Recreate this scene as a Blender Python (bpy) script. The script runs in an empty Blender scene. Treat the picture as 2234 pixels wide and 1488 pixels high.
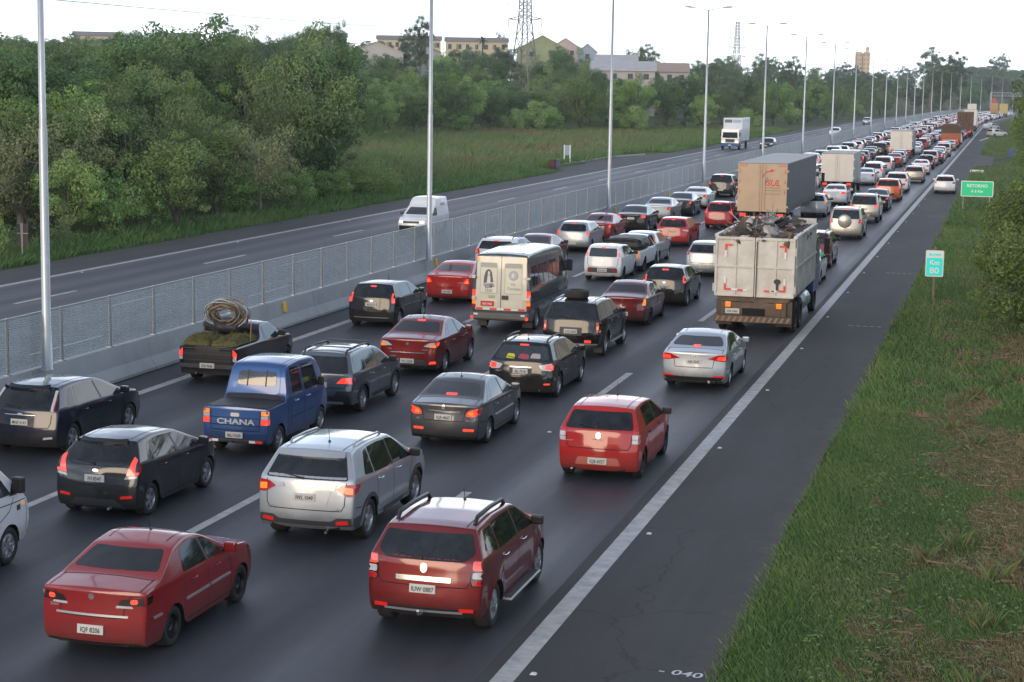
import bpy, bmesh, math, random
import numpy as np
from mathutils import Vector, Matrix
from mathutils.bvhtree import BVHTree

R = math.radians
scene = bpy.context.scene
COL = scene.collection
rng = np.random.default_rng(7)
random.seed(11)

# ------------------------------------------------------------------ camera
# solved from the lane lines, the lamp posts and the wheelbases of known cars
FPX, YAW, PIT, ROLL, CAMH = 3977.0, 0.2634, 0.1399, 0.0167, 7.705
PW, PH = 2234.0, 1488.0
_cy, _sy, _cp, _sp = math.cos(YAW), math.sin(YAW), math.cos(PIT), math.sin(PIT)
FWD = Vector((-_sy*_cp, _cy*_cp, -_sp))
_rt = Vector((_cy, _sy, 0)); _up = _rt.cross(FWD)
RT = math.cos(ROLL)*_rt + math.sin(ROLL)*_up
UP = -math.sin(ROLL)*_rt + math.cos(ROLL)*_up
CAM = Vector((0, 0, CAMH))
cd = bpy.data.cameras.new('camera'); cam = bpy.data.objects.new('camera', cd)
COL.objects.link(cam)
M = Matrix((RT, UP, -FWD)).transposed().to_4x4(); M.translation = CAM
cam.matrix_world = M
cd.sensor_fit = 'HORIZONTAL'; cd.sensor_width = 36.0; cd.lens = FPX/PW*36.0
cd.clip_start = 0.5; cd.clip_end = 9000
scene.camera = cam

# ------------------------------------------------------------------ sky, sun, exposure
SUN_EL, SUN_AZ = R(11), R(193)        # low sun behind the camera, a little to its left
w = bpy.data.worlds.new('World'); scene.world = w; w.use_nodes = True
nt = w.node_tree; nt.nodes.clear()
def wn(t, **k):
    n = nt.nodes.new(t)
    for a, b in k.items(): setattr(n, a, b)
    return n
sky = wn('ShaderNodeTexSky', sky_type='NISHITA', sun_disc=False)
sky.sun_elevation = SUN_EL; sky.sun_rotation = SUN_AZ; sky.air_density = 1.0; sky.dust_density = 0.15; sky.ozone_density = 4.0
skm = wn('ShaderNodeVectorMath', operation='MULTIPLY'); skm.inputs[1].default_value = (0.078, 0.086, 0.100)
nt.links.new(sky.outputs[0], skm.inputs[0])
tc = wn('ShaderNodeTexCoord'); sep = wn('ShaderNodeSeparateXYZ'); nt.links.new(tc.outputs['Generated'], sep.inputs[0])
zz = wn('ShaderNodeMath', operation='ABSOLUTE'); nt.links.new(sep.outputs[2], zz.inputs[0])
za = wn('ShaderNodeMath', operation='ADD'); za.inputs[1].default_value = 0.10; nt.links.new(zz.outputs[0], za.inputs[0])
dx = wn('ShaderNodeMath', operation='DIVIDE'); dy = wn('ShaderNodeMath', operation='DIVIDE')
nt.links.new(sep.outputs[0], dx.inputs[0]); nt.links.new(za.outputs[0], dx.inputs[1])
nt.links.new(sep.outputs[1], dy.inputs[0]); nt.links.new(za.outputs[0], dy.inputs[1])
cmb = wn('ShaderNodeCombineXYZ'); nt.links.new(dx.outputs[0], cmb.inputs[0]); nt.links.new(dy.outputs[0], cmb.inputs[1])
cn = wn('ShaderNodeTexNoise'); cn.inputs['Scale'].default_value = 0.45; cn.inputs['Detail'].default_value = 7; cn.inputs['Roughness'].default_value = 0.55
cn.inputs['Distortion'].default_value = 0.3
off = wn('ShaderNodeVectorMath', operation='ADD'); off.inputs[1].default_value = (13.2, -3.6, 0); nt.links.new(cmb.outputs[0], off.inputs[0]); nt.links.new(off.outputs[0], cn.inputs['Vector'])
cr = wn('ShaderNodeMapRange'); cr.inputs['From Min'].default_value = 0.43; cr.inputs['From Max'].default_value = 0.62; cr.clamp = True
cr.inputs['To Min'].default_value = 0.32; nt.links.new(cn.outputs['Fac'], cr.inputs['Value'])
el = wn('ShaderNodeMapRange'); el.inputs['From Min'].default_value = 0.02; el.inputs['From Max'].default_value = 0.75; el.inputs['To Min'].default_value = 0.05; el.inputs['To Max'].default_value = -0.24
nt.links.new(zz.outputs[0], el.inputs['Value']); ea = wn('ShaderNodeMath', operation='ADD'); nt.links.new(cn.outputs['Fac'], ea.inputs[0]); nt.links.new(el.outputs[0], ea.inputs[1])
nt.links.new(ea.outputs[0], cr.inputs['Value'])
mx = wn('ShaderNodeMix', data_type='RGBA'); nt.links.new(cr.outputs[0], mx.inputs['Factor'])
nt.links.new(skm.outputs[0], mx.inputs[6]); cb = wn('ShaderNodeMapRange'); cb.inputs['From Min'].default_value = 0.25; cb.inputs['From Max'].default_value = 0.95; cb.inputs['To Min'].default_value = 1.42; cb.inputs['To Max'].default_value = 0.50
nt.links.new(zz.outputs[0], cb.inputs['Value']); cs_ = wn('ShaderNodeVectorMath', operation='SCALE'); cs_.inputs[0].default_value = (0.94, 1.0, 1.07); nt.links.new(cb.outputs[0], cs_.inputs['Scale'])
nt.links.new(cs_.outputs[0], mx.inputs[7])
bg = wn('ShaderNodeBackground'); nt.links.new(mx.outputs[2], bg.inputs['Color']); bg.inputs['Strength'].default_value = 1.0
wo = wn('ShaderNodeOutputWorld'); nt.links.new(bg.outputs[0], wo.inputs['Surface'])
sd = bpy.data.lights.new('sun', 'SUN'); sd.energy = 1.0; sd.angle = R(30); sd.color = (1.0, 0.74, 0.46)
so = bpy.data.objects.new('sun', sd); COL.objects.link(so)
# Nishita: rotation 0 = sun towards +Y, clockwise seen from above
sdir = Vector((math.sin(SUN_AZ)*math.cos(SUN_EL), math.cos(SUN_AZ)*math.cos(SUN_EL), math.sin(SUN_EL)))
so.rotation_euler = sdir.to_track_quat('Z', 'Y').to_euler(); so.location = (0, -30, 40)
vs = scene.view_settings; vs.view_transform = 'Standard'; vs.look = 'None'; vs.exposure = 0.96; vs.gamma = 1.0; vs.use_curve_mapping = False
scene.cycles.max_bounces = 6; scene.cycles.transparent_max_bounces = 6
scene.cycles.caustics_reflective = False; scene.cycles.caustics_refractive = False
scene.cycles.sample_clamp_indirect = 4.0

# ------------------------------------------------------------------ helpers
def ray(u, v):
    return (FWD + RT*((u-PW/2)/FPX) - UP*((v-PH/2)/FPX)).normalized()
def gnd(u, v, z=0.0):
    d = ray(u, v); t = (z-CAM.z)/d.z
    return CAM + d*t
def at(u, v, dist):                      # a point at a known horizontal distance along a pixel's direction
    d = ray(u, v); h = math.hypot(d.x, d.y); return CAM + d*(dist/h)
def shift(y):                            # the road bends right far away
    return 0.0 if y < 420 else (y-420)**2/5400.0
def smooth(t):
    t = np.clip(t, 0, 1); return t*t*(3-2*t)
def terrain(x, y):
    x = np.asarray(x, float); y = np.asarray(y, float)
    xs = x - np.where(y < 420, 0, (np.minimum(y, 1500)-420)**2/5400.0)
    s = -xs-41.0
    d = np.hypot(x, y)
    z = 9.0*smooth(s/130.0)*smooth((d-120)/380.0) + 2.2*smooth((s-2)/14.0)*smooth((200-y)/100)
    r = xs+1.6
    z = z + 2.4*smooth(r/9.0)*smooth((y-30)/60) + 0.5*smooth(r/4.0)
    return z - 0.03
# ---- materials
MATS = {}
def mat(name, col, rough=0.6, metal=0.0, coat=0.0, spec=0.5, noise=None, emit=None, bump=None, coat_rough=0.04, attr=None):
    """procedural principled material; noise = (scale, amount, colour2 or None, coord)"""
    if name in MATS: return MATS[name]
    m = bpy.data.materials.new(name); m.use_nodes = True; MATS[name] = m
    t = m.node_tree; b = t.nodes['Principled BSDF']
    b.inputs['Base Color'].default_value = (*col, 1); b.inputs['Roughness'].default_value = rough
    b.inputs['Metallic'].default_value = metal; b.inputs['Coat Weight'].default_value = coat; b.inputs['Coat Roughness'].default_value = coat_rough
    b.inputs['Specular IOR Level'].default_value = spec
    if noise:
        sc, amt, c2, co = noise
        tcn = t.nodes.new('ShaderNodeTexCoord'); n = t.nodes.new('ShaderNodeTexNoise'); n.inputs['Scale'].default_value = sc; n.inputs['Detail'].default_value = 5
        n.inputs['Roughness'].default_value = 0.65
        if co == 'World':
            g = t.nodes.new('ShaderNodeNewGeometry'); t.links.new(g.outputs['Position'], n.inputs['Vector'])
        else: t.links.new(tcn.outputs[co], n.inputs['Vector'])
        mr = t.nodes.new('ShaderNodeMapRange'); mr.inputs['From Min'].default_value = 0.35; mr.inputs['From Max'].default_value = 0.68
        t.links.new(n.outputs['Fac'], mr.inputs['Value']); mr.inputs['To Max'].default_value = amt
        mi = t.nodes.new('ShaderNodeMix'); mi.data_type = 'RGBA'; t.links.new(mr.outputs[0], mi.inputs['Factor'])
        mi.inputs[6].default_value = (*col, 1); mi.inputs[7].default_value = (*(c2 or tuple(c*0.55 for c in col)), 1)
        t.links.new(mi.outputs[2], b.inputs['Base Color'])
        if bump:
            bp = t.nodes.new('ShaderNodeBump'); bp.inputs['Strength'].default_value = bump[0]; bp.inputs['Distance'].default_value = bump[1]
            t.links.new(n.outputs['Fac'], bp.inputs['Height']); t.links.new(bp.outputs[0], b.inputs['Normal'])
    if emit:
        b.inputs['Emission Color'].default_value = (*emit[0], 1); b.inputs['Emission Strength'].default_value = emit[1]
    return m
# ---- objects
def link(o, parent=None):
    COL.objects.link(o)
    if parent is not None: o.parent = parent
    return o
def tag(o, label=None, cat=None, group=None, kind=None):
    if label: o['label'] = label
    if cat: o['category'] = cat
    if group: o['group'] = group
    if kind: o['kind'] = kind
    return o
def empty(name, loc=(0, 0, 0), rz=0.0, parent=None):
    o = bpy.data.objects.new(name, None); o.empty_display_size = 0.3
    o.location = loc; o.rotation_euler = (0, 0, rz); return link(o, parent)
def mesh_obj(name, verts, faces, m=None, parent=None, smooth_=False):
    me = bpy.data.meshes.new(name); me.from_pydata([tuple(v) for v in verts], [], faces); me.update()
    if smooth_: me.polygons.foreach_set('use_smooth', [True]*len(me.polygons))
    if m: me.materials.append(m)
    o = bpy.data.objects.new(name, me); return link(o, parent)
def me_obj(name, me, m=None, parent=None):
    o = bpy.data.objects.new(name, me)
    if m and not me.materials: me.materials.append(m)
    return link(o, parent)
def set_mat(o, m):                       # material on the object, so that copies share mesh data
    if not o.data.materials: o.data.materials.append(m)
    else:
        o.material_slots[0].link = 'OBJECT'; o.material_slots[0].material = m
class MB:
    """collects simple solids into one mesh"""
    def __init__(s): s.v = []; s.f = []
    def add(s, vs, fs):
        n = len(s.v); s.v += [tuple(v) for v in vs]; s.f += [tuple(i+n for i in f) for f in fs]; return s
    def box(s, a, b, bev=0.0):
        (x0, y0, z0), (x1, y1, z1) = a, b
        if bev <= 0:
            return s.add([(x0,y0,z0),(x1,y0,z0),(x1,y1,z0),(x0,y1,z0),(x0,y0,z1),(x1,y0,z1),(x1,y1,z1),(x0,y1,z1)],
                     [(0,3,2,1),(4,5,6,7),(0,1,5,4),(1,2,6,5),(2,3,7,6),(3,0,4,7)])
        bm = bmesh.new(); bmesh.ops.create_cube(bm, size=1.0)
        for v in bm.verts: v.co = Vector(((x0+x1)/2+v.co.x*(x1-x0), (y0+y1)/2+v.co.y*(y1-y0), (z0+z1)/2+v.co.z*(z1-z0)))
        bmesh.ops.bevel(bm, geom=list(bm.edges), offset=bev, segments=2, affect='EDGES', profile=0.6)
        bm.verts.index_update(); s.add([v.co.copy() for v in bm.verts], [[v.index for v in f.verts] for f in bm.faces]); bm.free(); return s
    def tube(s, pts, r, n=8, cap=True):
        pts = [Vector(p) for p in pts]; rs = r if isinstance(r, (list, tuple)) else [r]*len(pts)
        base = len(s.v); up = Vector((0, 0, 1))
        for i, p in enumerate(pts):
            d = (pts[min(i+1, len(pts)-1)]-pts[max(i-1, 0)]).normalized()
            q = up if abs(d.dot(up)) < 0.95 else Vector((1, 0, 0))
            a = d.cross(q).normalized(); b = a.cross(d)
            for k in range(n):
                t = 2*math.pi*k/n; s.v.append(tuple(p+(a*math.cos(t)+b*math.sin(t))*rs[i]))
        for i in range(len(pts)-1):
            for k in range(n):
                a0 = base+i*n+k; a1 = base+i*n+(k+1) % n
                s.f.append((a0, a1, a1+n, a0+n))
        if cap:
            s.f.append(tuple(base+k for k in range(n))[::-1]); s.f.append(tuple(base+(len(pts)-1)*n+k for k in range(n)))
        return s
    def prism(s, poly, axis, a, b):        # polygon swept along an axis (0 x, 1 y, 2 z)
        def P(p, t):
            return [(t, p[0], p[1]), (p[0], t, p[1]), (p[0], p[1], t)][axis]
        n = len(poly); base = len(s.v)
        s.v += [P(p, a) for p in poly]+[P(p, b) for p in poly]
        s.f.append(tuple(base+i for i in range(n))[::-1]); s.f.append(tuple(base+n+i for i in range(n)))
        for i in range(n):
            j = (i+1) % n; s.f.append((base+i, base+j, base+n+j, base+n+i))
        return s
    def lathe(s, prof, n=20, axis=0, c=(0, 0, 0)):   # profile (r, t) around an axis through c
        base = len(s.v); m = len(prof)
        for k in range(n):
            a = 2*math.pi*k/n; ca, sa = math.cos(a), math.sin(a)
            for r_, t_ in prof:
                p = [(t_, r_*ca, r_*sa), (r_*ca, t_, r_*sa), (r_*ca, r_*sa, t_)][axis]
                s.v.append((p[0]+c[0], p[1]+c[1], p[2]+c[2]))
        for k in range(n):
            for i in range(m-1):
                a0 = base+k*m+i; a1 = base+((k+1) % n)*m+i
                s.f.append((a0, a1, a1+1, a0+1))
        return s
    def mesh(s, name, smooth_=False, fix=True):
        me = bpy.data.meshes.new(name); me.from_pydata(s.v, [], s.f); me.update()
        if fix:
            bm = bmesh.new(); bm.from_mesh(me); bmesh.ops.recalc_face_normals(bm, faces=bm.faces); bm.to_mesh(me); bm.free()
        if smooth_: me.polygons.foreach_set('use_smooth', [True]*len(me.polygons))
        return me
    def build(s, name, m=None, parent=None, smooth_=False):
        return me_obj(name, s.mesh(name, smooth_), m, parent)
_txt = {}
def text_mesh(txt, size, depth=0.004, align='CENTER', shear=0.0, bold=0.0):
    key = (txt, size, depth, align, shear, bold)
    if key in _txt: return _txt[key]
    cu = bpy.data.curves.new('lettering', 'FONT'); cu.body = txt; cu.size = size; cu.extrude = depth; cu.align_x = align; cu.align_y = 'CENTER'
    cu.shear = shear; cu.offset = bold; cu.resolution_u = 3
    ob = bpy.data.objects.new('lettering', cu); COL.objects.link(ob)
    dg = bpy.context.evaluated_depsgraph_get(); dg.update()
    me = bpy.data.meshes.new_from_object(ob.evaluated_get(dg)); bpy.data.objects.remove(ob); _txt[key] = me
    me.name = 'lettering'; return me
def copy_tree(o, parent=None):
    c = o.copy(); link(c, parent)
    for ch in o.children: copy_tree(ch, c)
    return c
def quads(me_name, V, F, m, name, parent=None, attrs=None, smooth_=False):
    """fast numpy mesh: V (n,3), F (m,4) or (m,3)"""
    me = bpy.data.meshes.new(me_name); k = F.shape[1]
    me.vertices.add(len(V)); me.vertices.foreach_set('co', np.asarray(V, np.float32).ravel())
    me.loops.add(F.size); me.loops.foreach_set('vertex_index', F.astype(np.int32).ravel())
    me.polygons.add(len(F)); me.polygons.foreach_set('loop_start', (np.arange(len(F))*k).astype(np.int32))
    try: me.polygons.foreach_set('loop_total', np.full(len(F), k, np.int32))
    except Exception: pass
    for an, av in (attrs or {}).items():
        a = me.attributes.new(an, 'FLOAT', 'POINT'); a.data.foreach_set('value', np.asarray(av, np.float32))
    me.update(calc_edges=True); me.validate()
    if smooth_: me.polygons.foreach_set('use_smooth', [True]*len(me.polygons))
    if m: me.materials.append(m)
    if name is None: return me
    o = bpy.data.objects.new(name, me); return link(o, parent)
# ================================================================== setting
X_VERGE, X_R, LANE = -3.4, -6.02, 3.6
X_L0 = X_R-4*LANE                      # -20.42, solid line by the barrier
X_BAR = -22.05                         # barrier axis
FAR_IN, FAR_OUT, LANE2 = -22.9, -35.7, 3.2
X_FAR = -38.7
def road_material():
    m = bpy.data.materials.new('asphalt'); m.use_nodes = True; t = m.node_tree; b = t.nodes['Principled BSDF']
    g = t.nodes.new('ShaderNodeNewGeometry')
    def noise(scale, vec, det=4, rough=0.6):
        mp = t.nodes.new('ShaderNodeVectorMath'); mp.operation = 'MULTIPLY'; mp.inputs[1].default_value = vec
        t.links.new(g.outputs['Position'], mp.inputs[0])
        n = t.nodes.new('ShaderNodeTexNoise'); n.inputs['Scale'].default_value = scale; n.inputs['Detail'].default_value = det; n.inputs['Roughness'].default_value = rough
        t.links.new(mp.outputs[0], n.inputs['Vector']); return n.outputs['Fac']
    def rng_(f, a, b_, c, d):
        r = t.nodes.new('ShaderNodeMapRange'); r.inputs['From Min'].default_value = a; r.inputs['From Max'].default_value = b_
        r.inputs['To Min'].default_value = c; r.inputs['To Max'].default_value = d; t.links.new(f, r.inputs['Value']); return r.outputs[0]
    def mul(a, b_):
        q = t.nodes.new('ShaderNodeMath'); q.operation = 'MULTIPLY'; t.links.new(a, q.inputs[0]); t.links.new(b_, q.inputs[1]); return q.outputs[0]
    sx = t.nodes.new('ShaderNodeSeparateXYZ'); t.links.new(g.outputs['Position'], sx.inputs[0])
    # wheel paths: two per lane
    ph = t.nodes.new('ShaderNodeMath'); ph.operation = 'MULTIPLY_ADD'; ph.inputs[1].default_value = 4*math.pi/LANE; ph.inputs[2].default_value = -X_R*4*math.pi/LANE+math.pi
    t.links.new(sx.outputs[0], ph.inputs[0]); cs = t.nodes.new('ShaderNodeMath'); cs.operation = 'COSINE'; t.links.new(ph.outputs[0], cs.inputs[0])
    path = rng_(cs.outputs[0], -1, 1, 0, 1)
    streak = noise(1.0, (1.1, 0.035, 1), 5, 0.6); blotch = noise(0.22, (1, 0.35, 1), 5, 0.6); grain = noise(38, (1, 1, 1), 3, 0.8); mid = noise(3.0, (1, 1, 1), 5, 0.7)
    v = mul(mul(rng_(streak, .3, .7, .90, 1.10), rng_(blotch, .3, .7, .85, 1.2)), mul(rng_(grain, .25, .75, .62, 1.4), rng_(mid, .3, .7, .9, 1.1)))
    v = mul(v, rng_(path, 0, 1, 0.95, 1.06))
    v = mul(v, rng_(noise(.55, (1.0, .22, 1), 6, .7), .50, .72, 1.0, .74))            # oil and repair stains
    v = mul(v, rng_(noise(6.0, (1, .6, 1), 4, .75), .62, .74, 1.0, .70))
    # lane middles carry the oil drip
    oc = t.nodes.new('ShaderNodeMath'); oc.operation = 'MULTIPLY_ADD'; oc.inputs[1].default_value = 2*math.pi/LANE; oc.inputs[2].default_value = -X_R*2*math.pi/LANE+math.pi
    t.links.new(sx.outputs[0], oc.inputs[0]); oo = t.nodes.new('ShaderNodeMath'); oo.operation = 'COSINE'; t.links.new(oc.outputs[0], oo.inputs[0])
    v = mul(v, rng_(oo.outputs[0], .55, 1, 1.0, .82))
    col = t.nodes.new('ShaderNodeMix'); col.data_type = 'RGBA'; col.inputs['Factor'].default_value = 1.0; col.blend_type = 'MULTIPLY'
    col.inputs[6].default_value = (0.030, 0.033, 0.042, 1)
    cv = t.nodes.new('ShaderNodeCombineXYZ')
    for i in range(3): t.links.new(v, cv.inputs[i])
    t.links.new(cv.outputs[0], col.inputs[7]); t.links.new(col.outputs[2], b.inputs['Base Color'])
    ro = t.nodes.new('ShaderNodeMath'); ro.operation = 'SUBTRACT'; t.links.new(rng_(streak, .35, .65, .58, .70), ro.inputs[0]); t.links.new(rng_(path, 0, 1, 0, .07), ro.inputs[1])
    gl = rng_(sx.outputs[0], -9.5, -7.6, 0, 1); gl2 = rng_(sx.outputs[0], -7.4, -6.2, 1, .25)   # polished right lane
    ps = mul(mul(gl, gl2), rng_(noise(.06, (1, .5, 1), 3, .5), .40, .62, .0, .20)); ro2 = t.nodes.new('ShaderNodeMath'); ro2.operation = 'SUBTRACT'; t.links.new(ro.outputs[0], ro2.inputs[0]); t.links.new(ps, ro2.inputs[1])
    t.links.new(ro2.outputs[0], b.inputs['Roughness'])
    bp = t.nodes.new('ShaderNodeBump'); bp.inputs['Strength'].default_value = 0.35; bp.inputs['Distance'].default_value = 0.006; t.links.new(grain, bp.inputs['Height']); t.links.new(bp.outputs[0], b.inputs['Normal'])
    b.inputs['Specular IOR Level'].default_value = 0.45
    return m
ASPH = road_material()
def shoulder_material():
    m = bpy.data.materials.new('shoulder_asphalt'); m.use_nodes = True; t = m.node_tree; b = t.nodes['Principled BSDF']; b.inputs['Roughness'].default_value = .8; b.inputs['Specular IOR Level'].default_value = .3
    g = t.nodes.new('ShaderNodeNewGeometry'); sx = t.nodes.new('ShaderNodeSeparateXYZ'); t.links.new(g.outputs['Position'], sx.inputs[0])
    def N(s, vec=(1, 1, 1), d=5, r=.65):
        mp = t.nodes.new('ShaderNodeVectorMath'); mp.operation = 'MULTIPLY'; mp.inputs[1].default_value = vec; t.links.new(g.outputs['Position'], mp.inputs[0])
        n = t.nodes.new('ShaderNodeTexNoise'); n.inputs['Scale'].default_value = s; n.inputs['Detail'].default_value = d; n.inputs['Roughness'].default_value = r; t.links.new(mp.outputs[0], n.inputs['Vector']); return n.outputs['Fac']
    def MR(f, a, b_, c, d):
        r = t.nodes.new('ShaderNodeMapRange'); r.inputs['From Min'].default_value = a; r.inputs['From Max'].default_value = b_; r.inputs['To Min'].default_value = c; r.inputs['To Max'].default_value = d; t.links.new(f, r.inputs['Value']); return r.outputs[0]
    def OP(op, a, b_):
        q = t.nodes.new('ShaderNodeMath'); q.operation = op
        for i, x in enumerate((a, b_)):
            if isinstance(x, float): q.inputs[i].default_value = x
            else: t.links.new(x, q.inputs[i])
        return q.outputs[0]
    grain = N(36, d=3, r=.8)
    v = OP('MULTIPLY', OP('MULTIPLY', MR(N(.35, (1, .3, 1)), .3, .7, .80, 1.22), MR(grain, .25, .75, .68, 1.35)), MR(N(1.4, (1, .08, 1)), .3, .7, .88, 1.10))
    # hairline cracks
    wv = t.nodes.new('ShaderNodeTexVoronoi'); wv.feature = 'DISTANCE_TO_EDGE'; wv.inputs['Scale'].default_value = .22
    ad = t.nodes.new('ShaderNodeVectorMath'); ad.operation = 'ADD'; nc = t.nodes.new('ShaderNodeTexNoise'); nc.inputs['Scale'].default_value = 1.1; nc.inputs['Detail'].default_value = 5; t.links.new(g.outputs['Position'], nc.inputs['Vector'])
    t.links.new(g.outputs['Position'], ad.inputs[0]); t.links.new(nc.outputs['Color'], ad.inputs[1]); t.links.new(ad.outputs[0], wv.inputs['Vector'])
    v = OP('MULTIPLY', v, MR(wv.outputs['Distance'], .0, .006, .55, 1.0))
    col = t.nodes.new('ShaderNodeVectorMath'); col.operation = 'SCALE'; col.inputs[0].default_value = (.047, .045, .046); t.links.new(v, col.inputs['Scale'])
    # blown soil and clippings towards the grass
    e = OP('ADD', sx.outputs[0], MR(N(1.3), .3, .7, -.40, .40)); mixf = MR(e, -3.85, -3.45, 0, .75); mx_ = t.nodes.new('ShaderNodeMix'); mx_.data_type = 'RGBA'
    t.links.new(OP('MULTIPLY', mixf, MR(N(9), .35, .6, .25, 1.0)), mx_.inputs['Factor']); t.links.new(col.outputs[0], mx_.inputs[6]); mx_.inputs[7].default_value = (.085, .072, .048, 1); t.links.new(mx_.outputs[2], b.inputs['Base Color'])
    bp = t.nodes.new('ShaderNodeBump'); bp.inputs['Strength'].default_value = .35; bp.inputs['Distance'].default_value = .006; t.links.new(grain, bp.inputs['Height']); t.links.new(bp.outputs[0], b.inputs['Normal']); return m
SHOULDER = shoulder_material()
PAINT_W = mat('road_paint', (0.46, 0.46, 0.44), 0.6, noise=(3.5, 0.75, (0.20, 0.20, 0.20), 'World'))
GRASSG = mat('verge_soil', (0.045, 0.062, 0.022), 0.9, noise=(0.35, 0.8, (0.085, 0.068, 0.035), 'World'), bump=(0.6, 0.05))

YS = np.concatenate([np.arange(-40, 420, 20), np.arange(420, 1500, 18)])
def strip(name, x0, x1, z, m, y0=-40, y1=1480, kind='structure', parent=None):
    ys = np.unique(np.concatenate([[y0, y1], YS[(YS > y0) & (YS < y1)]]))
    v = []; f = []
    for y in ys: v += [(x0+shift(y), y, z), (x1+shift(y), y, z)]
    for i in range(len(ys)-1): f.append((2*i, 2*i+1, 2*i+3, 2*i+2))
    o = mesh_obj(name, v, f, m, parent)
    if kind and parent is None: tag(o, kind=kind)
    return o
# ground sheet
gx = np.concatenate([[-1400, -1000, -800, -600], np.arange(-500, -120, 20), np.arange(-120, -44, 6), np.arange(-44, -36, 2), np.arange(-36, -4, 8), np.arange(-4, 30, 1.5), [30, 40, 60, 90, 140, 220, 400, 700]])
gy = np.concatenate([[-300, -100, -40], np.arange(-20, 140, 4), np.arange(140, 420, 10), np.arange(420, 1000, 25), [1000, 1100, 1250, 1500, 1800, 2200]])
GX, GY = np.meshgrid(gx, gy); GXs = GX+np.where(GY < 420, 0, (np.minimum(GY, 1500)-420)**2/5400.0)
GZ = terrain(GXs, GY)
lum = (np.sin(GXs*.9+GY*.31)+np.sin(GXs*.37-GY*.53)+np.sin(GY*.83+1.7*GXs))*.07*(GX < -41)
V = np.stack([GXs, GY, GZ+lum], -1).reshape(-1, 3); nx = len(gx); ny = len(gy)
I = (np.arange(ny-1)[:, None]*nx+np.arange(nx-1)[None]).ravel(); F = np.stack([I, I+1, I+nx+1, I+nx], 1)
def ground_material():
    m = bpy.data.materials.new('ground_cover'); m.use_nodes = True; t = m.node_tree; b = t.nodes['Principled BSDF']
    g = t.nodes.new('ShaderNodeNewGeometry'); b.inputs['Roughness'].default_value = 0.95; b.inputs['Specular IOR Level'].default_value = 0.2
    def N(s, d=5):
        n = t.nodes.new('ShaderNodeTexNoise'); n.inputs['Scale'].default_value = s; n.inputs['Detail'].default_value = d; n.inputs['Roughness'].default_value = .65
        t.links.new(g.outputs['Position'], n.inputs['Vector']); return n.outputs['Fac']
    r1 = t.nodes.new('ShaderNodeValToRGB'); r1.color_ramp.elements[0].color = (0.030, 0.050, 0.016, 1); r1.color_ramp.elements[0].position = .3
    r1.color_ramp.elements[1].color = (0.12, 0.11, 0.045, 1); r1.color_ramp.elements[1].position = .72
    e = r1.color_ramp.elements.new(.5); e.color = (0.065, 0.090, 0.026, 1); t.links.new(N(0.09), r1.inputs[0])
    r2 = t.nodes.new('ShaderNodeMapRange'); r2.inputs['From Min'].default_value = .3; r2.inputs['From Max'].default_value = .7; r2.inputs['To Min'].default_value = .55; r2.inputs['To Max'].default_value = 1.35
    nf = N(3.2); t.links.new(nf, r2.inputs['Value'])
    mm = t.nodes.new('ShaderNodeVectorMath'); mm.operation = 'SCALE'; t.links.new(r1.outputs[0], mm.inputs[0]); t.links.new(r2.outputs[0], mm.inputs['Scale']); t.links.new(mm.outputs[0], b.inputs['Base Color'])
    bp = t.nodes.new('ShaderNodeBump'); bp.inputs['Strength'].default_value = .8; bp.inputs['Distance'].default_value = .15; t.links.new(nf, bp.inputs['Height']); t.links.new(bp.outputs[0], b.inputs['Normal'])
    return m
GROUND = ground_material()
tag(quads('ground', V, F, GROUND, 'ground', smooth_=True), kind='structure')
# carriageways
strip('road', X_R-0.35, -21.6, 0.0, ASPH)
bpy.data.objects['road'].data.flip_normals()
strip('road', FAR_OUT-0.3, -22.4, 0.0, ASPH)
# paved shoulders, the right one with a frayed edge
ys = np.arange(-40, 1480, 0.7); v = []; f = []
ed = X_VERGE+0.05*np.sin(ys*.31)+.03*np.sin(ys*.9+1)+.02*rng.standard_normal(len(ys))
wide = 5.5*smooth((ys-196)/12)*smooth((232-ys)/12)         # lay-by
for i, y in enumerate(ys): v += [(X_R-0.351+shift(y), y, 0.001), (ed[i]+wide[i]+shift(y), y, 0.001)]
f = [(2*i, 2*i+1, 2*i+3, 2*i+2) for i in range(len(ys)-1)]
tag(mesh_obj('road_shoulder', v, f, SHOULDER), kind='structure')
v = []; ed2 = X_FAR+.10*np.sin(ys*.5)+.08*rng.standard_normal(len(ys)); wide2 = 3.2*smooth((ys-160)/9)*smooth((214-ys)/20)
for i, y in enumerate(ys): v += [(ed2[i]-wide2[i]+shift(y), y, 0.001), (FAR_OUT-0.299+shift(y), y, 0.001)]
tag(mesh_obj('road_shoulder', v, f, SHOULDER), kind='structure')
# painted lines (each carriageway's lines are its markings)
def line(x, w_, y0=-40, y1=1480):
    o = strip('road_marking', x-w_/2, x+w_/2, 0.005, PAINT_W, y0, y1); return o
line(X_R, 0.30); line(X_L0, 0.26); line(FAR_OUT, 0.22); line(FAR_IN-.2, 0.16)
def dashes(x, w_, first, length, period, y1=1000):
    v = []; f = []; y = first
    while y < y1:
        n = len(v); s0, s1 = shift(y), shift(y+length)
        v += [(x-w_/2+s0, y, .005), (x+w_/2+s0, y, .005), (x+w_/2+s1, y+length, .005), (x-w_/2+s1, y+length, .005)]
        f.append((n, n+1, n+2, n+3)); y += period
    o = mesh_obj('road_marking', v, f, PAINT_W); tag(o, kind='structure'); return o
dashes(X_R-LANE, .19, 28.9-2*15.4, 3.7, 15.4); dashes(X_R-2*LANE, .19, 26.2-2*15.4, 5.4, 15.4); dashes(X_R-3*LANE, .19, 25.6-2*15.4, 5.4, 15.4)
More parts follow.
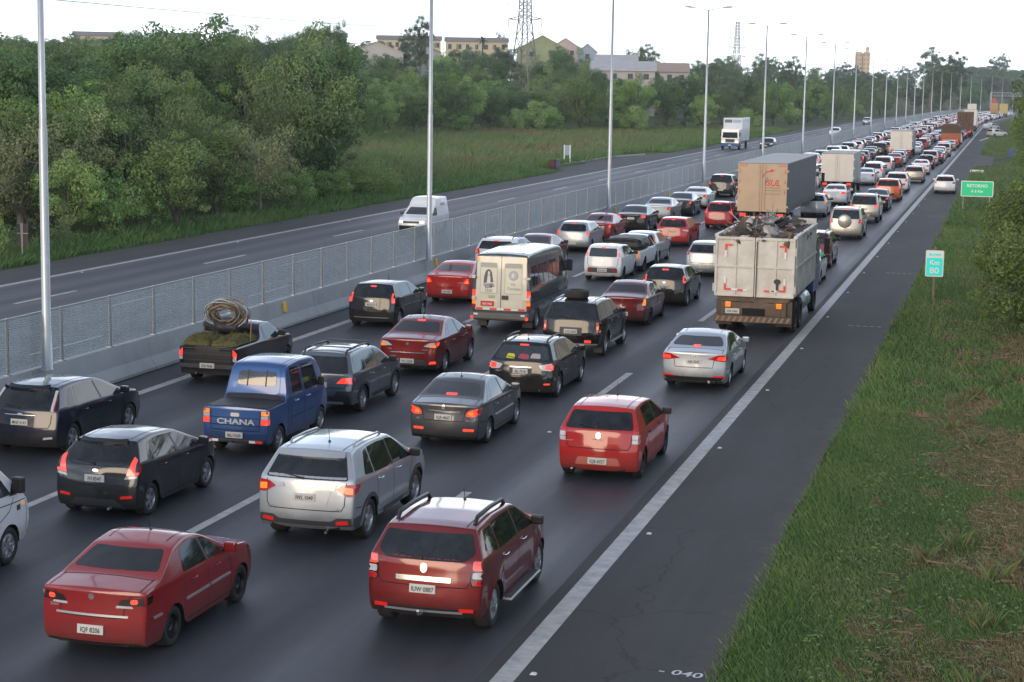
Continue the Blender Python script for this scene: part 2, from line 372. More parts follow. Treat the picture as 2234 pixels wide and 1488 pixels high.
dashes(FAR_OUT+LANE2, .17, 55.2-30.6, 4.3, 15.3); dashes(FAR_OUT+2*LANE2, .17, 71-45.9, 4.3, 15.3); dashes(FAR_OUT+3*LANE2, .17, 45.0-30.6, 4.3, 15.3)
# sprayed survey numbers and ticks on the right shoulder
SPRAY = mat('spray_paint', (0.55, 0.58, 0.60), 0.7)
o = me_obj('road_marking', text_mesh('- 040', 0.34, 0.0, bold=0.004), SPRAY); p = gnd(1485, 1470); o.location = (p.x, p.y, 0.006); o.rotation_euler = (0, 0, R(-7)); o.scale = (.85, .85, 1); tag(o, kind='structure')
for (u, v_) in ((1905, 713), (1975, 597), (2052, 472)):
    p = gnd(u, v_); mb = MB()
    for k in range(5):
        x = -.5+k*.23; mb.add([(x, -.03, 0), (x+.15, -.03, 0), (x+.15, .03, 0), (x, .03, 0)], [(0, 1, 2, 3)])
    o = mb.build('road_marking', SPRAY); o.location = (p.x-.3, p.y, 0.006); tag(o, kind='structure')
# reflective studs along the right line
STUD = mat('stud_white', (0.7, 0.7, 0.68), 0.4, noise=(30, .4, None, 'Object'))
sm = MB().prism([(-.045, 0), (.045, 0), (.026, .018), (-.026, .018)], 1, -.04, .04).mesh('road_stud')
sm.materials.append(STUD)
k = 0
for y in np.arange(22.5, 300, 8.0):
    o = link(bpy.data.objects.new('road_stud', sm)); o.location = (X_R+.32+shift(y), y, 0.002)
    tag(o, 'small white reflective stud on the shoulder beside the solid line', 'road stud', 'studs along the right edge line'); k += 1
for y in np.arange(30, 260, 15.4):
    o = link(bpy.data.objects.new('road_stud', sm)); o.location = (X_R-LANE, y+9.0, 0.002)
    tag(o, 'small white reflective stud between the dashes of a lane line', 'road stud', 'studs in the lane line gaps')
for y in np.arange(50, 250, 15.3):
    o = link(bpy.data.objects.new('road_stud', sm)); o.location = (FAR_OUT+.3, y, 0.002)
    tag(o, 'small white reflective stud along the far outer solid line', 'road stud', 'studs along the far outer line')

# ------------------------------------------------------------------ median barrier, mesh fence, lamp posts
CONC = mat('barrier_concrete', (0.38, 0.40, 0.40), 0.85, noise=(0.9, .7, (0.27, 0.285, 0.285), 'World'), bump=(.25, .02))
GALV = mat('galvanised_steel', (0.42, 0.44, 0.45), 0.42, 0.75, noise=(5, .4, (0.30, 0.31, 0.33), 'Object'))
GALVM = mat('fence_steel', (0.60, 0.65, 0.66), 0.5, 0.1, noise=(3, .3, None, 'Object'))
prof = [(-.36, 0), (.36, 0), (.36, .08), (.17, .34), (.11, .84), (-.11, .84), (-.17, .34), (-.36, .08)]
bar = empty('median_barrier', (X_BAR, 20, 0)); tag(bar, 'grey concrete safety barrier dividing the two carriageways', 'barrier')
seg = 6.0; bm_ = MB().prism(prof, 1, 0.012, seg-.012).mesh('barrier_block'); bm_.materials.append(CONC)
y = 20.0; n = 0; lo = MB()
while y < 640:
    if y < 420:
        o = link(bpy.data.objects.new('concrete_block', bm_), bar); o.location = (shift(y), y-20, 0)
        o.rotation_euler.z = -math.atan((shift(y+seg)-shift(y))/seg)
    y += seg
ys2 = np.arange(y if False else 422.0, 1100, 12); v = []; f = []
for yy in ys2: v += [(X_BAR+shift(yy)+px-X_BAR, yy-20, pz) for px, pz in prof]
for i in range(len(ys2)-1):
    for k in range(8): a = i*8+k; b_ = i*8+(k+1) % 8; f.append((a, b_, b_+8, a+8))
o = mesh_obj('far_run', v, f, CONC, bar)
# fence: posts every 2.5 m, each panel a sheet of horizontal wires
fen = empty('mesh_fence', (X_BAR, 20, .84)); tag(fen, 'galvanised steel louvre mesh fence standing on the concrete median barrier', 'fence')
FH, FP = 1.32, 2.5
pb = MB()
for k in range(24):
    z = .06+k*(FH-.08)/23; pb.prism([(-.014, z-.019), (-.006, z-.021), (.010, z+.019), (.002, z+.021)], 1, .03, FP-.03)
for yy in np.arange(.5, FP, .5): pb.box((-.004, yy-.004, .04), (.004, yy+.004, FH-.01))
pm = pb.mesh('fence_panel'); pm.materials.append(GALVM)
rb = MB().box((-.022, .0, FH-.02), (.022, FP, FH+.012)).mesh('top_rail'); rb.materials.append(GALV)
qm = MB().box((-.03, -.03, 0), (.03, .03, FH+.02)).box((-.08, -.06, 0), (.08, .06, .02)).mesh('post'); qm.materials.append(GALV)
y = 24.6
LAMP_Y = [38.3]+[67.8+33.16*i for i in range(24)]
while y < 640:
    if y < 330 or int(y/FP) % 1 == 0:
        a = -math.atan((shift(y+FP)-shift(y))/FP)
        pr = link(bpy.data.objects.new('post', qm), fen); pr.location = (shift(y), y-20, 0)
        pn = link(bpy.data.objects.new('mesh_panel', pm), fen); pn.location = (shift(y), y-20, 0); pn.rotation_euler.z = a
        rl = link(bpy.data.objects.new('top_rail', rb), fen); rl.location = (shift(y), y-20, 0); rl.rotation_euler.z = a
    y += FP
# lamp posts: tapered pole, two arms, two heads
LAMPG = mat('lamp_head_grey', (0.30, 0.31, 0.33), 0.45, 0.3)
LENS = mat('lamp_lens', (0.55, 0.56, 0.56), 0.2)
def lathe_pole(h):
    return MB().lathe([(.0, 0), (.15, 0), (.15, .02), (.125, .03), (.12, .9), (.105, .93), (.10, h*.45), (.082, h*.46), (.06, h), (0, h)], 14, 2)
PH_ = 12.45
poleme = lathe_pole(PH_).mesh('pole', True); poleme.materials.append(GALV)
armme = MB().tube([(0, 0, -.25), (0, 0, 0), (.5, 0, .12), (1.05, 0, .2)], [.045, .04, .032, .028], 8).mesh('arm', True); armme.materials.append(GALV)
hb = MB()
prof_h = [(-.16, .02), (.16, .02), (.14, .09), (.06, .14), (-.06, .14), (-.14, .09)]
base = 0
secs = [(.95, .35), (1.1, .8), (1.4, 1.0), (1.7, .85), (1.82, .4)]
for x, s_ in secs: hb.v += [(x, p[0]*s_, p[1]*s_+.165+.06*(x-1)) for p in prof_h]
for i in range(len(secs)-1):
    for k in range(6): a = i*6+k; b_ = i*6+(k+1) % 6; hb.f.append((a, b_, b_+6, a+6))
hb.f += [tuple(range(6))[::-1], tuple(range(24, 30))]
headme = hb.mesh('lamp_head', True); headme.materials.append(LAMPG)
lensme = MB().box((1.1, -.1, .185), (1.65, .1, .2), ).mesh('lens'); lensme.materials.append(LENS)
YELLOW = mat('reflector_yellow', (0.85, 0.50, 0.02), 0.4)
refme = MB().box((-.03, -.11, -.16), (.03, .11, .16), .012).mesh('barrier_reflector'); refme.materials.append(YELLOW)
for i, ly in enumerate(LAMP_Y):
    if ly > 900: break
    t = empty('lamp_post', (X_BAR+.34+shift(ly)-.34*0, ly, .82))
    tag(t, 'tall galvanised lamp post with twin heads rising from the median barrier', 'lamp post', 'lamp posts along the median')
    link(bpy.data.objects.new('pole', poleme), t)
    for s_ in (0, math.pi):
        a = link(bpy.data.objects.new('arm', armme), t); a.location.z = PH_; a.rotation_euler.z = s_
        h = link(bpy.data.objects.new('lamp_head', headme), a)
        l = link(bpy.data.objects.new('lens', lensme), a)
for (u, v_) in ((620, 678), (951, 580), (1095, 533), (1342, 462), (1459, 430), (1545, 402), (1845, 305)):
    d = ray(u, v_); tt = (X_BAR+.15-CAM.x)/d.x; p = CAM+d*tt
    o = link(bpy.data.objects.new('barrier_reflector', refme)); o.location = (X_BAR+.17, p.y, min(max(p.z, .6), .95)); o.rotation_euler = (0, R(-8), 0)
    tag(o, 'yellow rectangular reflector fixed to the median barrier face', 'reflector', 'yellow barrier reflectors')
# ================================================================== vehicles: body generator and fittings
GLASS = mat('tinted_glass', (0.005, 0.007, 0.010), 0.03, spec=0.5, noise=(3.2, .9, (0.024, 0.026, 0.030), 'Object'))
GLASS_L = mat('clear_window_glass', (0.035, 0.045, 0.05), 0.05, spec=0.9, noise=(2.2, .8, (0.008, 0.01, 0.012), 'Object'))
BLACKP = mat('black_plastic', (0.012, 0.012, 0.013), 0.45, noise=(6, .5, (0.022, 0.021, 0.02), 'Object'))
DARKUN = mat('underbody_black', (0.008, 0.008, 0.008), 0.9)
GREYP = mat('grey_plastic', (0.035, 0.037, 0.04), 0.55, noise=(5, .5, (0.055, 0.052, 0.048), 'Object'))
RUBBER = mat('tyre_rubber', (0.014, 0.014, 0.014), 0.8, noise=(7, .6, (0.035, 0.03, 0.026), 'Object'))
ALLOY = mat('alloy_rim', (0.50, 0.52, 0.54), 0.28, 0.85, noise=(8, .4, (0.25, 0.25, 0.25), 'Object'))
STEELR = mat('black_steel_rim', (0.02, 0.02, 0.021), 0.4, 0.2)
CHROME = mat('chrome_trim', (0.72, 0.72, 0.72), 0.12, 1.0)
SILVTR = mat('silver_trim', (0.45, 0.46, 0.47), 0.3, 0.6)
PLATE = mat('plate_grey', (0.55, 0.55, 0.52), 0.5, noise=(9, .25, None, 'Object'))
PLATE_R = mat('plate_red', (0.55, 0.02, 0.02), 0.5)
PLTXT = mat('plate_ink', (0.03, 0.03, 0.03), 0.6)
PLTXTW = mat('plate_ink_white', (0.75, 0.75, 0.75), 0.6)
LRED = mat('tail_lamp_red', (0.42, 0.008, 0.010), 0.08, coat=1.0, emit=((1, 0.03, 0.02), 0.04), noise=(24, .6, (0.16, 0.004, 0.006), 'Object'))
LREDON = mat('brake_lamp_lit', (0.6, 0.02, 0.015), 0.1, coat=1.0, emit=((1.0, 0.07, 0.035), .55), noise=(30, .5, (0.35, 0.01, 0.008), 'Object'))
LCORE = mat('lamp_core_lit', (0.7, 0.03, 0.02), 0.15, emit=((1.0, 0.06, 0.03), .9))
LORANGE = mat('indicator_orange', (0.75, 0.20, 0.02), 0.15, coat=1.0, emit=((1.0, 0.32, 0.04), 0.25), noise=(30, .5, (0.5, 0.1, 0.01), 'Object'))
LWHITE = mat('reverse_lamp_clear', (0.55, 0.55, 0.56), 0.1, coat=1.0, noise=(35, .6, (0.25, 0.24, 0.25), 'Object'))
LSMOKE = mat('smoked_lamp', (0.02, 0.012, 0.012), 0.08, coat=1.0)
HEADL = mat('headlamp_clear', (0.6, 0.6, 0.58), 0.06, coat=1.0, emit=((1, 0.85, 0.6), 0.35))
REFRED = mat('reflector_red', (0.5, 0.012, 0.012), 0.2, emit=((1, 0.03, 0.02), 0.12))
def paint(name, col, metal=0.0, rough=0.35, dirt=0.35):
    if 'paint_'+name in MATS: return MATS['paint_'+name]
    m = mat('paint_'+name, col, rough, metal, 1.0, noise=(1.6, dirt, tuple(c*.72+(.012 if max(col) > .05 else .003) for c in col), 'Object'), coat_rough=0.07, spec=.12)
    # road grime on the lower body
    t = m.node_tree; b = t.nodes['Principled BSDF']; src = b.inputs['Base Color'].links[0].from_socket; tcn = t.nodes.new('ShaderNodeTexCoord'); sx = t.nodes.new('ShaderNodeSeparateXYZ'); t.links.new(tcn.outputs['Object'], sx.inputs[0])
    n = t.nodes.new('ShaderNodeTexNoise'); n.inputs['Scale'].default_value = 5; n.inputs['Detail'].default_value = 6; n.inputs['Roughness'].default_value = .7; t.links.new(tcn.outputs['Object'], n.inputs['Vector'])
    ad = t.nodes.new('ShaderNodeMath'); ad.operation = 'MULTIPLY_ADD'; ad.inputs[1].default_value = -.55; t.links.new(n.outputs['Fac'], ad.inputs[0]); t.links.new(sx.outputs[2], ad.inputs[2])
    mr = t.nodes.new('ShaderNodeMapRange'); mr.inputs['From Min'].default_value = -.05; mr.inputs['From Max'].default_value = .32; mr.inputs['To Min'].default_value = .5; mr.inputs['To Max'].default_value = 0.0; t.links.new(ad.outputs[0], mr.inputs['Value'])
    mi = t.nodes.new('ShaderNodeMix'); mi.data_type = 'RGBA'; t.links.new(mr.outputs[0], mi.inputs['Factor']); t.links.new(src, mi.inputs[6]); mi.inputs[7].default_value = (.075, .066, .056, 1); t.links.new(mi.outputs[2], b.inputs['Base Color'])
    iv = t.nodes.new('ShaderNodeMath'); iv.operation = 'MULTIPLY_ADD'; iv.inputs[1].default_value = -1.6; iv.inputs[2].default_value = 1.0; iv.use_clamp = True; t.links.new(mr.outputs[0], iv.inputs[0]); t.links.new(iv.outputs[0], b.inputs['Coat Weight'])
    return m
PAINTS = dict(red=((0.24, 0.008, 0.010), 0, .5), wine=((0.15, 0.007, 0.008), .35, .38), darkred=((0.11, 0.007, 0.010), .3, .4), brightred=((0.40, 0.010, 0.008), 0, .5),
    silver=((0.36, 0.39, 0.42), .5, .38), white=((0.70, 0.71, 0.72), 0, .5), black=((0.004, 0.004, 0.005), 0, .5), graphite=((0.014, 0.017, 0.022), .4, .4),
    navy=((0.006, 0.010, 0.026), .4, .4), greyblue=((0.105, 0.125, 0.145), .5, .33), grey=((0.075, 0.08, 0.085), .5, .32), blue=((0.030, 0.085, 0.24), .35, .34),
    beige=((0.30, 0.27, 0.21), .45, .34), orange=((0.50, 0.10, 0.012), .1, .3), champagne=((0.46, 0.43, 0.37), .5, .33), green=((0.10, 0.20, 0.17), .4, .33), vangrey=((0.055, 0.068, 0.075), .4, .35), brown=((0.10, 0.045, 0.03), .4, .34))
def P(n): c, m_, r_ = PAINTS[n]; return paint(n, c, m_, r_)

def interp(kn, x):
    xs = [k[0] for k in kn]; ys = [k[1] for k in kn]; return float(np.interp(x, xs, ys))
def sinterp(kn, x, h=.07):
    return (interp(kn, x-h)+2*interp(kn, x)+interp(kn, x+h))/4

class Body:
    """box-topology car body: sides, top, rear and front as one continuous subdivided surface.
    y = 0 at the rear axle, +y forward, z up."""
    def __init__(s, top, rear, front, wb, hw, rw, belt, rr, sill=.20, crown=.035, bow=.09, fbow=.16, cR=.03, cF=.10, arch=.055, levels=2, flare=.012, sillw=.955, arches=True):
        s.top, s.rear, s.front, s.wb, s.hw, s.rw, s.belt, s.rr, s.sill, s.crown = top, rear, front, wb, hw, rw, belt, rr, sill, crown
        s.arches = arches
        ra = rw+arch; s.ra = ra
        Rl, Fl = interp(rear, .42), interp(front, .42); s.Rl, s.Fl = Rl, Fl
        Rt, Ft = rear[-1][1], front[-1][1]
        zroof = max(k[1] for k in top); s.zroof = zroof
        L2 = (Fl-Rl)/2; ym = (Fl+Rl)/2
        Dr = max(.5, 2.2*abs(Rt-Rl)); Df = max(.5, 2.2*abs(Ft-Fl))
        cols = [Rl, Rl+.05, Fl-.05, Fl]
        for ya in (0, wb):
            cols += [ya+ra*q for q in (-1.12, -1.0, -.93, -.75, -.42, 0, .42, .75, .93, 1.0, 1.12)]
        for k in top:
            if Rl+.3 < k[0] < Fl-.2: cols.append(k[0])
        cols += list(np.linspace(Rl, Fl, 16))
        cols = sorted(c for c in cols if Rl-1e-6 <= c <= Fl+1e-6); cc = [cols[0]]
        for c in cols[1:]:
            if c-cc[-1] > .045: cc.append(c)
        if cc[-1] < Fl: cc[-1] = Fl
        aa = [-1, -.93, -.7, -.35, 0, .35, .7, .93, 1]
        fr = [0, .12, .45, .8, 1.0]           # sill to belt
        fu = [.12, .5, .88, 1.0]              # belt to roof edge
        K = len(fr)+len(fu); KB = len(fr)-1
        def wr(yl): return max(0, 1-(yl-Rl)/Dr)
        def wf(yl): return max(0, 1-(Fl-yl)/Df)
        def half(yl, z, zb, zn):
            t = (yl-ym)/L2
            p = 1-cR*max(0, (-t-.5)/.5)**2-cF*max(0, (t-.45)/.55)**2
            if z <= zb: 
                q = (z-zn)/max(.05, zb-zn)
                g = np.interp(q, [0, .25, .6, .85, 1.0], [sillw, .985, 1.0, .997, .982])
            else: g = .982-(.982-rr)*(z-zb)/max(.1, zroof-zb)
            x = hw*p*g
            if flare and arches:
                for ya in (0, wb):
                    d = math.hypot(yl-ya, z-rw)
                    if d < ra*1.35: x += flare*(1-(abs(d-ra)/(ra*.35))) if abs(d-ra) < ra*.35 else 0
            return x
        def bottom(y):
            z = sill
            if arches:
                for ya in (0, wb):
                    d = abs(y-ya)
                    if d < ra: z = max(z, rw+math.sqrt(max(0, ra*ra-d*d)) if True else 0)
            return z
        V = {}; verts = []
        def pt(a, j, k):
            key = (a, j, k)
            if key in V: return V[key]
            yl = cc[j]; yt = yl+(Rt-Rl)*wr(yl)+(Ft-Fl)*wf(yl)
            zt = sinterp(top, yt)-crown; zb = min(interp(belt, yl), zt-.04)
            zn = bottom(yl) if abs(aa[a]) > .99 else sill
            if zn > zb-.05: zn = zb-.05
            z = zn+(zb-zn)*fr[k] if k <= KB else zb+(zt-zb)*fu[k-KB-1]
            av = aa[a]
            if k == K-1: z += crown*(1-av*av)
            elif j in (0, len(cc)-1) and k > KB: z += crown*(1-av*av)*fu[k-KB-1]
            y = yl+(interp(rear, z)-Rl+bow*abs(av)**2.4)*wr(yl)+(interp(front, z)-Fl-fbow*abs(av)**2.4)*wf(yl)
            x = half(yl, z, zb, sill)*av if k != K-1 else half(yl, zt, zb, sill)*av
            verts.append((x, y, z)); V[key] = len(verts)-1; return V[key]
        NA = len(aa)-1; NJ = len(cc)-1; faces = []
        for j in range(NJ):
            for k in range(K-1):
                faces.append((pt(0, j, k), pt(0, j, k+1), pt(0, j+1, k+1), pt(0, j+1, k)))
                faces.append((pt(NA, j, k), pt(NA, j+1, k), pt(NA, j+1, k+1), pt(NA, j, k+1)))
            for a in range(NA):
                faces.append((pt(a, j, K-1), pt(a+1, j, K-1), pt(a+1, j+1, K-1), pt(a, j+1, K-1)))
        for a in range(NA):
            for k in range(K-1):
                faces.append((pt(a, 0, k), pt(a+1, 0, k), pt(a+1, 0, k+1), pt(a, 0, k+1)))
                faces.append((pt(a, NJ, k), pt(a, NJ, k+1), pt(a+1, NJ, k+1), pt(a+1, NJ, k)))
        me = bpy.data.meshes.new('body'); me.from_pydata(verts, [], faces); me.update()
        ob = bpy.data.objects.new('tmp', me); COL.objects.link(ob)
        md = ob.modifiers.new('s', 'SUBSURF'); md.levels = levels; md.render_levels = levels
        dg = bpy.context.evaluated_depsgraph_get(); dg.update()
        m2 = bpy.data.meshes.new_from_object(ob.evaluated_get(dg)); bpy.data.objects.remove(ob); bpy.data.meshes.remove(me)
        m2.name = 'body'; m2.polygons.foreach_set('use_smooth', [True]*len(m2.polygons)); s.me = m2
        bm = bmesh.new(); bm.from_mesh(m2); s.bvh = BVHTree.FromBMesh(bm); bm.free()
        # inner return of the lower edge (wheel arches) and a floor pan
        mb = MB(); idx = [(cc[j], bottom(cc[j])) for j in range(len(cc))]
        for sg in (-1, 1):
            for j in range(len(cc)-1):
                pa = Vector(verts[V[(0 if sg < 0 else NA, j, 0)]]); pb_ = Vector(verts[V[(0 if sg < 0 else NA, j+1, 0)]])
                qa, qb = pa.copy(), pb_.copy(); w_ = hw-.30
                qa.x = sg*w_; qb.x = sg*w_
                pa.x *= .985; pb_.x *= .985
                mb.add([pa, pb_, qb, qa], [(0, 1, 2, 3)])
        mb.box((-(hw-.29), Rl+.10, sill+.005), (hw-.29, Fl-.12, max(sill+.30, .52)))
        s.under = mb.mesh('underbody', fix=False)
    def cast(s, o, d):
        h = s.bvh.ray_cast(Vector(o), Vector(d)); return h
    def patch(s, poly, view='rear', off=.004, grid=.12, rnd=.0, depth=.012, mirror=False):
        """a panel laid on the body: polygon in (x,z) for rear/front, (y,z) for side, (x,y) for top"""
        if rnd > 0: poly = rounded(poly, rnd)
        bm = bmesh.new()
        vs_ = [bm.verts.new((p[0], p[1], 0)) for p in poly]
        bm.faces.new(vs_)
        for ax in (0, 1):
            lo = min(p[ax] for p in poly); hi = max(p[ax] for p in poly); n = int((hi-lo)/grid)+1
            for i in range(1, n):
                c = [0, 0, 0]; c[ax] = lo+(hi-lo)*i/n; nn = [0, 0, 0]; nn[ax] = 1
                bmesh.ops.bisect_plane(bm, geom=list(bm.verts)+list(bm.edges)+list(bm.faces), plane_co=c, plane_no=nn)
        bmesh.ops.triangulate(bm, faces=[f for f in bm.faces if len(f.verts) > 4])
        be = [e for e in bm.edges if e.is_boundary]
        bm.verts.index_update(); V2 = [v.co.copy() for v in bm.verts]; F2 = [[v.index for v in f.verts] for f in bm.faces]; E2 = [(e.verts[0].index, e.verts[1].index) for e in be]; bm.free()
        out = []; inn = []
        for v in V2:
            if view == 'rear': o, d = (v.x, -6, v.y), (0, 1, 0)
            elif view == 'front': o, d = (v.x, 12, v.y), (0, -1, 0)
            elif view == 'side': o, d = (5, v.x, v.y), (-1, 0, 0)
            elif view == 'top': o, d = (v.x, v.y, 6), (0, 0, -1)
            h = s.cast(o, d)
            if h[0] is None:                      # outside the outline: no surface there
                out.append(None); inn.append(None); continue
            p_, n_ = h[0], h[1]
            if n_.dot(Vector(d)) > 0: n_ = -n_
            if -n_.dot(Vector(d)) < (.35 if view == 'side' else .16):
                out.append(None); inn.append(None); continue
            out.append(p_+n_*off); inn.append(p_-n_*depth)
        n = len(out)
        if any(o_ is None for o_ in out):
            F2 = [f for f in F2 if all(out[i] is not None for i in f)]
            ec = {}
            for f in F2:
                for i in range(len(f)):
                    e = tuple(sorted((f[i], f[(i+1) % len(f)]))); ec[e] = ec.get(e, 0)+1
            E2 = [e for e, c in ec.items() if c == 1]
            out = [o_ or Vector((0, 1, .5)) for o_ in out]; inn = [o_ or Vector((0, 1, .5)) for o_ in inn]
        F = [f for f in F2]+[(b, a, a+n, b+n) for a, b in E2]
        return out+inn, F
    def panel(s, name, poly, m, parent, view='rear', mirror=None, **k):
        V, F = s.patch(poly, view, **k); objs = []
        for sg in ((1, -1) if mirror else (1,)):
            vv = [Vector((v.x*sg, v.y, v.z)) for v in V]
            me = bpy.data.meshes.new(name); me.from_pydata(vv, [], F); me.update()
            bm = bmesh.new(); bm.from_mesh(me); bmesh.ops.delete(bm, geom=[v_ for v_ in bm.verts if not v_.link_faces], context='VERTS'); bmesh.ops.recalc_face_normals(bm, faces=bm.faces); bm.to_mesh(me); bm.free()
            me.polygons.foreach_set('use_smooth', [len(p.vertices) > 0 for p in me.polygons])
            try: me.set_sharp_from_angle(angle=R(40))
            except Exception: pass
            objs.append(me_obj(name, me, m, parent))
        return objs
    def seams(s, lines, parent, m=None, w_=.008):
        mb = MB()
        for view, pts, both in lines:
            P2 = []
            for a, b in zip(pts[:-1], pts[1:]):
                L = math.hypot(b[0]-a[0], b[1]-a[1]); n = max(1, int(L/.1))
                P2 += [(a[0]+(b[0]-a[0])*i/n, a[1]+(b[1]-a[1])*i/n) for i in range(n)]
            P2.append(pts[-1])
            for sg in ((1, -1) if both else (1,)):
                row = []
                for i, p in enumerate(P2):
                    q0 = P2[max(0, i-1)]; q1 = P2[min(len(P2)-1, i+1)]
                    tx, ty = q1[0]-q0[0], q1[1]-q0[1]; l = math.hypot(tx, ty) or 1; nx_, ny_ = -ty/l*w_, tx/l*w_
                    for k in (-1, 1):
                        x, y = p[0]+nx_*k, p[1]+ny_*k
                        o, d = {'rear': ((x, -6, y), (0, 1, 0)), 'side': ((5, x, y), (-1, 0, 0)), 'top': ((x, y, 6), (0, 0, -1))}[view]
                        h = s.cast(o, d)
                        if h[0] is None: row.append(None); continue
                        nn = h[1] if h[1].dot(Vector(d)) < 0 else -h[1]
                        c = h[0]+nn*.0022; c.x *= sg; row.append(c)
                for i in range(len(P2)-1):
                    q = row[2*i:2*i+4]
                    if None in q: continue
                    mb.add([q[0], q[1], q[3], q[2]], [(0, 1, 2, 3)])
        if mb.v: return tag(mb.build('panel_gap', m or DARKUN, parent), kind='stuff')
def rounded(poly, r, n=4):
    out = []; N = len(poly)
    for i in range(N):
        p = Vector(poly[i]); a = Vector(poly[i-1]); b = Vector(poly[(i+1) % N])
        la, lb = (a-p).length, (b-p).length; q = min(r, la*.45, lb*.45)
        s = p+(a-p).normalized()*q; e = p+(b-p).normalized()*q
        for k in range(n+1):
            t = k/n; w_ = s*(1-t)**2+p*2*t*(1-t)+e*t*t; out.append((w_.x, w_.y))
    return out
# ---- wheels (unit radius, scaled)
def tyre_mesh(w_=.33, inner=.64):
    mb = MB(); h = w_
    mb.lathe([(inner, -h*.8), (inner+.05, -h), (.86, -h*1.05), (.96, -h*.95), (1.0, -h*.72), (1.0, h*.72), (.96, h*.95), (.86, h*1.05), (inner+.05, h), (inner, h*.8), (inner-.02, 0), (inner, -h*.8)], 28, 0)
    return mb.mesh('tyre', True)
TYRE = tyre_mesh(); TYRE.materials.append(RUBBER)
TYRE_T = tyre_mesh(.32, .60); TYRE_T.materials.append(RUBBER)
def rim_mesh(style, w_=.33, inner=.655):
    mb = MB(); x0 = w_*.62
    mb.lathe([(inner, -w_*.5), (inner, w_*.88), (inner-.05, w_*.92), (inner-.09, w_*.55), (inner-.1, -w_*.4)], 28, 0)
    if style == 'steel':
        mb.lathe([(inner-.08, x0*.5), (.46, x0*.35), (.36, x0*.95), (.22, x0*1.0), (.15, x0*.7), (0, x0*.7)], 24, 0)
    elif style == 'cover':
        mb.lathe([(inner-.03, x0*1.3), (.5, x0*1.5), (.3, x0*1.25), (.12, x0*1.45), (0, x0*1.45)], 24, 0)
        for k in range(7):
            a = 2*math.pi*k/7; c, s_ = math.cos(a), math.sin(a); t = (-s_, c)
            pts = [(x0*1.62, .16*c-.035*t[0], .16*s_-.035*t[1]), (x0*1.62, .16*c+.035*t[0], .16*s_+.035*t[1]), (x0*1.52, .60*c+.085*t[0], .60*s_+.085*t[1]), (x0*1.52, .60*c-.085*t[0], .60*s_-.085*t[1])]
            mb.add(pts+[(p[0]-.12, p[1], p[2]) for p in pts], [(0, 1, 2, 3), (0, 4, 5, 1), (1, 5, 6, 2), (2, 6, 7, 3), (3, 7, 4, 0)])
    else:
        n = int(style); mb.lathe([(.20, x0*1.05), (.16, x0*1.25), (0, x0*1.25)], 16, 0)
        for k in range(n):
            a = 2*math.pi*k/n; c, s_ = math.cos(a), math.sin(a); t = (-s_, c); hwid = .46/n+.018
            pts = [(x0*1.15, .10*c-hwid*1.1*t[0], .10*s_-hwid*1.1*t[1]), (x0*1.15, .10*c+hwid*1.1*t[0], .10*s_+hwid*1.1*t[1]), (x0*1.3, (inner-.02)*c+hwid*1.25*t[0], (inner-.02)*s_+hwid*1.25*t[1]), (x0*1.3, (inner-.02)*c-hwid*1.25*t[0], (inner-.02)*s_-hwid*1.25*t[1])]
            mb.add(pts+[(p[0]-.16, p[1], p[2]) for p in pts], [(0, 1, 2, 3), (0, 4, 5, 1), (1, 5, 6, 2), (2, 6, 7, 3), (3, 7, 4, 0)])
    me = mb.mesh('rim', False); return me
RIMS = {}
def rim(style):
    if style not in RIMS:
        RIMS[style] = rim_mesh(style); RIMS[style].materials.append(STEELR if style == 'steel' else ALLOY)
    return RIMS[style]
DISC = MB().lathe([(0, -.1), (.62, -.1), (.62, .0), (0, .0)], 20, 0).mesh('brake_disc'); DISC.materials.append(DARKUN)
def wheel(parent, x, y, r_, style='5', width=.62, side=1, detail=True):
    """x = outer face of the tyre"""
    wd = empty('wheel', (x-side*.33*r_*width/.62*1.05, y, r_), 0 if side > 0 else math.pi, parent)
    t = link(bpy.data.objects.new('tyre', TYRE), wd); t.scale = (r_*width/.62, r_, r_)
    if detail:
        q = link(bpy.data.objects.new('rim', rim(style)), wd); q.scale = (r_*width/.62, r_, r_)
        d = link(bpy.data.objects.new('brake_disc', DISC), wd); d.scale = (r_, r_, r_)
    return wd
_plate = {}
def plate(parent, loc, txt=None, rx=0.0, red=False, w_=.40, h=.13, rz=0):
    key = (w_, h)
    if key not in _plate: _plate[key] = MB().box((-w_/2, -.008, -h/2), (w_/2, .008, h/2), .004).mesh('licence_plate')
    o = bpy.data.objects.new('licence_plate', _plate[key].copy()); o.data.materials.append(PLATE_R if red else PLATE); link(o, parent); o.location = loc; o.rotation_euler = (rx, 0, rz)
    if txt:
        t = bpy.data.objects.new('plate_lettering', text_mesh(txt, .098, .001, bold=.0015).copy()); t.data.materials.append(PLTXTW if red else PLTXT); link(t, o)
        t.location = (0, -.0105, -.012); t.rotation_euler = (math.pi/2, 0, 0); t.scale = (.82, 1, 1)
    return o
def mirror_pair(B, parent, y, z, m, size=(.20, .10, .15), both=True):
    for sg in (1, -1) if both else (1,):
        h = B.cast((5, y, z), (-1, 0, 0)); xb = h[0].x if h[0] else B.hw*.9
        mb = MB(); mb.box((xb-.03, y-.03, z-.03), (xb+.06, y+.03, z+.01))
        mb.box((xb+.02, y-size[1]*.5, z-size[2]*.45), (xb+.02+size[0], y+size[1]*.5, z+size[2]*.55), .03)
        o = mb.build('mirror', m, parent)
        if sg < 0:
            o.data.transform(Matrix.Scale(-1, 4, (1, 0, 0))); o.data.flip_normals()
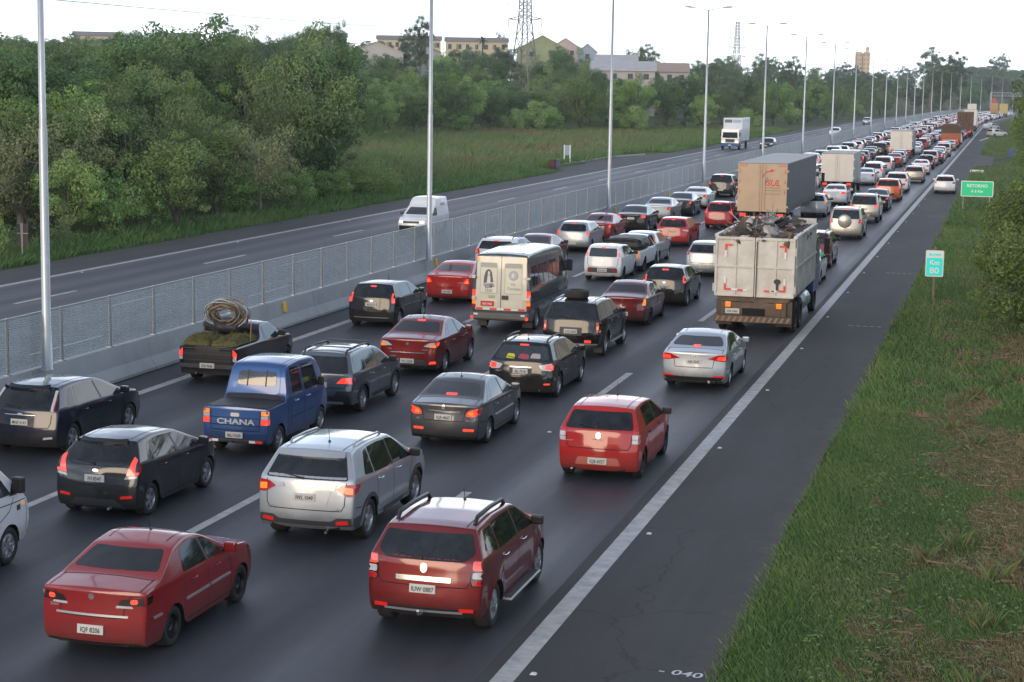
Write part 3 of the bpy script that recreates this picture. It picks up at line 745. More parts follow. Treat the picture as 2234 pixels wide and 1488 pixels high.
def handle(B, parent, y, z, m):
    for sg in (1, -1):
        h = B.cast((5, y, z), (-1, 0, 0))
        if h[0] is None: continue
        mb = MB().tube([(h[0].x-.01, y-.085, z), (h[0].x+.03, y-.06, z+.003), (h[0].x+.034, y+.06, z+.006), (h[0].x-.01, y+.085, z+.004)], .013, 6)
        o = mb.build('door_handle', m, parent, True)
        if sg < 0: o.data.transform(Matrix.Scale(-1, 4, (1, 0, 0))); o.data.flip_normals()
def rails(B, parent, y0, y1, m, xf=.86, h=.055, wd=.022):
    for sg in (1, -1):
        ys_ = [y0, y0+.14, (y0+y1)/2, y1-.14, y1]; pts = []
        for i, y in enumerate(ys_):
            x = B.hw*B.rr*xf; hh = B.cast((x, y, 6), (0, 0, -1)); z = hh[0].z if hh[0] else B.zroof
            pts.append((sg*x, y, z+(h if 0 < i < 4 else -.005)))
        MB().tube(pts, [wd*.9, wd, wd, wd, wd*.9], 8).build('roof_rail', m, parent, True)
def antenna(B, parent, y, L=.32, tilt=R(55), x=0):
    h = B.cast((x, y, 6), (0, 0, -1))
    if h[0] is None: return
    p = h[0]; e = p+Vector((0, -math.cos(tilt), math.sin(tilt)))*L
    MB().lathe([(.0, 0), (.03, 0), (.018, .03), (0, .03)], 8, 2, p-Vector((0, 0, .003))).tube([p, e], .0055, 5).build('antenna', BLACKP, parent)
def blob(B, parent, name, x, z, r_, m, view='rear', ry=None, n=14, off=.006):
    ry = ry or r_
    return B.panel(name, [(x+r_*math.cos(2*math.pi*k/n), z+ry*math.sin(2*math.pi*k/n)) for k in range(n)], m, parent, view, off=off, grid=.3)
# ================================================================== passenger cars
def car_body(kind, p, levels):
    g = dict(p)
    wb = g.setdefault('wb', {'sedan': 2.5, 'hatch': 2.45, 'suv': 2.65}[kind]); hw = g.setdefault('hw', {'sedan': .85, 'hatch': .84, 'suv': .91}[kind])
    h = g.setdefault('h', {'sedan': 1.46, 'hatch': 1.48, 'suv': 1.68}[kind]); ro = g.setdefault('ro', {'sedan': .95, 'hatch': .62, 'suv': .84}[kind])
    fo = g.setdefault('fo', .82); rw = g.setdefault('rw', {'sedan': .305, 'hatch': .305, 'suv': .355}[kind])
    b = g.setdefault('b', {'sedan': .93, 'hatch': .93, 'suv': 1.05}[kind]); yN = wb+fo; hz = g.setdefault('hz', b+.02)
    yWb = g.setdefault('yWb', wb-.38); yRf = g.setdefault('yRf', yWb-.78); sill = g.setdefault('sill', .20 if kind != 'suv' else .26)
    low = sill
    front = [(low, yN-.12), (low+.2, yN), (low+.36, yN-.02), (hz-.22, yN-.08), (hz-.12, yN-.16)]
    if kind == 'sedan':
        tz = g.setdefault('tz', 1.0); yTw = g.setdefault('yTw', -.28); yRr = g.setdefault('yRr', .42)
        rear = [(low, -ro+.10), (low+.10, -ro+.01), (low+.30, -ro), (low+.36, -ro+.03), (low+.42, -ro+.055), (tz-.10, -ro+.05), (tz-.03, -ro+.06), (tz, -ro+.10)]
        top = [(-ro+.10, tz-.01), (-ro+.22, tz+.015), (yTw, tz+.05), (yRr, h-.045), ((yRr+yRf)/2, h), (yRf, h-.045), (yWb, hz+.06), (yN-.42, hz-.05), (yN-.16, hz-.14)]
    else:
        sl = g.setdefault('sl', .26 if kind == 'hatch' else .22); zw = g.setdefault('zw', b+.03); q = g.setdefault('lip', .09)
        rear = [(low, -ro+.09), (low+.12, -ro+.005), (low+.32, -ro), (low+.38, -ro+.03), (low+.43, -ro+.05), (zw, -ro+q), (h-.16, -ro+q+sl), (h-.05, -ro+q+sl+.06)]
        yRr = -ro+q+sl+.06; g['yRr'] = yRr
        top = [(yRr, h-.045), (yRr+.25, h-.02), ((yRr+yRf)/2, h), (yRf, h-.05), (yWb, hz+.06), (yN-.42, hz-.05), (yN-.16, hz-.14)]
    belt = [(-ro, b+g.setdefault('bk', .03)), (wb*.5, b), (yN, b-.08)]
    B = Body(top, rear, front, wb, hw, rw, belt, g.setdefault('rr', .70 if kind != 'suv' else .76), sill=low, levels=levels, bow=g.get('bow', .10), fbow=g.get('fbow', .18), crown=g.get('crown', .04), arch=g.get('arch', .05), flare=g.get('flare', .012))
    B.g = g; B.kind = kind; B.beltk = belt
    return B
def roof_z(B, y): return sinterp(B.top, y)-B.crown
def clad(B, root, m, hgt=.07):
    for ya in (0, B.wb):
        poly = []
        for k in range(13):
            a = math.pi*(-.06+1.12*k/12); poly.append((ya-math.cos(a)*B.ra*.995, B.rw+math.sin(a)*B.ra*.995))
        for k in range(12, -1, -1):
            a = math.pi*(-.06+1.12*k/12); poly.append((ya-math.cos(a)*(B.ra+hgt), B.rw+math.sin(a)*(B.ra+hgt)))
        B.panel('arch_trim', poly, m, root, 'side', mirror=True, off=.010, grid=.3)
    B.panel('sill_trim', [(B.ra*1.02, B.sill+.01), (B.wb-B.ra*1.02, B.sill+.01), (B.wb-B.ra*1.06, B.sill+.10), (B.ra*1.06, B.sill+.10)], m, root, 'side', mirror=True, off=.008, grid=.4)
def dress(B, root, pm, o):
    """o: options"""
    g = B.g; kind = B.kind; hw, h, b, ro, wb = g['hw'], g['h'], g['b'], g['ro'], g['wb']; D = o.get('detail', 2)
    glass = o.get('glass', GLASS); yRr, yRf, yWb = g['yRr'], g['yRf'], g['yWb']
    body = me_obj('body', B.me, pm, root); link(bpy.data.objects.new('underbody', B.under), root).data.materials.append(DARKUN)
    rr = g['rr']
    # rear window
    if kind == 'sedan':
        z0 = roof_z(B, g['yTw'])+.075; z1 = h-.125
    else: z0 = g['zw']+.015; z1 = h-o.get('rwtop', .14)
    xw = o.get('rwx', (hw*(.80 if kind == 'sedan' else .83), hw*rr*(.93 if kind == 'sedan' else .95)))
    rwp = o.get('rwpoly') or [(-xw[0], z0), (xw[0], z0), (xw[1], z1), (-xw[1], z1)]
    B.panel('rear_window', rwp, o.get('rglass', glass), root, 'rear', rnd=o.get('rwr', .07), off=.004)
    # windscreen
    wz0, wz1 = g['hz']+.10, h-.13
    B.panel('windscreen', [(-hw*.86, wz0), (hw*.86, wz0), (hw*rr*.94, wz1), (-hw*rr*.94, wz1)], glass, root, 'front', rnd=.06)
    # side windows
    zl = lambda y: interp(B.beltk, y)+.03
    zh = lambda y: roof_z(B, y)-.055
    yB = o.get('yB', wb*.5+.02); yC = o.get('yC', .22 if kind == 'sedan' else .12); yA = o.get('yA', yWb-.13)
    yCt = o.get('yCt', (yRr+.16) if kind == 'sedan' else .22)
    pil = .035
    yq = o.get('quarter')
    wins = [[(yB+pil, zl(yB)), (yA, zl(yA)), (yRf+.08, zh(yRf)-.02), (yRf-.15, zh(yRf-.15)), (yB+pil-.04, zh(yB))],
            [(yC, zl(yC)), (yB-pil, zl(yB)), (yB-pil-.04, zh(yB)), ((yB+yCt)/2, zh((yB+yCt)/2)), (yCt, zh(yCt)-(.03 if kind == 'sedan' else .01))]]
    if yq: wins.append([(yq[0], zl(yq[0])+yq[2]), (yC-.05, zl(yC)), (yCt-.06, zh(yCt)-.015), (yq[1], zh(max(yq[1], yRr+.06))-.03)])
    for wpoly in wins: B.panel('side_window', wpoly, o.get('sglass', glass), root, 'side', mirror=True, rnd=.035, off=.003)
    if o.get('pillar', True) and D > 1:
        B.panel('door_pillar', [(yB-pil+.004, zl(yB)), (yB+pil-.004, zl(yB)), (yB+pil-.044, zh(yB)), (yB-pil-.036, zh(yB))], o.get('pillar_mat', BLACKP), root, 'side', mirror=True, off=.002)
    # lamps: right hand polygon, mirrored
    for L in o.get('lamps', []):
        nm, poly, m, view = L[:4]; B.panel(nm, poly, m, root, view, mirror=True, rnd=L[4] if len(L) > 4 else .03, off=L[5] if len(L) > 5 else .008, grid=.08)
    for L in o.get('trim', []):
        nm, poly, m, view = L[:4]; B.panel(nm, poly, m, root, view, mirror=L[6] if len(L) > 6 else None, rnd=L[4] if len(L) > 4 else .02, off=L[5] if len(L) > 5 else .006)
    pl = o.get('plate')
    if pl:
        hh = B.cast((0, -6, pl[0]), (0, 1, 0)); plate(root, (o.get('platex', 0), hh[0].y-.014, pl[0]), pl[1] if D > 0 else None, R(-4))
    if o.get('valance'):
        z = o['valance']; B.panel('lower_valance', [(-hw*.93, B.sill+.012), (hw*.93, B.sill+.012), (hw*.96, z), (-hw*.96, z)], o.get('valmat', BLACKP), root, 'rear', off=.005, rnd=.03)
    # wheels
    st = o.get('rim', '5')
    for y in (0, wb):
        for sg in (1, -1): wheel(root, sg*(hw-.025), y, g['rw'], st, o.get('tw', .64), sg, D > 0)
    if D > 0:
        mirror_pair(B, root, yWb-.16, zl(yWb-.16)+.06, o.get('mirmat', pm))
        if o.get('brake'):
            x, z, hx, hz_ = o['brake']; B.panel('brake_light', [(-hx, z-hz_), (hx, z-hz_), (hx, z+hz_), (-hx, z+hz_)], LREDON if o.get('lit', True) else LRED, root, 'rear', off=.012, rnd=.01)
        B.panel('headlamp', [(hw*.52, g['hz']-.24), (hw*.97, g['hz']-.22), (hw*.97, g['hz']-.08), (hw*.6, g['hz']-.12)], HEADL, root, 'front', mirror=True, rnd=.03)
    if D > 1:
        zb = interp(B.beltk, .5)
        for y in (yC+.30, yB+.30): handle(B, root, y, zb-.12, o.get('handle', pm))
        yr = g['rw']+.07
        ln = [('side', [(yB-.02, zl(yB)), (yB+.01, b-.3), (yB+.01, B.sill+.06)], True), ('side', [(yC+.02, zl(yC)), (B.ra*1.03, b-.22), (B.ra*1.05, B.sill+.10)], True),
              ('side', [(yWb-.08, zl(yWb)-.02), (wb-B.ra*1.08, b-.3), (wb-B.ra*1.1, B.sill+.08)], True), ('side', [(B.ra*1.02, B.sill+.075), (wb-B.ra*1.05, B.sill+.075)], True)]
        if kind == 'sedan':
            tz = g['tz']; xt = o.get('trunkx', .62)
            ln += [('rear', [(-hw*.80, tz+.0), (-hw*xt, tz-.18), (-hw*xt*.92, B.sill+.42), (hw*xt*.92, B.sill+.42), (hw*xt, tz-.18), (hw*.80, tz+.0)], False),
                   ('top', [(-hw*.84, g['yTw']-.04), (hw*.84, g['yTw']-.04)], False), ('top', [(hw*.83, g['yTw']), (hw*.84, -ro+.16)], True)]
        else:
            zt0 = B.sill+o.get('gate', .40)
            ln += [('rear', [(-hw*.80, g['zw']-.02), (-hw*.78, zt0+.1), (-hw*.72, zt0), (hw*.72, zt0), (hw*.78, zt0+.1), (hw*.80, g['zw']-.02)], False)]
        ln += [('side', [(-ro+.12, B.sill+.40), (-B.ra*1.02, B.sill+.36)], True)]
        ln += [('top', [(hw*rr*.80, yRr+.10), (hw*rr*.82, yRf-.05)], True)]
        B.seams(ln, root)
        if o.get('ant') is not None: antenna(B, root, o['ant'][0], *o['ant'][1:])
        if o.get('wiper'):
            z = o['wiper']; hh = B.cast((-.05, -6, z), (0, 1, 0)); h2 = B.cast((-.42, -6, z+.05), (0, 1, 0))
            MB().tube([hh[0]+Vector((0, -.02, 0)), h2[0]+Vector((0, -.02, 0))], [.014, .007], 6).lathe([(0, -.02), (.025, -.02), (.02, .01), (0, .01)], 8, 1, hh[0]+Vector((0, -.02, 0))).build('wiper', BLACKP, root)
        if o.get('badge'):
            blob(B, root, 'badge', 0, o['badge'][0], o['badge'][1], o.get('badge_mat', CHROME), ry=o['badge'][2] if len(o['badge']) > 2 else None)
        if o.get('script'):
            for (x, z, txt, sz) in o['script']:
                hh = B.cast((x, -6, z), (0, 1, 0))
                if hh[0] is None: continue
                t = bpy.data.objects.new('badge_lettering', text_mesh(txt, sz, .002).copy()); t.data.materials.append(SILVTR); link(t, root); t.location = (x, hh[0].y-.008, z)
                n_ = hh[1]; t.rotation_euler = (math.pi/2-math.atan2(n_.z, -n_.y)*1.0, 0, 0) if False else (math.pi/2, 0, 0)
    if o.get('rails'): rails(B, root, *o['rails'])
    if o.get('extra'): o['extra'](B, root)
    if o.get('clad'): clad(B, root, o['clad'])
LAMPN = 'tail_light'
VS = .955                                # car lengths measured against the lane grid
def place(px, which, B):
    p = gnd(*px); off = (B.hw-.12)*VS
    x = p.x-(off if which[1] == 'R' else -off); y = p.y-(B.wb*VS if which[0] == 'F' else 0)
    return (x, y, 0)
def car(label, cat, pn, px, which, kind, dims, opts, name=None, rz=0.0, group=None):
    D = opts.get('detail', 2)
    B = car_body(kind, dims, 2 if D > 1 else 1)
    root = empty(name or {'sedan': 'sedan_car', 'hatch': 'hatchback_car', 'suv': 'suv_car'}[kind], place(px, which, B), R(rz)); root.scale = (VS, VS, VS); tag(root, label, cat, group)
    dress(B, root, P(pn), opts); return root, B

def hl(hw, z0, z1, x0, out=1.0):          # simple upright lamp block at the corner
    return [(x0, z0), (hw*out, z0), (hw*out, z1), (x0, z1)]
# ------------------------------------------------------------------ the near vehicles, each its own
# 1 red three-box sedan, bottom left
def x_siena(B, root):
    hw = B.hw
    for y0, y1 in ((.42, 1.20), (1.25, 1.95)): B.panel('side_moulding', [(y0, .565), (y1, .565), (y1, .60), (y0, .60)], SILVTR, root, 'side', mirror=True, off=.014, rnd=.012)
    B.panel('side_moulding', [(-.62, .565), (-.38, .565), (-.38, .60), (-.62, .60)], SILVTR, root, 'side', mirror=True, off=.014, rnd=.012)
car('red four-door sedan with smoked tail lamps and black steel wheels', 'car', 'red', (365, 1407), 'RR', 'sedan',
    dict(wb=2.37, ro=.96, fo=.80, hw=.83, h=1.45, tz=1.03, b=.95, yTw=-.34, yRr=.42, yRf=1.22, yWb=1.98, rw=.295, rr=.69),
    dict(yB=1.18, yC=.36, yCt=.52, rim='steel', plate=(.44, 'IQF 8206'), rwr=.05, ant=(.95, .36, R(60)), badge=(.90, .045),
     lamps=[(LAMPN, [(.38, .80), (.80, .80), (.83, .93), (.45, .89)], LSMOKE, 'rear', .03, .008), ('brake_light', [(.58, .825), (.68, .825), (.68, .895), (.58, .885)], LCORE, 'rear', .03, .014), ('reverse_light', [(.37, .765), (.62, .765), (.60, .795), (.38, .797)], LWHITE, 'rear', .01, .009), (LAMPN, [(-.80, .81), (-.66, .82), (-.62, .92), (-.78, .92)], LSMOKE, 'side', .02, .007)],
     trim=[('tailgate_strip', [(-.55, .63), (.55, .63), (.55, .66), (-.55, .66)], SILVTR, 'rear', .01, .012), ('bumper_recess', [(-.36, .36), (.36, .36), (.30, .52), (-.30, .52)], P('red'), 'rear', .05, .002)],
     handle=P('red'), mirmat=P('red'), valance=.25, extra=x_siena, script=[(-.58, .74, 'Siena', .07)]))
# 2 wine red compact SUV with black rails, bottom centre
def x_duster(B, root):
    hw = B.hw
    B.panel('chrome_bar', [(-.42, .83), (.42, .83), (.42, .90), (-.42, .90)], CHROME, root, 'rear', off=.02, rnd=.01)
    for sg in (1, -1):
        MB().box((sg*(hw-.02), .42, .30), (sg*(hw+.13), 2.2, .335), .012).build('side_step', SILVTR, root)
        MB().box((sg*(hw+.0), .47, .3352), (sg*(hw+.10), 2.15, .345)).build('step_tread', BLACKP, root)
    MB().tube([(.0, -.80, .36), (.0, -.95, .36), (.0, -.97, .40)], .022, 8).lathe([(0, .40), (.028, .405), (.034, .43), (.02, .455), (0, .46)], 10, 2, (0, -.97, 0)).build('tow_ball', CHROME, root)
    for k, (z0, z1, m) in enumerate(((1.02, 1.15, LREDON), (.90, .995, LWHITE), (.80, .88, LRED))):
        B.panel('tail_light', [(.735, z0), (.90, z0), (.89, z1), (.735, z1)], m, root, 'rear', mirror=True, off=.012, rnd=.03, grid=.06)
        B.panel('tail_light', [(-.78, z0), (-.66, z0), (-.66, z1), (-.78, z1)], m, root, 'side', mirror=True, off=.010, rnd=.02, grid=.06)
    B.panel('lamp_housing', [(.715, .78), (.93, .78), (.92, 1.17), (.715, 1.17)], LSMOKE, root, 'rear', mirror=True, off=.006, rnd=.03, grid=.08)
    B.panel('bumper_reflector', [(.55, .40), (.76, .40), (.76, .45), (.55, .45)], REFRED, root, 'rear', mirror=True, off=.014, rnd=.012)
car('wine red compact SUV with black roof rails, silver side steps and a tow ball', 'car', 'wine', (1065, 1366), 'RR', 'suv',
    dict(wb=2.67, ro=.82, fo=.80, hw=.91, h=1.64, b=1.10, zw=1.13, sl=.24, rw=.345, rr=.735, sill=.30, flare=.03, yWb=2.30, yRf=1.55),
    dict(yB=1.30, yC=.26, yCt=.30, quarter=(-.34, -.12, .09), rim='cover', plate=(.72, 'IUW 0887'), rails=(-.15, 1.45, BLACKP, .90, .075, .034), badge=(1.02, .055, .07), rwr=.05,
     rwpoly=[(-.60, 1.13), (.60, 1.13), (.75, 1.24), (.66, 1.50), (-.66, 1.50), (-.75, 1.24)], valance=.44, wiper=1.17, ant=(1.35, .2, R(70)), mirmat=BLACKP, handle=CHROME, gate=.46, extra=x_duster,
     trim=[('plate_recess', [(-.36, .62), (.36, .62), (.32, .83), (-.32, .83)], P('wine'), 'rear', .03, .002), ('skid_strip', [(-.6, .37), (.6, .37), (.6, .40), (-.6, .40)], SILVTR, 'rear', .01, .012)]))
# 3 silver SUV
def x_rav(B, root):
    hw = B.hw
    B.panel('rear_bumper', [(-hw, .30), (hw, .30), (hw, .52), (.60, .52), (.48, .455), (-.48, .455), (-.60, .52), (-hw, .52)], GREYP, root, 'rear', off=.012, rnd=.03, grid=.08)
    B.panel('rear_bumper', [(-.80, .32), (-B.ra-.04, .32), (-B.ra-.05, .52), (-.84, .52)], GREYP, root, 'side', mirror=True, off=.010, rnd=.01, grid=.08)
    B.panel('plate_recess', [(-.40, .72), (.40, .72), (.48, .98), (-.48, .98)], P('silver'), root, 'rear', off=.010, rnd=.04)
    B.panel('spoiler', [(-.62, 1.50), (.62, 1.50), (.60, 1.60), (-.60, 1.60)], P('silver'), root, 'rear', off=.05, rnd=.02)
    MB().tube([(.42, -.70, .28), (.42, -.93, .27)], .03, 8).build('exhaust_pipe', CHROME, root)
car('silver SUV with dark grey plastic bumper, arches and wide red and clear tail lamps', 'car', 'silver', (795, 1172), 'RR', 'suv',
    dict(wb=2.66, ro=.92, fo=.97, hw=.925, h=1.69, b=1.07, zw=1.15, sl=.30, rw=.36, rr=.715, sill=.30, bk=.10, yWb=2.44, yRf=1.55),
    dict(yB=1.28, yC=.28, yCt=.32, quarter=(-.20, .10, .02), rim='5', plate=(.86, 'IWL 1049'), rails=(-.05, 1.40, SILVTR, .90, .05, .02), badge=(1.05, .065, .055), rwr=.05, brake=(0, 1.565, .16, .018),
     lamps=[(LAMPN, [(.56, 1.02), (.76, .90), (.95, .90), (.95, 1.12), (.70, 1.10)], LRED, 'rear', .02, .020), ('brake_light', [(.72, .95), (.86, .94), (.86, 1.05), (.72, 1.06)], LORANGE, 'rear', .02, .026), ('reverse_light', [(.38, 1.03), (.55, .995), (.57, 1.09), (.42, 1.09)], LWHITE, 'rear', .015, .018), (LAMPN, [(-.88, .92), (-.62, .96), (-.50, 1.10), (-.84, 1.11)], LRED, 'side', .02, .016), ('bumper_reflector', [(.58, .40), (.80, .42), (.78, .48), (.58, .46)], REFRED, 'rear', .015, .020)],
     clad=GREYP, wiper=1.19, ant=(.10, .26, R(80), .1), gate=.34, mirmat=BLACKP, handle=CHROME, extra=x_rav, script=[(-.62, .66, 'TOYOTA', .05), (.62, .66, '4WD', .05)]))
# 4 dark grey hatchback
def x_fiesta(B, root):
    B.panel('spoiler', [(-.58, 1.34), (.58, 1.34), (.56, 1.40), (-.56, 1.40)], P('graphite'), root, 'rear', off=.06, rnd=.02)
    MB().tube([(.30, -.55, .22), (.30, -.68, .215)], .024, 8).build('exhaust_pipe', SILVTR, root)
    B.panel('bumper_insert', [(-.55, .24), (.55, .24), (.40, .38), (-.40, .38)], GREYP, root, 'rear', off=.006, rnd=.03)
car('dark grey five-door hatchback with tall red tail lamps and five-spoke alloys', 'car', 'graphite', (320, 1122), 'RR', 'hatch',
    dict(wb=2.49, ro=.66, fo=.80, hw=.86, h=1.47, b=.97, zw=1.0, sl=.34, rw=.305, rr=.66, bk=.07, yWb=2.30, yRf=1.35),
    dict(yB=1.16, yC=.20, yCt=.36, quarter=(-.08, .20, .02), rim='5', plate=(.76, 'IVI 8547'), badge=(.90, .06, .025), rwr=.07,
     rwpoly=[(-.52, .98), (.52, .98), (.66, 1.12), (.60, 1.36), (-.60, 1.36), (-.66, 1.12)],
     lamps=[(LAMPN, [(.60, .82), (.82, .84), (.84, 1.0), (.74, 1.24), (.70, 1.24), (.66, 1.02)], LREDON, 'rear', .03, .010), ('reverse_light', [(.57, .76), (.80, .79), (.81, .83), (.60, .81)], LWHITE, 'rear', .015, .012), (LAMPN, [(-.56, .84), (-.40, .88), (-.30, 1.18), (-.36, 1.20), (-.55, 1.0)], LRED, 'side', .02, .008), ('bumper_reflector', [(.50, .40), (.74, .42), (.72, .47), (.52, .45)], REFRED, 'rear', .015, .012)],
     wiper=1.03, handle=P('graphite'), mirmat=P('graphite'), extra=x_fiesta, gate=.44, ant=None, sglass=GLASS))
# 6 dark blue hatchback at the left edge
def x_focus(B, root):
    B.panel('spoiler', [(-.60, 1.36), (.60, 1.36), (.58, 1.43), (-.58, 1.43)], P('navy'), root, 'rear', off=.07, rnd=.02)
    B.panel('chrome_strip', [(-.36, .875), (.36, .875), (.36, .89), (-.36, .89)], CHROME, root, 'rear', off=.012, rnd=.005)
car('navy blue hatchback with slim pale pillar tail lamps beside the median barrier', 'car', 'navy', (152, 985), 'RR', 'hatch',
    dict(wb=2.64, ro=.78, fo=.88, hw=.90, h=1.50, b=.97, zw=1.0, sl=.38, rw=.315, rr=.66, yWb=2.42, yRf=1.48),
    dict(yB=1.28, yC=.22, yCt=.36, quarter=(-.18, .16, .02), rim='5', plate=(.73, 'MNF 5141'), badge=(.90, .06, .025), rwr=.05,
     lamps=[(LAMPN, [(.69, .98), (.75, .97), (.655, 1.36), (.60, 1.36)], LWHITE, 'rear', .01, .012), ('brake_light', [(.755, .95), (.775, .96), (.68, 1.36), (.66, 1.36)], LRED, 'rear', .005, .014), ('bumper_reflector', [(.54, .37), (.76, .40), (.74, .44), (.56, .42)], LWHITE, 'rear', .015, .012)],
     wiper=1.04, handle=P('navy'), mirmat=P('navy'), extra=x_focus, gate=.42, rwx=(.66, .57)))
# 9 grey-blue estate car
def x_week(B, root):
    B.panel('spoiler', [(-.55, 1.49), (.55, 1.49), (.53, 1.56), (-.53, 1.56)], BLACKP, root, 'rear', off=.07, rnd=.02)
    B.panel('tailgate_strip', [(-.30, .86), (.30, .86), (.30, .90), (-.30, .90)], CHROME, root, 'rear', off=.014, rnd=.01)
    B.panel('rear_bumper', [(-.82, .28), (.82, .28), (.84, .62), (.45, .62), (.38, .50), (-.38, .50), (-.45, .62), (-.84, .62)], BLACKP, root, 'rear', off=.012, rnd=.03, grid=.08)
    B.panel('skid_strip', [(-.6, .30), (.6, .30), (.6, .36), (-.6, .36)], SILVTR, root, 'rear', off=.018, rnd=.01)
    for y in (-.15, 1.1): MB().box((-.55, y-.03, 1.585), (.55, y+.03, 1.61), .01).build('roof_crossbar', BLACKP, root)
car('grey-blue estate car with roof rails, crossbars and black lower bumper', 'car', 'greyblue', (785, 897), 'RR', 'suv',
    dict(wb=2.44, ro=.92, fo=.82, hw=.85, h=1.56, b=.99, zw=1.02, sl=.22, rw=.325, rr=.72, sill=.27, yWb=2.1, yRf=1.32),
    dict(yB=1.10, yC=.26, yCt=.30, quarter=(-.52, -.42, .02), rim='7', plate=(.76, 'IPZ 4166'), rwr=.06, rails=(-.55, 1.2, BLACKP, .88, .06, .025), brake=(0, 1.525, .12, .02), sglass=GLASS_L,
     lamps=[(LAMPN, [(.42, .80), (.84, .80), (.86, .95), (.55, .93)], LREDON, 'rear', .03, .012), (LAMPN, [(-.84, .82), (-.62, .84), (-.60, .94), (-.82, .94)], LRED, 'side', .02, .010)],
     clad=BLACKP, wiper=1.06, handle=P('greyblue'), mirmat=BLACKP, extra=x_week, gate=.42))
# 10 dark grey sedan with lion badge
car('dark grey small sedan with rounded roof and silver bar above its plate', 'car', 'grey', (1058, 965), 'RR', 'sedan',
    dict(wb=2.44, ro=.98, fo=.80, hw=.83, h=1.45, tz=1.02, b=.94, yTw=-.40, yRr=.34, yRf=1.22, yWb=2.06, rw=.30, rr=.67),
    dict(yB=1.14, yC=.16, yCt=.42, quarter=(-.16, .30, .0), rim='7', plate=(.70, 'IQR 4663'), rwr=.10, ant=(.46, .26, R(75)), badge=(.92, .04, .05), brake=(0, 1.12, .13, .016), trunkx=.60, sglass=GLASS_L, rglass=GLASS_L,
     lamps=[(LAMPN, [(.50, .74), (.70, .72), (.84, .84), (.80, .92), (.56, .86)], LREDON, 'rear', .06, .012), ('indicator_light', [(.56, .76), (.68, .77), (.67, .85), (.57, .83)], LORANGE, 'rear', .04, .018), ('reflector_light', [(.46, .40), (.70, .40), (.70, .455), (.46, .455)], LREDON, 'rear', .015, .014), (LAMPN, [(-.84, .76), (-.62, .86), (-.60, .92), (-.82, .90)], LRED, 'side', .03, .010)],
     trim=[('chrome_bar', [(-.40, .80), (.40, .80), (.40, .835), (-.40, .835)], CHROME, 'rear', .015, .02), ('side_moulding', [(.45, .56), (2.0, .56), (2.0, .59), (.45, .59)], SILVTR, 'side', .01, .014, True)],
     handle=P('grey'), mirmat=P('grey'), valance=.27, script=[(-.60, .64, '207', .05), (.56, .64, 'XR-S', .045)]))
# 11 red sedan, newer
car('deep red sedan with clear and orange tail lamps and a dark lower bumper', 'car', 'wine', (965, 812), 'RR', 'sedan',
    dict(wb=2.51, ro=.98, fo=.80, hw=.85, h=1.50, tz=1.06, b=.97, yTw=-.34, yRr=.46, yRf=1.30, yWb=2.12, rw=.31, rr=.68),
    dict(yB=1.20, yC=.30, yCt=.54, quarter=(.02, .44, .0), rim='7', plate=(.42, 'IVC 2220'), rwr=.08, ant=(.52, .30, R(70)), badge=(.90, .045), brake=(0, 1.40, .12, .014), trunkx=.60, sglass=GLASS_L,
     lamps=[(LAMPN, [(.45, .83), (.84, .80), (.86, .96), (.60, .93)], LWHITE, 'rear', .03, .010), ('indicator_light', [(.62, .81), (.82, .80), (.83, .88), (.66, .88)], LORANGE, 'rear', .03, .016), (LAMPN, [(-.90, .82), (-.66, .86), (-.60, .95), (-.86, .95)], LREDON, 'side', .02, .010), ('bumper_reflector', [(.60, .34), (.80, .36), (.80, .43), (.64, .42)], LREDON, 'rear', .015, .012)],
     trim=[('tailgate_strip', [(-.50, .64), (.50, .64), (.50, .665), (-.50, .665)], CHROME, 'rear', .01, .012), ('bumper_insert', [(-.60, .30), (.60, .30), (.48, .46), (-.48, .46)], GREYP, 'rear', .04, .008)],
     handle=P('wine'), mirmat=P('wine'), valance=.29, script=[(-.52, .74, 'Siena', .05), (.50, .74, 'ESSENCE', .04)]))
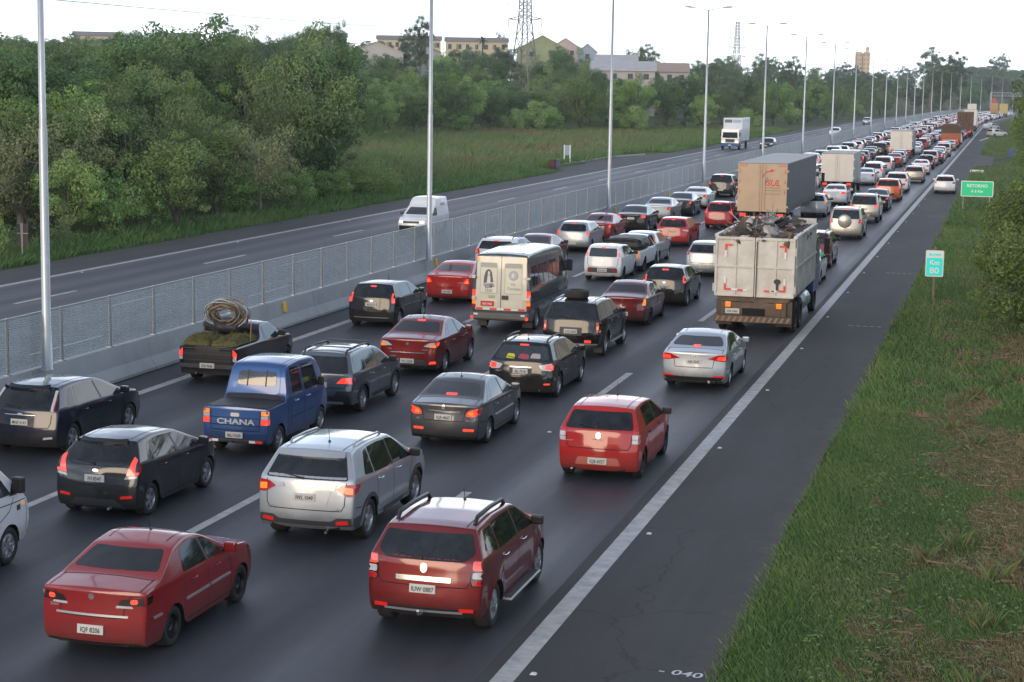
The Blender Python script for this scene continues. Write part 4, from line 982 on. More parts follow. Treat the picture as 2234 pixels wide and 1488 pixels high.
# 12 black hatchback with big roof rails
def x_sub(B, root):
    for x, z, s_, m in ((-.30, 1.10, .09, MATS.get('cargo_y') or mat('cargo_y', (.55, .50, .03), .6)), (.05, 1.10, .11, MATS.get('cargo_r') or mat('cargo_r', (.35, .05, .08), .6)), (.36, 1.12, .10, mat('cargo_w', (.35, .33, .30), .7))):
        B.panel('cargo_seen_through_window', [(x-s_*1.4, z-.05), (x+s_*1.4, z-.06), (x+s_*1.1, z+.05), (x-s_, z+.06)], m, root, 'rear', off=.006, rnd=.04)
    MB().tube([(.52, -.60, .27), (.52, -.75, .265)], .035, 10).build('exhaust_pipe', CHROME, root)
    B.panel('chrome_strip', [(-.28, .835), (.28, .835), (.28, .85), (-.28, .85)], CHROME, root, 'rear', off=.014, rnd=.005)
car('black hatchback with arched roof rails and white-cornered tail lamps', 'car', 'black', (1212, 865), 'RR', 'hatch',
    dict(wb=2.62, ro=.80, fo=.92, hw=.89, h=1.49, b=.96, zw=1.01, sl=.36, rw=.325, rr=.68, yWb=2.30, yRf=1.40),
    dict(yB=1.22, yC=.16, yCt=.34, quarter=(-.14, .16, .02), rim='7', plate=(.74, 'IRL 7718'), rails=(-.20, 1.30, BLACKP, .92, .08, .024), rwr=.08, brake=(0, 1.37, .12, .018), ant=(.05, .26, R(78)), rglass=GLASS_L, sglass=GLASS_L,
     lamps=[(LAMPN, [(.48, .90), (.56, .78), (.80, .76), (.86, .92), (.84, .96)], LWHITE, 'rear', .03, .010), ('brake_light', [(.64, .80), (.85, .79), (.87, .93), (.66, .92)], LREDON, 'rear', .03, .016), (LAMPN, [(-.74, .80), (-.54, .84), (-.48, .94), (-.70, .95)], LRED, 'side', .02, .010), ('bumper_reflector', [(.62, .40), (.78, .41), (.78, .45), (.62, .44)], LREDON, 'rear', .01, .014)],
     trim=[('plate_recess', [(-.30, .66), (.30, .66), (.30, .82), (-.30, .82)], GREYP, 'rear', .03, .006)], wiper=1.05, handle=P('black'), mirmat=P('black'), gate=.42, extra=x_sub, script=[(-.58, .72, 'IMPREZA', .045), (.58, .70, 'SUBARU', .045)]))
# 13 bright red hatchback
def x_sand(B, root):
    for k, (z0, z1, m) in enumerate(((.98, 1.14, LRED), (.88, .97, LWHITE), (.79, .87, LWHITE))):
        B.panel('tail_light', [(.70, z0), (.88, z0), (.86-.03*(2-k)*0, z1), (.70+(.02 if k == 0 else 0), z1)], m, root, 'rear', mirror=True, off=.012, rnd=.02, grid=.06)
        B.panel('tail_light', [(-.58, z0), (-.44, z0), (-.40, z1), (-.54, z1)], m, root, 'side', mirror=True, off=.010, rnd=.02, grid=.06)
    MB().tube([(-.52, -.55, .24), (-.52, -.71, .235)], .026, 8).build('exhaust_pipe', CHROME, root)
    B.panel('bumper_insert', [(-.48, .32), (.48, .32), (.42, .48), (-.42, .48)], mat('bumper_pink', (.42, .12, .09), .4), root, 'rear', off=.006, rnd=.04)
car('bright red five-door hatchback running beside the solid edge line', 'car', 'brightred', (1393, 1040), 'RR', 'hatch',
    dict(wb=2.59, ro=.68, fo=.80, hw=.87, h=1.53, b=1.0, zw=1.04, sl=.30, rw=.31, rr=.72, yWb=2.24, yRf=1.42),
    dict(yB=1.22, yC=.20, yCt=.30, rim='steel', plate=(.41, 'IQB 6027'), rwr=.06, badge=(.93, .05, .065), script=[(0, .845, 'RENAULT', .045), (-.60, .80, 'SANDERO', .04)], wiper=1.09, handle=BLACKP, mirmat=BLACKP, extra=x_sand, gate=.46, ant=(1.28, .30, R(85)), rwx=(.72, .62)))
# 14 silver sedan with swept red lamps
def x_kia(B, root):
    MB().tube([(.42, -.75, .25), (.42, -.94, .245)], .036, 10).build('exhaust_pipe', CHROME, root)
car('pale silver sedan with swept red tail lamps and a black lower bumper', 'car', 'silver', (1585, 843), 'RR', 'sedan',
    dict(wb=2.70, ro=.98, fo=.88, hw=.89, h=1.45, tz=1.05, b=.95, yTw=-.52, yRr=.42, yRf=1.42, yWb=2.40, rw=.325, rr=.68),
    dict(yB=1.28, yC=.14, yCt=.50, quarter=(-.22, .36, .0), rim='7', plate=(.78, 'AIK 9247'), rwr=.09, brake=(0, 1.135, .10, .02), badge=(.93, .06, .035), trunkx=.62,
     lamps=[(LAMPN, [(.36, .86), (.70, .80), (.88, .80), (.89, .97), (.66, .97)], LRED, 'rear', .03, .012), ('brake_light', [(.62, .83), (.84, .83), (.84, .93), (.64, .92)], LREDON, 'rear', .03, .018), (LAMPN, [(-.90, .82), (-.66, .86), (-.58, .95), (-.84, .96)], LRED, 'side', .02, .010), ('bumper_reflector', [(.50, .37), (.84, .37), (.82, .42), (.56, .41)], REFRED, 'rear', .015, .014)],
     valance=.37, handle=CHROME, mirmat=P('silver'), extra=x_kia, script=[(-.55, .68, 'CERATO', .045)]))
# 15 black hatchback, lane by the barrier
car('black five-door hatchback with tall red pillar lamps ahead of the hay pickup', 'car', 'black', (778, 708), 'RL', 'hatch',
    dict(wb=2.49, ro=.66, fo=.78, hw=.84, h=1.49, b=.98, zw=1.0, sl=.22, rw=.30, rr=.70, yWb=2.16, yRf=1.38),
    dict(yB=1.16, yC=.12, yCt=.24, quarter=(-.20, -.05, .02), rim='5', plate=(.78, 'IPE 9172'), rwr=.05, brake=(0, 1.36, .10, .022), badge=(.90, .05, .02), sglass=GLASS_L,
     lamps=[(LAMPN, [(.69, .84), (.80, .84), (.76, 1.30), (.66, 1.30)], LREDON, 'rear', .02, .012), (LAMPN, [(-.56, .86), (-.50, .86), (-.34, 1.28), (-.40, 1.28)], LORANGE, 'side', .015, .010)],
     trim=[('chrome_strip', [(-.6, .34), (.6, .34), (.6, .36), (-.6, .36)], SILVTR, 'rear', .005, .014)], handle=P('black'), mirmat=P('black'), gate=.40, ant=(1.2, .25, R(60))))
# 16 bright red sedan
car('bright red rounded sedan beside the grey minibus', 'car', 'brightred', (950, 655), 'RL', 'sedan',
    dict(wb=2.53, ro=.98, fo=.82, hw=.86, h=1.47, tz=1.08, b=.96, yTw=-.42, yRr=.40, yRf=1.34, yWb=2.18, rw=.31, rr=.69),
    dict(yB=1.2, rim='5', plate=(.46, 'IVX 7997'), rwr=.08, sglass=GLASS_L, rglass=GLASS_L, valance=.30, badge=(.93, .05, .02), script=[(.5, .80, 'PRISMA', .05)],
     lamps=[(LAMPN, [(.60, .78), (.84, .76), (.86, .94), (.70, .95)], LREDON, 'rear', .05, .012), ('indicator_light', [(.70, .80), (.84, .79), (.85, .87), (.74, .88)], LORANGE, 'rear', .03, .018)], handle=P('brightred'), mirmat=P('brightred')))
# 18 black off-roader, spare tyre on its roof
def x_paj(B, root):
    B.panel('chrome_strip', [(-.80, .43), (.80, .43), (.80, .46), (-.80, .46)], SILVTR, root, 'rear', off=.03, rnd=.01)
    for sg in (1, -1):
        MB().box((sg*(B.hw-.04), .5, .34), (sg*(B.hw+.06), 2.2, .38), .012).build('side_step', SILVTR, root)
        MB().box((sg*(B.hw-.30), -.47, .14), (sg*(B.hw-.04), -.445, .42)).build('mud_flap', GREYP, root)
car('black boxy off-roader carrying a spare tyre on its roof', 'car', 'black', (1315, 775), 'RR', 'suv',
    dict(wb=2.72, ro=1.05, fo=.75, hw=.90, h=1.70, b=1.12, zw=1.16, sl=.22, rw=.37, rr=.74, sill=.40, flare=.04, yWb=2.02, yRf=1.30),
    dict(yB=1.10, yC=.16, yCt=.22, quarter=(-.62, -.52, .02), rim='5', plate=(.82, 'OOI 0078'), rwr=.05, rails=(-.5, 1.25, SILVTR, .90, .06, .02), wiper=1.22, sglass=GLASS_L, clad=GREYP,
     lamps=[(LAMPN, [(.76, .80), (.90, .80), (.90, 1.10), (.76, 1.10)], LRED, 'rear', .02, .012), ('indicator_light', [(.77, .88), (.89, .88), (.89, .99), (.77, .99)], LORANGE, 'rear', .02, .018), ('reflector_light', [(.42, .49), (.62, .49), (.62, .57), (.42, .57)], LREDON, 'rear', .01, .016), (LAMPN, [(-.98, .80), (-.84, .80), (-.84, 1.10), (-.98, 1.10)], LORANGE, 'side', .02, .010)],
     trim=[('plate_recess', [(-.34, .70), (.34, .70), (.34, .94), (-.34, .94)], GREYP, 'rear', .03, .004)], handle=P('black'), mirmat=P('black'), gate=.36, extra=x_paj))
t = bpy.data.objects.new('spare_tyre', MB().lathe([(.20, -.11), (.26, -.12), (.33, -.11), (.36, -.07), (.36, .07), (.33, .11), (.26, .12), (.20, .11), (.19, 0), (.20, -.11)], 26, 2).mesh('spare_tyre', True)); t.data.materials.append(RUBBER); link(t)
pz = [o for o in bpy.data.objects if o.get('label', '').startswith('black boxy off-roader')][0]
t.location = (pz.location.x-.10, pz.location.y+.15, 1.735); tag(t, 'black spare tyre lying flat on the black off-roader roof', 'tyre')
# 19 dark red sedan
car('dark red small sedan with orange-topped tail lamps ahead of the off-roader', 'car', 'darkred', (1412, 708), 'RR', 'sedan',
    dict(wb=2.49, ro=.94, fo=.76, hw=.82, h=1.44, tz=1.04, b=.93, yTw=-.36, yRr=.36, yRf=1.24, yWb=2.04, rw=.29, rr=.69),
    dict(yB=1.15, rim='steel', plate=(.45, 'IOX 3379'), rwr=.07, badge=(.90, .04), lamps=[(LAMPN, [(.66, .74), (.82, .74), (.84, .98), (.72, .98)], LORANGE, 'rear', .04, .012), (LAMPN, [(-.84, .78), (-.74, .78), (-.72, .96), (-.82, .97)], LRED, 'side', .02, .010)],
     handle=P('darkred'), mirmat=BLACKP, valance=.26))
# 20 black hatchback beside the scrap truck
car('black five-door hatchback with an orange lit indicator near the scrap truck', 'car', 'black', (1495, 667), 'RR', 'hatch',
    dict(wb=2.49, ro=.66, fo=.78, hw=.84, h=1.49, b=.98, zw=1.0, sl=.22, rw=.30, rr=.70, yWb=2.16, yRf=1.38),
    dict(yB=1.16, yC=.12, yCt=.24, quarter=(-.20, -.05, .02), rim='7', plate=(.74, 'ISH 8502'), rwr=.05, brake=(0, 1.355, .12, .026), badge=(.90, .05, .02),
     lamps=[(LAMPN, [(.69, .90), (.80, .90), (.76, 1.30), (.66, 1.30)], LREDON, 'rear', .02, .012), ('indicator_light', [(.685, 1.14), (.76, 1.14), (.74, 1.26), (.675, 1.26)], LORANGE, 'rear', .02, .018)], handle=P('black'), mirmat=P('black'), gate=.40))
# 21 white small hatchback
def x_uno(B, root):
    B.panel('bumper_insert', [(-.64, .36), (.64, .36), (.62, .56), (-.62, .56)], GREYP, root, 'rear', off=.008, rnd=.05)
    B.panel('bumper_lamp', [(.44, .42), (.60, .42), (.58, .50), (.44, .50)], LRED, root, 'rear', mirror=True, off=.016, rnd=.03)
car('white boxy small hatchback with red lamps beside its rear window', 'car', 'white', (1355, 612), 'RR', 'hatch',
    dict(wb=2.38, ro=.62, fo=.74, hw=.82, h=1.50, b=.97, zw=1.0, sl=.16, rw=.29, rr=.76, yWb=2.10, yRf=1.40),
    dict(yB=1.14, yC=.14, yCt=.20, rim='steel', plate=(.46, 'IVN 6601'), rwr=.06, brake=(0, 1.375, .09, .02), badge=(.86, .045), rglass=GLASS_L, rwx=(.60, .56),
     lamps=[(LAMPN, [(.65, 1.02), (.78, 1.02), (.74, 1.32), (.62, 1.32)], LREDON, 'rear', .04, .014), ('reverse_light', [(.66, 1.025), (.76, 1.025), (.755, 1.10), (.66, 1.10)], LWHITE, 'rear', .02, .018)],
     handle=P('white'), mirmat=BLACKP, gate=.40, extra=x_uno))
# 22 silver hatchback
car('silver rounded hatchback with small toys behind its rear window', 'car', 'silver', (1432, 576), 'RR', 'hatch',
    dict(wb=2.60, ro=.72, fo=.86, hw=.86, h=1.48, b=.95, zw=.99, sl=.34, rw=.305, rr=.68, yWb=2.28, yRf=1.40),
    dict(yB=1.2, yC=.14, yCt=.28, rim='7', rwr=.08, lamps=[(LAMPN, [(.68, 1.02), (.80, 1.02), (.70, 1.32), (.62, 1.32)], LRED, 'rear', .03, .012), ('indicator_light', [(.70, 1.06), (.78, 1.06), (.73, 1.22), (.67, 1.22)], LORANGE, 'rear', .02, .016), ('bumper_reflector', [(.58, .30), (.76, .31), (.76, .38), (.58, .37)], LREDON, 'rear', .01, .014)],
     trim=[('bumper_strip', [(-.78, .52), (.78, .52), (.78, .55), (-.78, .55)], MATS['paint_navy'], 'rear', .005, .012), ('side_moulding', [(.45, .50), (2.1, .50), (2.1, .56), (.45, .56)], GREYP, 'side', .01, .012, True)], handle=P('silver'), mirmat=P('silver'), sglass=GLASS_L))
# 23 silver hatchback half behind the scrap truck
car('pale silver hatchback half hidden behind the scrap truck', 'car', 'silver', (1505, 600), 'RL', 'hatch',
    dict(wb=2.46, ro=.66, fo=.78, hw=.83, h=1.50, b=.98, zw=1.02, sl=.26, rw=.30, rr=.72, yWb=2.16, yRf=1.38),
    dict(rim='5', plate=(.46, 'IVN 2266'), rwr=.08, badge=(.86, .05), lamps=[(LAMPN, [(.70, .92), (.82, .92), (.78, 1.16), (.66, 1.12)], LRED, 'rear', .03, .012)], handle=P('silver'), detail=2, rwx=(.68, .58)))
# ------------------------------------------------------------------ middle distance cars
def lampset(hw, z0, z1, x0, top=None, m=None, m2=None):
    L = [(LAMPN, [(x0, z0), (hw*.98, z0), (hw*.98, z1), (x0+.06, z1)], m or LRED, 'rear', .03, .012)]
    if m2: L.append(('brake_light', [(x0+.1, z0+.03), (hw*.94, z0+.03), (hw*.93, z1-.03), (x0+.12, z1-.03)], m2, 'rear', .03, .018))
    return L
SED = dict(wb=2.55, ro=.98, fo=.85, hw=.86, h=1.46, tz=1.05, b=.95, yTw=-.42, yRr=.42, yRf=1.36, yWb=2.22, rw=.31, rr=.68)
HAT = dict(wb=2.48, ro=.66, fo=.80, hw=.85, h=1.49, b=.97, zw=1.0, sl=.28, rw=.305, rr=.70, yWb=2.18, yRf=1.38)
SUVD = dict(wb=2.66, ro=.86, fo=.86, hw=.91, h=1.70, b=1.08, zw=1.12, sl=.22, rw=.36, rr=.75)
def mid(label, pn, px, which, kind, dims, cat='car', **o):
    hw = dims['hw']; dd = dict(detail=1, rim='5', plate=(.55, None), lamps=lampset(hw, .80 if kind != 'suv' else .92, .97 if kind != 'suv' else 1.14, .58 if kind == 'sedan' else .66, m2=LREDON), brake=(0, dims['h']-(.12 if kind != 'sedan' else .30), .10, .016), valance=.28)
    if kind == 'sedan': dd.pop('brake')
    dd.update(o); return car(label, cat, pn, px, which, kind, dims, dd)
mid('dark red sedan half hidden behind the grey minibus roof', 'darkred', (1231, 573), 'FR', 'sedan', SED, rwr=.07, mirmat=BLACKP)
mid('white car with roof bars showing only its roof above the grey minibus', 'white', (1128, 600), 'RR', 'suv', dict(SUVD, h=1.60), rails=(-.2, 1.5, BLACKP, .9, .06, .025))
mid('silver hatchback with wide black rear window beside the barrier', 'silver', (1286, 549), 'RR', 'hatch', HAT, plate=(.44, None), rwr=.12, rwx=(.66, .56), lamps=lampset(.85, .84, 1.04, .64, m=LREDON))
mid('bright red sedan behind a black sedan in the lane by the barrier', 'red', (1337, 528), 'RR', 'sedan', SED, plate=(.78, None))
mid('black sedan between a red sedan and a silver saloon by the barrier', 'black', (1411, 506), 'RR', 'sedan', SED, plate=(.80, None), lamps=lampset(.86, .82, 1.0, .50, m=LRED, m2=LREDON))
mid('bright red hatchback alone in its lane behind the container lorry', 'brightred', (1501, 538), 'RR', 'hatch', dict(HAT, sl=.2), plate=(.80, 'IKG 7714'), lamps=[(LAMPN, [(.68, .90), (.80, .90), (.76, 1.32), (.65, 1.32)], LRED, 'rear', .03, .012), ('reverse_light', [(.50, .86), (.80, .80), (.81, .88), (.55, .90)], LWHITE, 'rear', .02, .013)], rim='steel')
mid('silver sedan with warm lit boot between two dark sedans', 'silver', (1465, 485), 'RR', 'sedan', SED)
mid('dark grey sedan just behind the white sedan by the barrier', 'graphite', (1510, 471), 'RR', 'sedan', SED)
mid('white sedan with thin dark rear window by the barrier', 'white', (1542, 455), 'RR', 'sedan', dict(SED, h=1.43), plate=(.5, None))
mid('dark brown SUV next to the container lorry', 'graphite', (1598, 430), 'RR', 'suv', SUVD)
mid('red hatchback with black roof rails left of the container lorry', 'brightred', (1543, 497), 'RL', 'hatch', dict(HAT, h=1.56), rails=(-.2, 1.3, BLACKP, .9, .06, .02), lamps=[(LAMPN, [(.68, .92), (.80, .92), (.78, 1.34), (.66, 1.36)], LREDON, 'rear', .03, .012)], plate=(.6, None))
mid('white compact car with an orange indicator squeezed ahead of the scrap truck', 'white', (1784, 621), 'RR', 'hatch', HAT, lamps=[(LAMPN, [(.62, .82), (.83, .82), (.82, 1.0), (.68, 1.0)], LORANGE, 'rear', .04, .014)], mirmat=BLACKP)
mid('dark red off-roader with white roof ahead of the white compact', 'wine', (1809, 584), 'RR', 'suv', dict(SUVD, h=1.68, hw=.88, sl=.12, rr=.80), lamps=lampset(.88, .86, 1.10, .72, m=LREDON), mirmat=BLACKP, rails=(-.5, 1.3, SILVTR, .8, .05, .02), plate=(.5, None))
def x_tr4(B, root):
    MB().lathe([(0, -.14), (.30, -.14), (.36, -.10), (.37, 0), (.37, .10), (0, .10)], 26, 1, (-.05, -.88, 1.02)).build('spare_wheel_cover', P('champagne'), root, True)
mid('champagne off-roader with a round spare wheel cover on its tailgate', 'champagne', (1877, 522), 'RR', 'suv', dict(SUVD, h=1.75, hw=.89, sl=.14, rr=.80), plate=(.56, None), platex=.12, extra=x_tr4, rails=(-.3, 1.3, SILVTR, .88, .05, .02), clad=GREYP)
mid('pale silver seven-seat SUV with a black rear window ahead of the champagne off-roader', 'champagne', (1914, 486), 'RR', 'suv', dict(SUVD, h=1.78, hw=.92, sill=.40, rr=.76), rails=(-.4, 1.3, SILVTR, .88, .05, .02), lamps=lampset(.92, .98, 1.12, .60, m=LREDON), plate=(.85, None))
mid('dark grey sedan between the pale seven-seater and the orange SUV', 'graphite', (1936, 460), 'RR', 'sedan', SED)
mid('orange SUV with black rear window in the lane beside the shoulder', 'orange', (1961, 439), 'RR', 'suv', dict(SUVD, h=1.66), plate=(.8, None))
mid('white SUV just ahead of the orange SUV', 'white', (1978, 420), 'RR', 'suv', dict(SUVD, h=1.62), plate=(.8, None))
mid('beige estate car ahead of the white SUV', 'beige', (2013, 399), 'RR', 'suv', dict(SUVD, h=1.50, b=1.0, zw=1.02, hw=.89, rw=.32), plate=(.7, None), rails=(-.4, 1.4, SILVTR, .88, .04, .02))
mid('white sedan with lit high brake light ahead of the beige estate', 'white', (2025, 381), 'RR', 'sedan', SED, brake=(0, 1.30, .14, .03))
mid('white hatchback driving alone on the paved shoulder', 'white', (2081, 423), 'RR', 'hatch', dict(HAT, h=1.48), plate=(.46, None), lamps=lampset(.85, .82, .97, .58, m=LRED))
mid('white sedan right behind the tall white box lorry', 'white', (1845, 448), 'RR', 'sedan', SED, brake=(0, 1.16, .10, .02), lamps=lampset(.86, .84, 1.0, .46, m=LREDON))
mid('white car with an orange indicator alongside the container lorry cab', 'white', (1800, 473), 'RR', 'hatch', HAT, lamps=[(LAMPN, [(.62, .86), (.83, .86), (.82, 1.06), (.68, 1.06)], LORANGE, 'rear', .04, .014)], mirmat=BLACKP)
# ------------------------------------------------------------------ vans, pickups and lorries
STEELW = mat('truck_white_panel', (0.66, 0.64, 0.58), 0.55, noise=(1.4, .75, (0.42, 0.37, 0.30), 'Object'), bump=(.08, .02))
RUSTY = mat('rusty_frame', (0.10, 0.075, 0.055), 0.85, noise=(2.5, .8, (0.20, 0.13, 0.08), 'Object'))
MUDDY = mat('muddy_flap', (0.12, 0.095, 0.07), 0.9, noise=(2, .8, (0.05, 0.042, 0.035), 'Object'))
CONTB = mat('container_door_tan', (0.52, 0.38, 0.25), 0.6, noise=(1.1, .7, (0.42, 0.30, 0.19), 'Object'))
TARPG = mat('grey_side_tarpaulin', (0.075, 0.085, 0.092), 0.7, noise=(.8, .5, (0.055, 0.06, 0.065), 'Object'), bump=(.25, .05))
ROOFG = mat('lorry_roof_grey', (0.36, 0.345, 0.33), 0.6, noise=(.7, .7, (0.24, 0.23, 0.22), 'Object'))
BOXW = mat('box_lorry_white', (0.66, 0.62, 0.55), 0.5, noise=(1.0, .5, (0.52, 0.48, 0.42), 'Object'))
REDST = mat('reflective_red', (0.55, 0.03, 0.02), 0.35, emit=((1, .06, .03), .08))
WHITEST = mat('reflective_white', (0.75, 0.74, 0.72), 0.35)
def dual_wheels(root, hw, y, r_=.50):
    for sg in (1, -1):
        for k, x in enumerate((hw, hw-.34)):
            if k == 1 or True: wheel(root, sg*x, y, r_, 'steel', .40, sg, True)
def panel_box(root, name, a, b, m, bev=.01): return MB().box(a, b, bev).build(name, m, root)
def flat_poly(name, poly, y, m, root, th=.006, facing=-1):       # decal on a rear face (x,z)
    return MB().prism(poly, 1, y, y+facing*th).build(name, m, root)
# ---- scrap lorry: rear at y 57.6
def scrap_truck():
    hw = 1.25; cx = -6.42-1.10; y0 = 57.0
    t = empty('scrap_lorry', (cx, y0, 0)); tag(t, 'dirty white high-sided lorry with double rear doors loaded with scrap', 'lorry')
    zb, zt, L = 1.22, 3.06, 6.2
    # bottom of the body tapers in
    MB().prism([(-1.02, zb-.18), (1.02, zb-.18), (hw, zb+.02), (-hw, zb+.02)], 1, .06, L).build('floor_pan', RUSTY, t)
    for sg in (1, -1):
        o = panel_box(t, 'side_wall', (min(sg*hw, sg*(hw-.06)), .08, zb), (max(sg*hw, sg*(hw-.06)), L, zt), STEELW)
        for k in range(14): panel_box(o, 'rib', (min(sg*hw, sg*(hw+.045)), .18+k*.44, zb+.02), (max(sg*hw, sg*(hw+.045)), .25+k*.44, zt-.02), STEELW, .012)
        panel_box(o, 'belt_rail', (min(sg*hw, sg*(hw+.06)), .1, 2.12), (max(sg*hw, sg*(hw+.06)), L, 2.20), STEELW)
        panel_box(o, 'top_rail', (min(sg*(hw-.08), sg*(hw+.05)), .06, zt), (max(sg*(hw-.08), sg*(hw+.05)), L, zt+.09), STEELW)
    panel_box(t, 'front_wall', (-hw, L-.06, zb), (hw, L, zt+.25), STEELW)
    for sg in (1, -1):
        x0, x1 = (.015, hw-.005) if sg > 0 else (-hw+.005, -.015)
        d = panel_box(t, 'rear_door', (x0, 0, zb-.02), (x1, .055, zt+.02), STEELW); d['label'] = 'white ribbed rear door with red corner reflectors'
        for x in (x0+.03, x0+(x1-x0)*.52, x1-.03): panel_box(d, 'rib', (x-.035, -.045, zb), (x+.035, .0, zt), STEELW, .012)
        for z in (zb+.02, 2.15, zt-.03): panel_box(d, 'rib', (x0+.01, -.048, z-.035), (x1-.01, .0, z+.035), STEELW, .012)
        for z in (zb+.25, zt-.4): MB().tube([(sg*(hw+.03), -.02, z-.12), (sg*(hw+.03), -.02, z+.12)], .035, 8).build('hinge', STEELW, d)
    MB().tube([(.06, -.06, zb-.1), (.06, -.06, zt-.1)], .018, 6).build('latch_bar', RUSTY, t)
    e = -.052
    for (x, z, sx, sz) in ((-.95, 2.86, 1, -1), (.98, 2.86, -1, -1), (-.95, 1.40, 1, 1), (.98, 1.40, -1, 1)):
        flat_poly('corner_reflector', [(x, z), (x+sx*.22, z), (x+sx*.22, z+sz*.06), (x+sx*.06, z+sz*.06), (x+sx*.06, z+sz*.20), (x, z+sz*.20)], e+.0, REDST, t)
        flat_poly('corner_reflector', [(x, z+sz*.22), (x+sx*.06, z+sz*.22), (x+sx*.06, z+sz*.42), (x, z+sz*.42)], e, WHITEST, t)
        if sz > 0: flat_poly('corner_reflector', [(x+sx*.24, z-.0), (x+sx*.44, z), (x+sx*.44, z+.06), (x+sx*.24, z+.06)], e, WHITEST, t)
    for x in (-.42, .42):
        flat_poly('corner_reflector', [(x-.1, 1.38), (x+.06, 1.38), (x+.06, 1.44), (x-.1, 1.44)], e, REDST, t); flat_poly('corner_reflector', [(x+.08, 1.38), (x+.22, 1.38), (x+.22, 1.44), (x+.08, 1.44)], e, WHITEST, t)
    # dark stencilled skull-like mark
    n = 12
    flat_poly('stencil_mark', [(.72+.11*math.cos(2*math.pi*k/n), 1.72+.085*math.sin(2*math.pi*k/n)) for k in range(n)], e, PLTXT, t)
    flat_poly('stencil_mark', [(.68, 1.64), (.76, 1.64), (.75, 1.44), (.69, 1.44)], e, PLTXT, t)
    # chassis, lamps, bumper, plate
    panel_box(t, 'chassis_beam', (-.45, .1, .85), (-.33, 8.2, 1.08), RUSTY); panel_box(t, 'chassis_beam', (.33, .1, .85), (.45, 8.2, 1.08), RUSTY)
    panel_box(t, 'rear_crossmember', (-1.02, .04, .60), (1.02, .12, 1.02), RUSTY)
    panel_box(t, 'chassis_recess', (-.36, .02, .58), (.36, .05, .84), DARKUN)
    b = panel_box(t, 'rear_bumper', (-1.22, -.10, .40), (1.22, .02, .60), RUSTY, .015)
    for k in range(13):
        x = -1.2+k*.185; MB().prism([(x, .42), (x+.07, .42), (x+.15, .58), (x+.08, .58)], 1, -.103, -.108).build('hazard_stripe', mat('faded_stripe', (.30, .19, .12), .7), b)
    for x in (-.80, .80):
        o = panel_box(t, 'tail_light', (x-.09, -.06, .86), (x+.09, .04, 1.03), LORANGE, .02); panel_box(o, 'bracket', (x-.04, .0, .6), (x+.04, .04, .86), RUSTY, .005)
        panel_box(t, 'mud_flap', ((.70 if x > 0 else -1.20), .16, .28), ((1.20 if x > 0 else -.70), .19, 1.10), MUDDY)
    plate(t, (-.66, -.02, .74), 'IHX 2466', 0, False, .45, .16)
    for y in (1.15, 2.45): dual_wheels(t, 1.22, y)
    for sg in (1, -1): wheel(t, sg*1.20, 7.1, .50, 'steel', .40, sg)
    MB().lathe([(0, 0), (.30, 0), (.32, .03), (.32, 1.1), (.30, 1.13), (0, 1.13)], 16, 1, (1.0, 3.4, .75)).build('fuel_tank', SILVTR, t, True)
    # cab ahead of the body
    c = MB().prism([(L+.15, .75), (L+2.15, .70), (L+2.25, 1.4), (L+1.95, 2.55), (L+1.5, 2.75), (L+.3, 2.75), (L+.15, 2.5)], 0, -1.2, 1.2).build('cab', P('blue'), t)
    MB().prism([(L+.75, 1.75), (L+1.75, 1.75), (L+1.6, 2.6), (L+.8, 2.6)], 0, 1.19, 1.215).build('cab_window', GLASS, t)
    for sg in (1, -1): MB().tube([(sg*1.2, L+1.95, 2.5), (sg*1.42, L+2.0, 2.5), (sg*1.42, L+2.0, 2.1)], .02, 6).box((min(sg*1.36, sg*1.55), L+1.93, 1.95), (max(sg*1.36, sg*1.55), L+2.03, 2.5), .02).build('mirror', BLACKP, t)
    # mound of scrap: crushed plates, sacks, tubes - nobody could count it
    r = random.Random(5); sh = MB()
    cols = [mat('scrap_dark', (.06, .058, .055), .7, noise=(9, .7, (.12, .10, .085), 'Object')), mat('scrap_light', (.45, .44, .43), .5, .3, noise=(7, .7, (.16, .14, .12), 'Object')), mat('scrap_brown', (.17, .115, .075), .8, noise=(8, .7, (.08, .055, .04), 'Object')), mat('scrap_red', (.40, .04, .03), .5)]
    V = []; F = []; MI = []
    def crumple(cx_, cy_, cz_, s_, mi):
        bm = bmesh.new(); bmesh.ops.create_icosphere(bm, subdivisions=2, radius=1.0) if r.random() < .35 else bmesh.ops.create_cube(bm, size=1.6)
        if len(bm.verts) == 8: bmesh.ops.subdivide_edges(bm, edges=list(bm.edges), cuts=2, use_grid_fill=True)
        sc = Vector((s_*r.uniform(.6, 1.6), s_*r.uniform(.6, 1.6), s_*r.uniform(.15, .8))); rot = Matrix.Rotation(r.uniform(-.9, .9), 4, 'X') @ Matrix.Rotation(r.uniform(-.9, .9), 4, 'Y') @ Matrix.Rotation(r.uniform(0, 6), 4, 'Z')
        n0 = len(V)
        bm.verts.index_update()
        for v in bm.verts:
            c_ = Vector((v.co.x*sc.x, v.co.y*sc.y, v.co.z*sc.z))*(1+r.uniform(-.28, .28)); c_ = rot @ c_; V.append((cx_+c_.x, cy_+c_.y, cz_+c_.z))
        for f in bm.faces: F.append([v.index+n0 for v in f.verts]); MI.append(mi)
        bm.free()
    for k in range(330):
        x = r.uniform(-1.08, 1.08); y = r.uniform(.15, 5.9); dome = .42*(1-(abs(x)/1.25)**2)*(.75+.25*math.sin(y*1.7))
        crumple(x, y, 2.90+dome*r.uniform(.1, 1.0), r.uniform(.10, .28), r.choice([0, 0, 1, 1, 2, 2, 0, 3] if k % 5 == 0 else [0, 0, 1, 1, 2]))
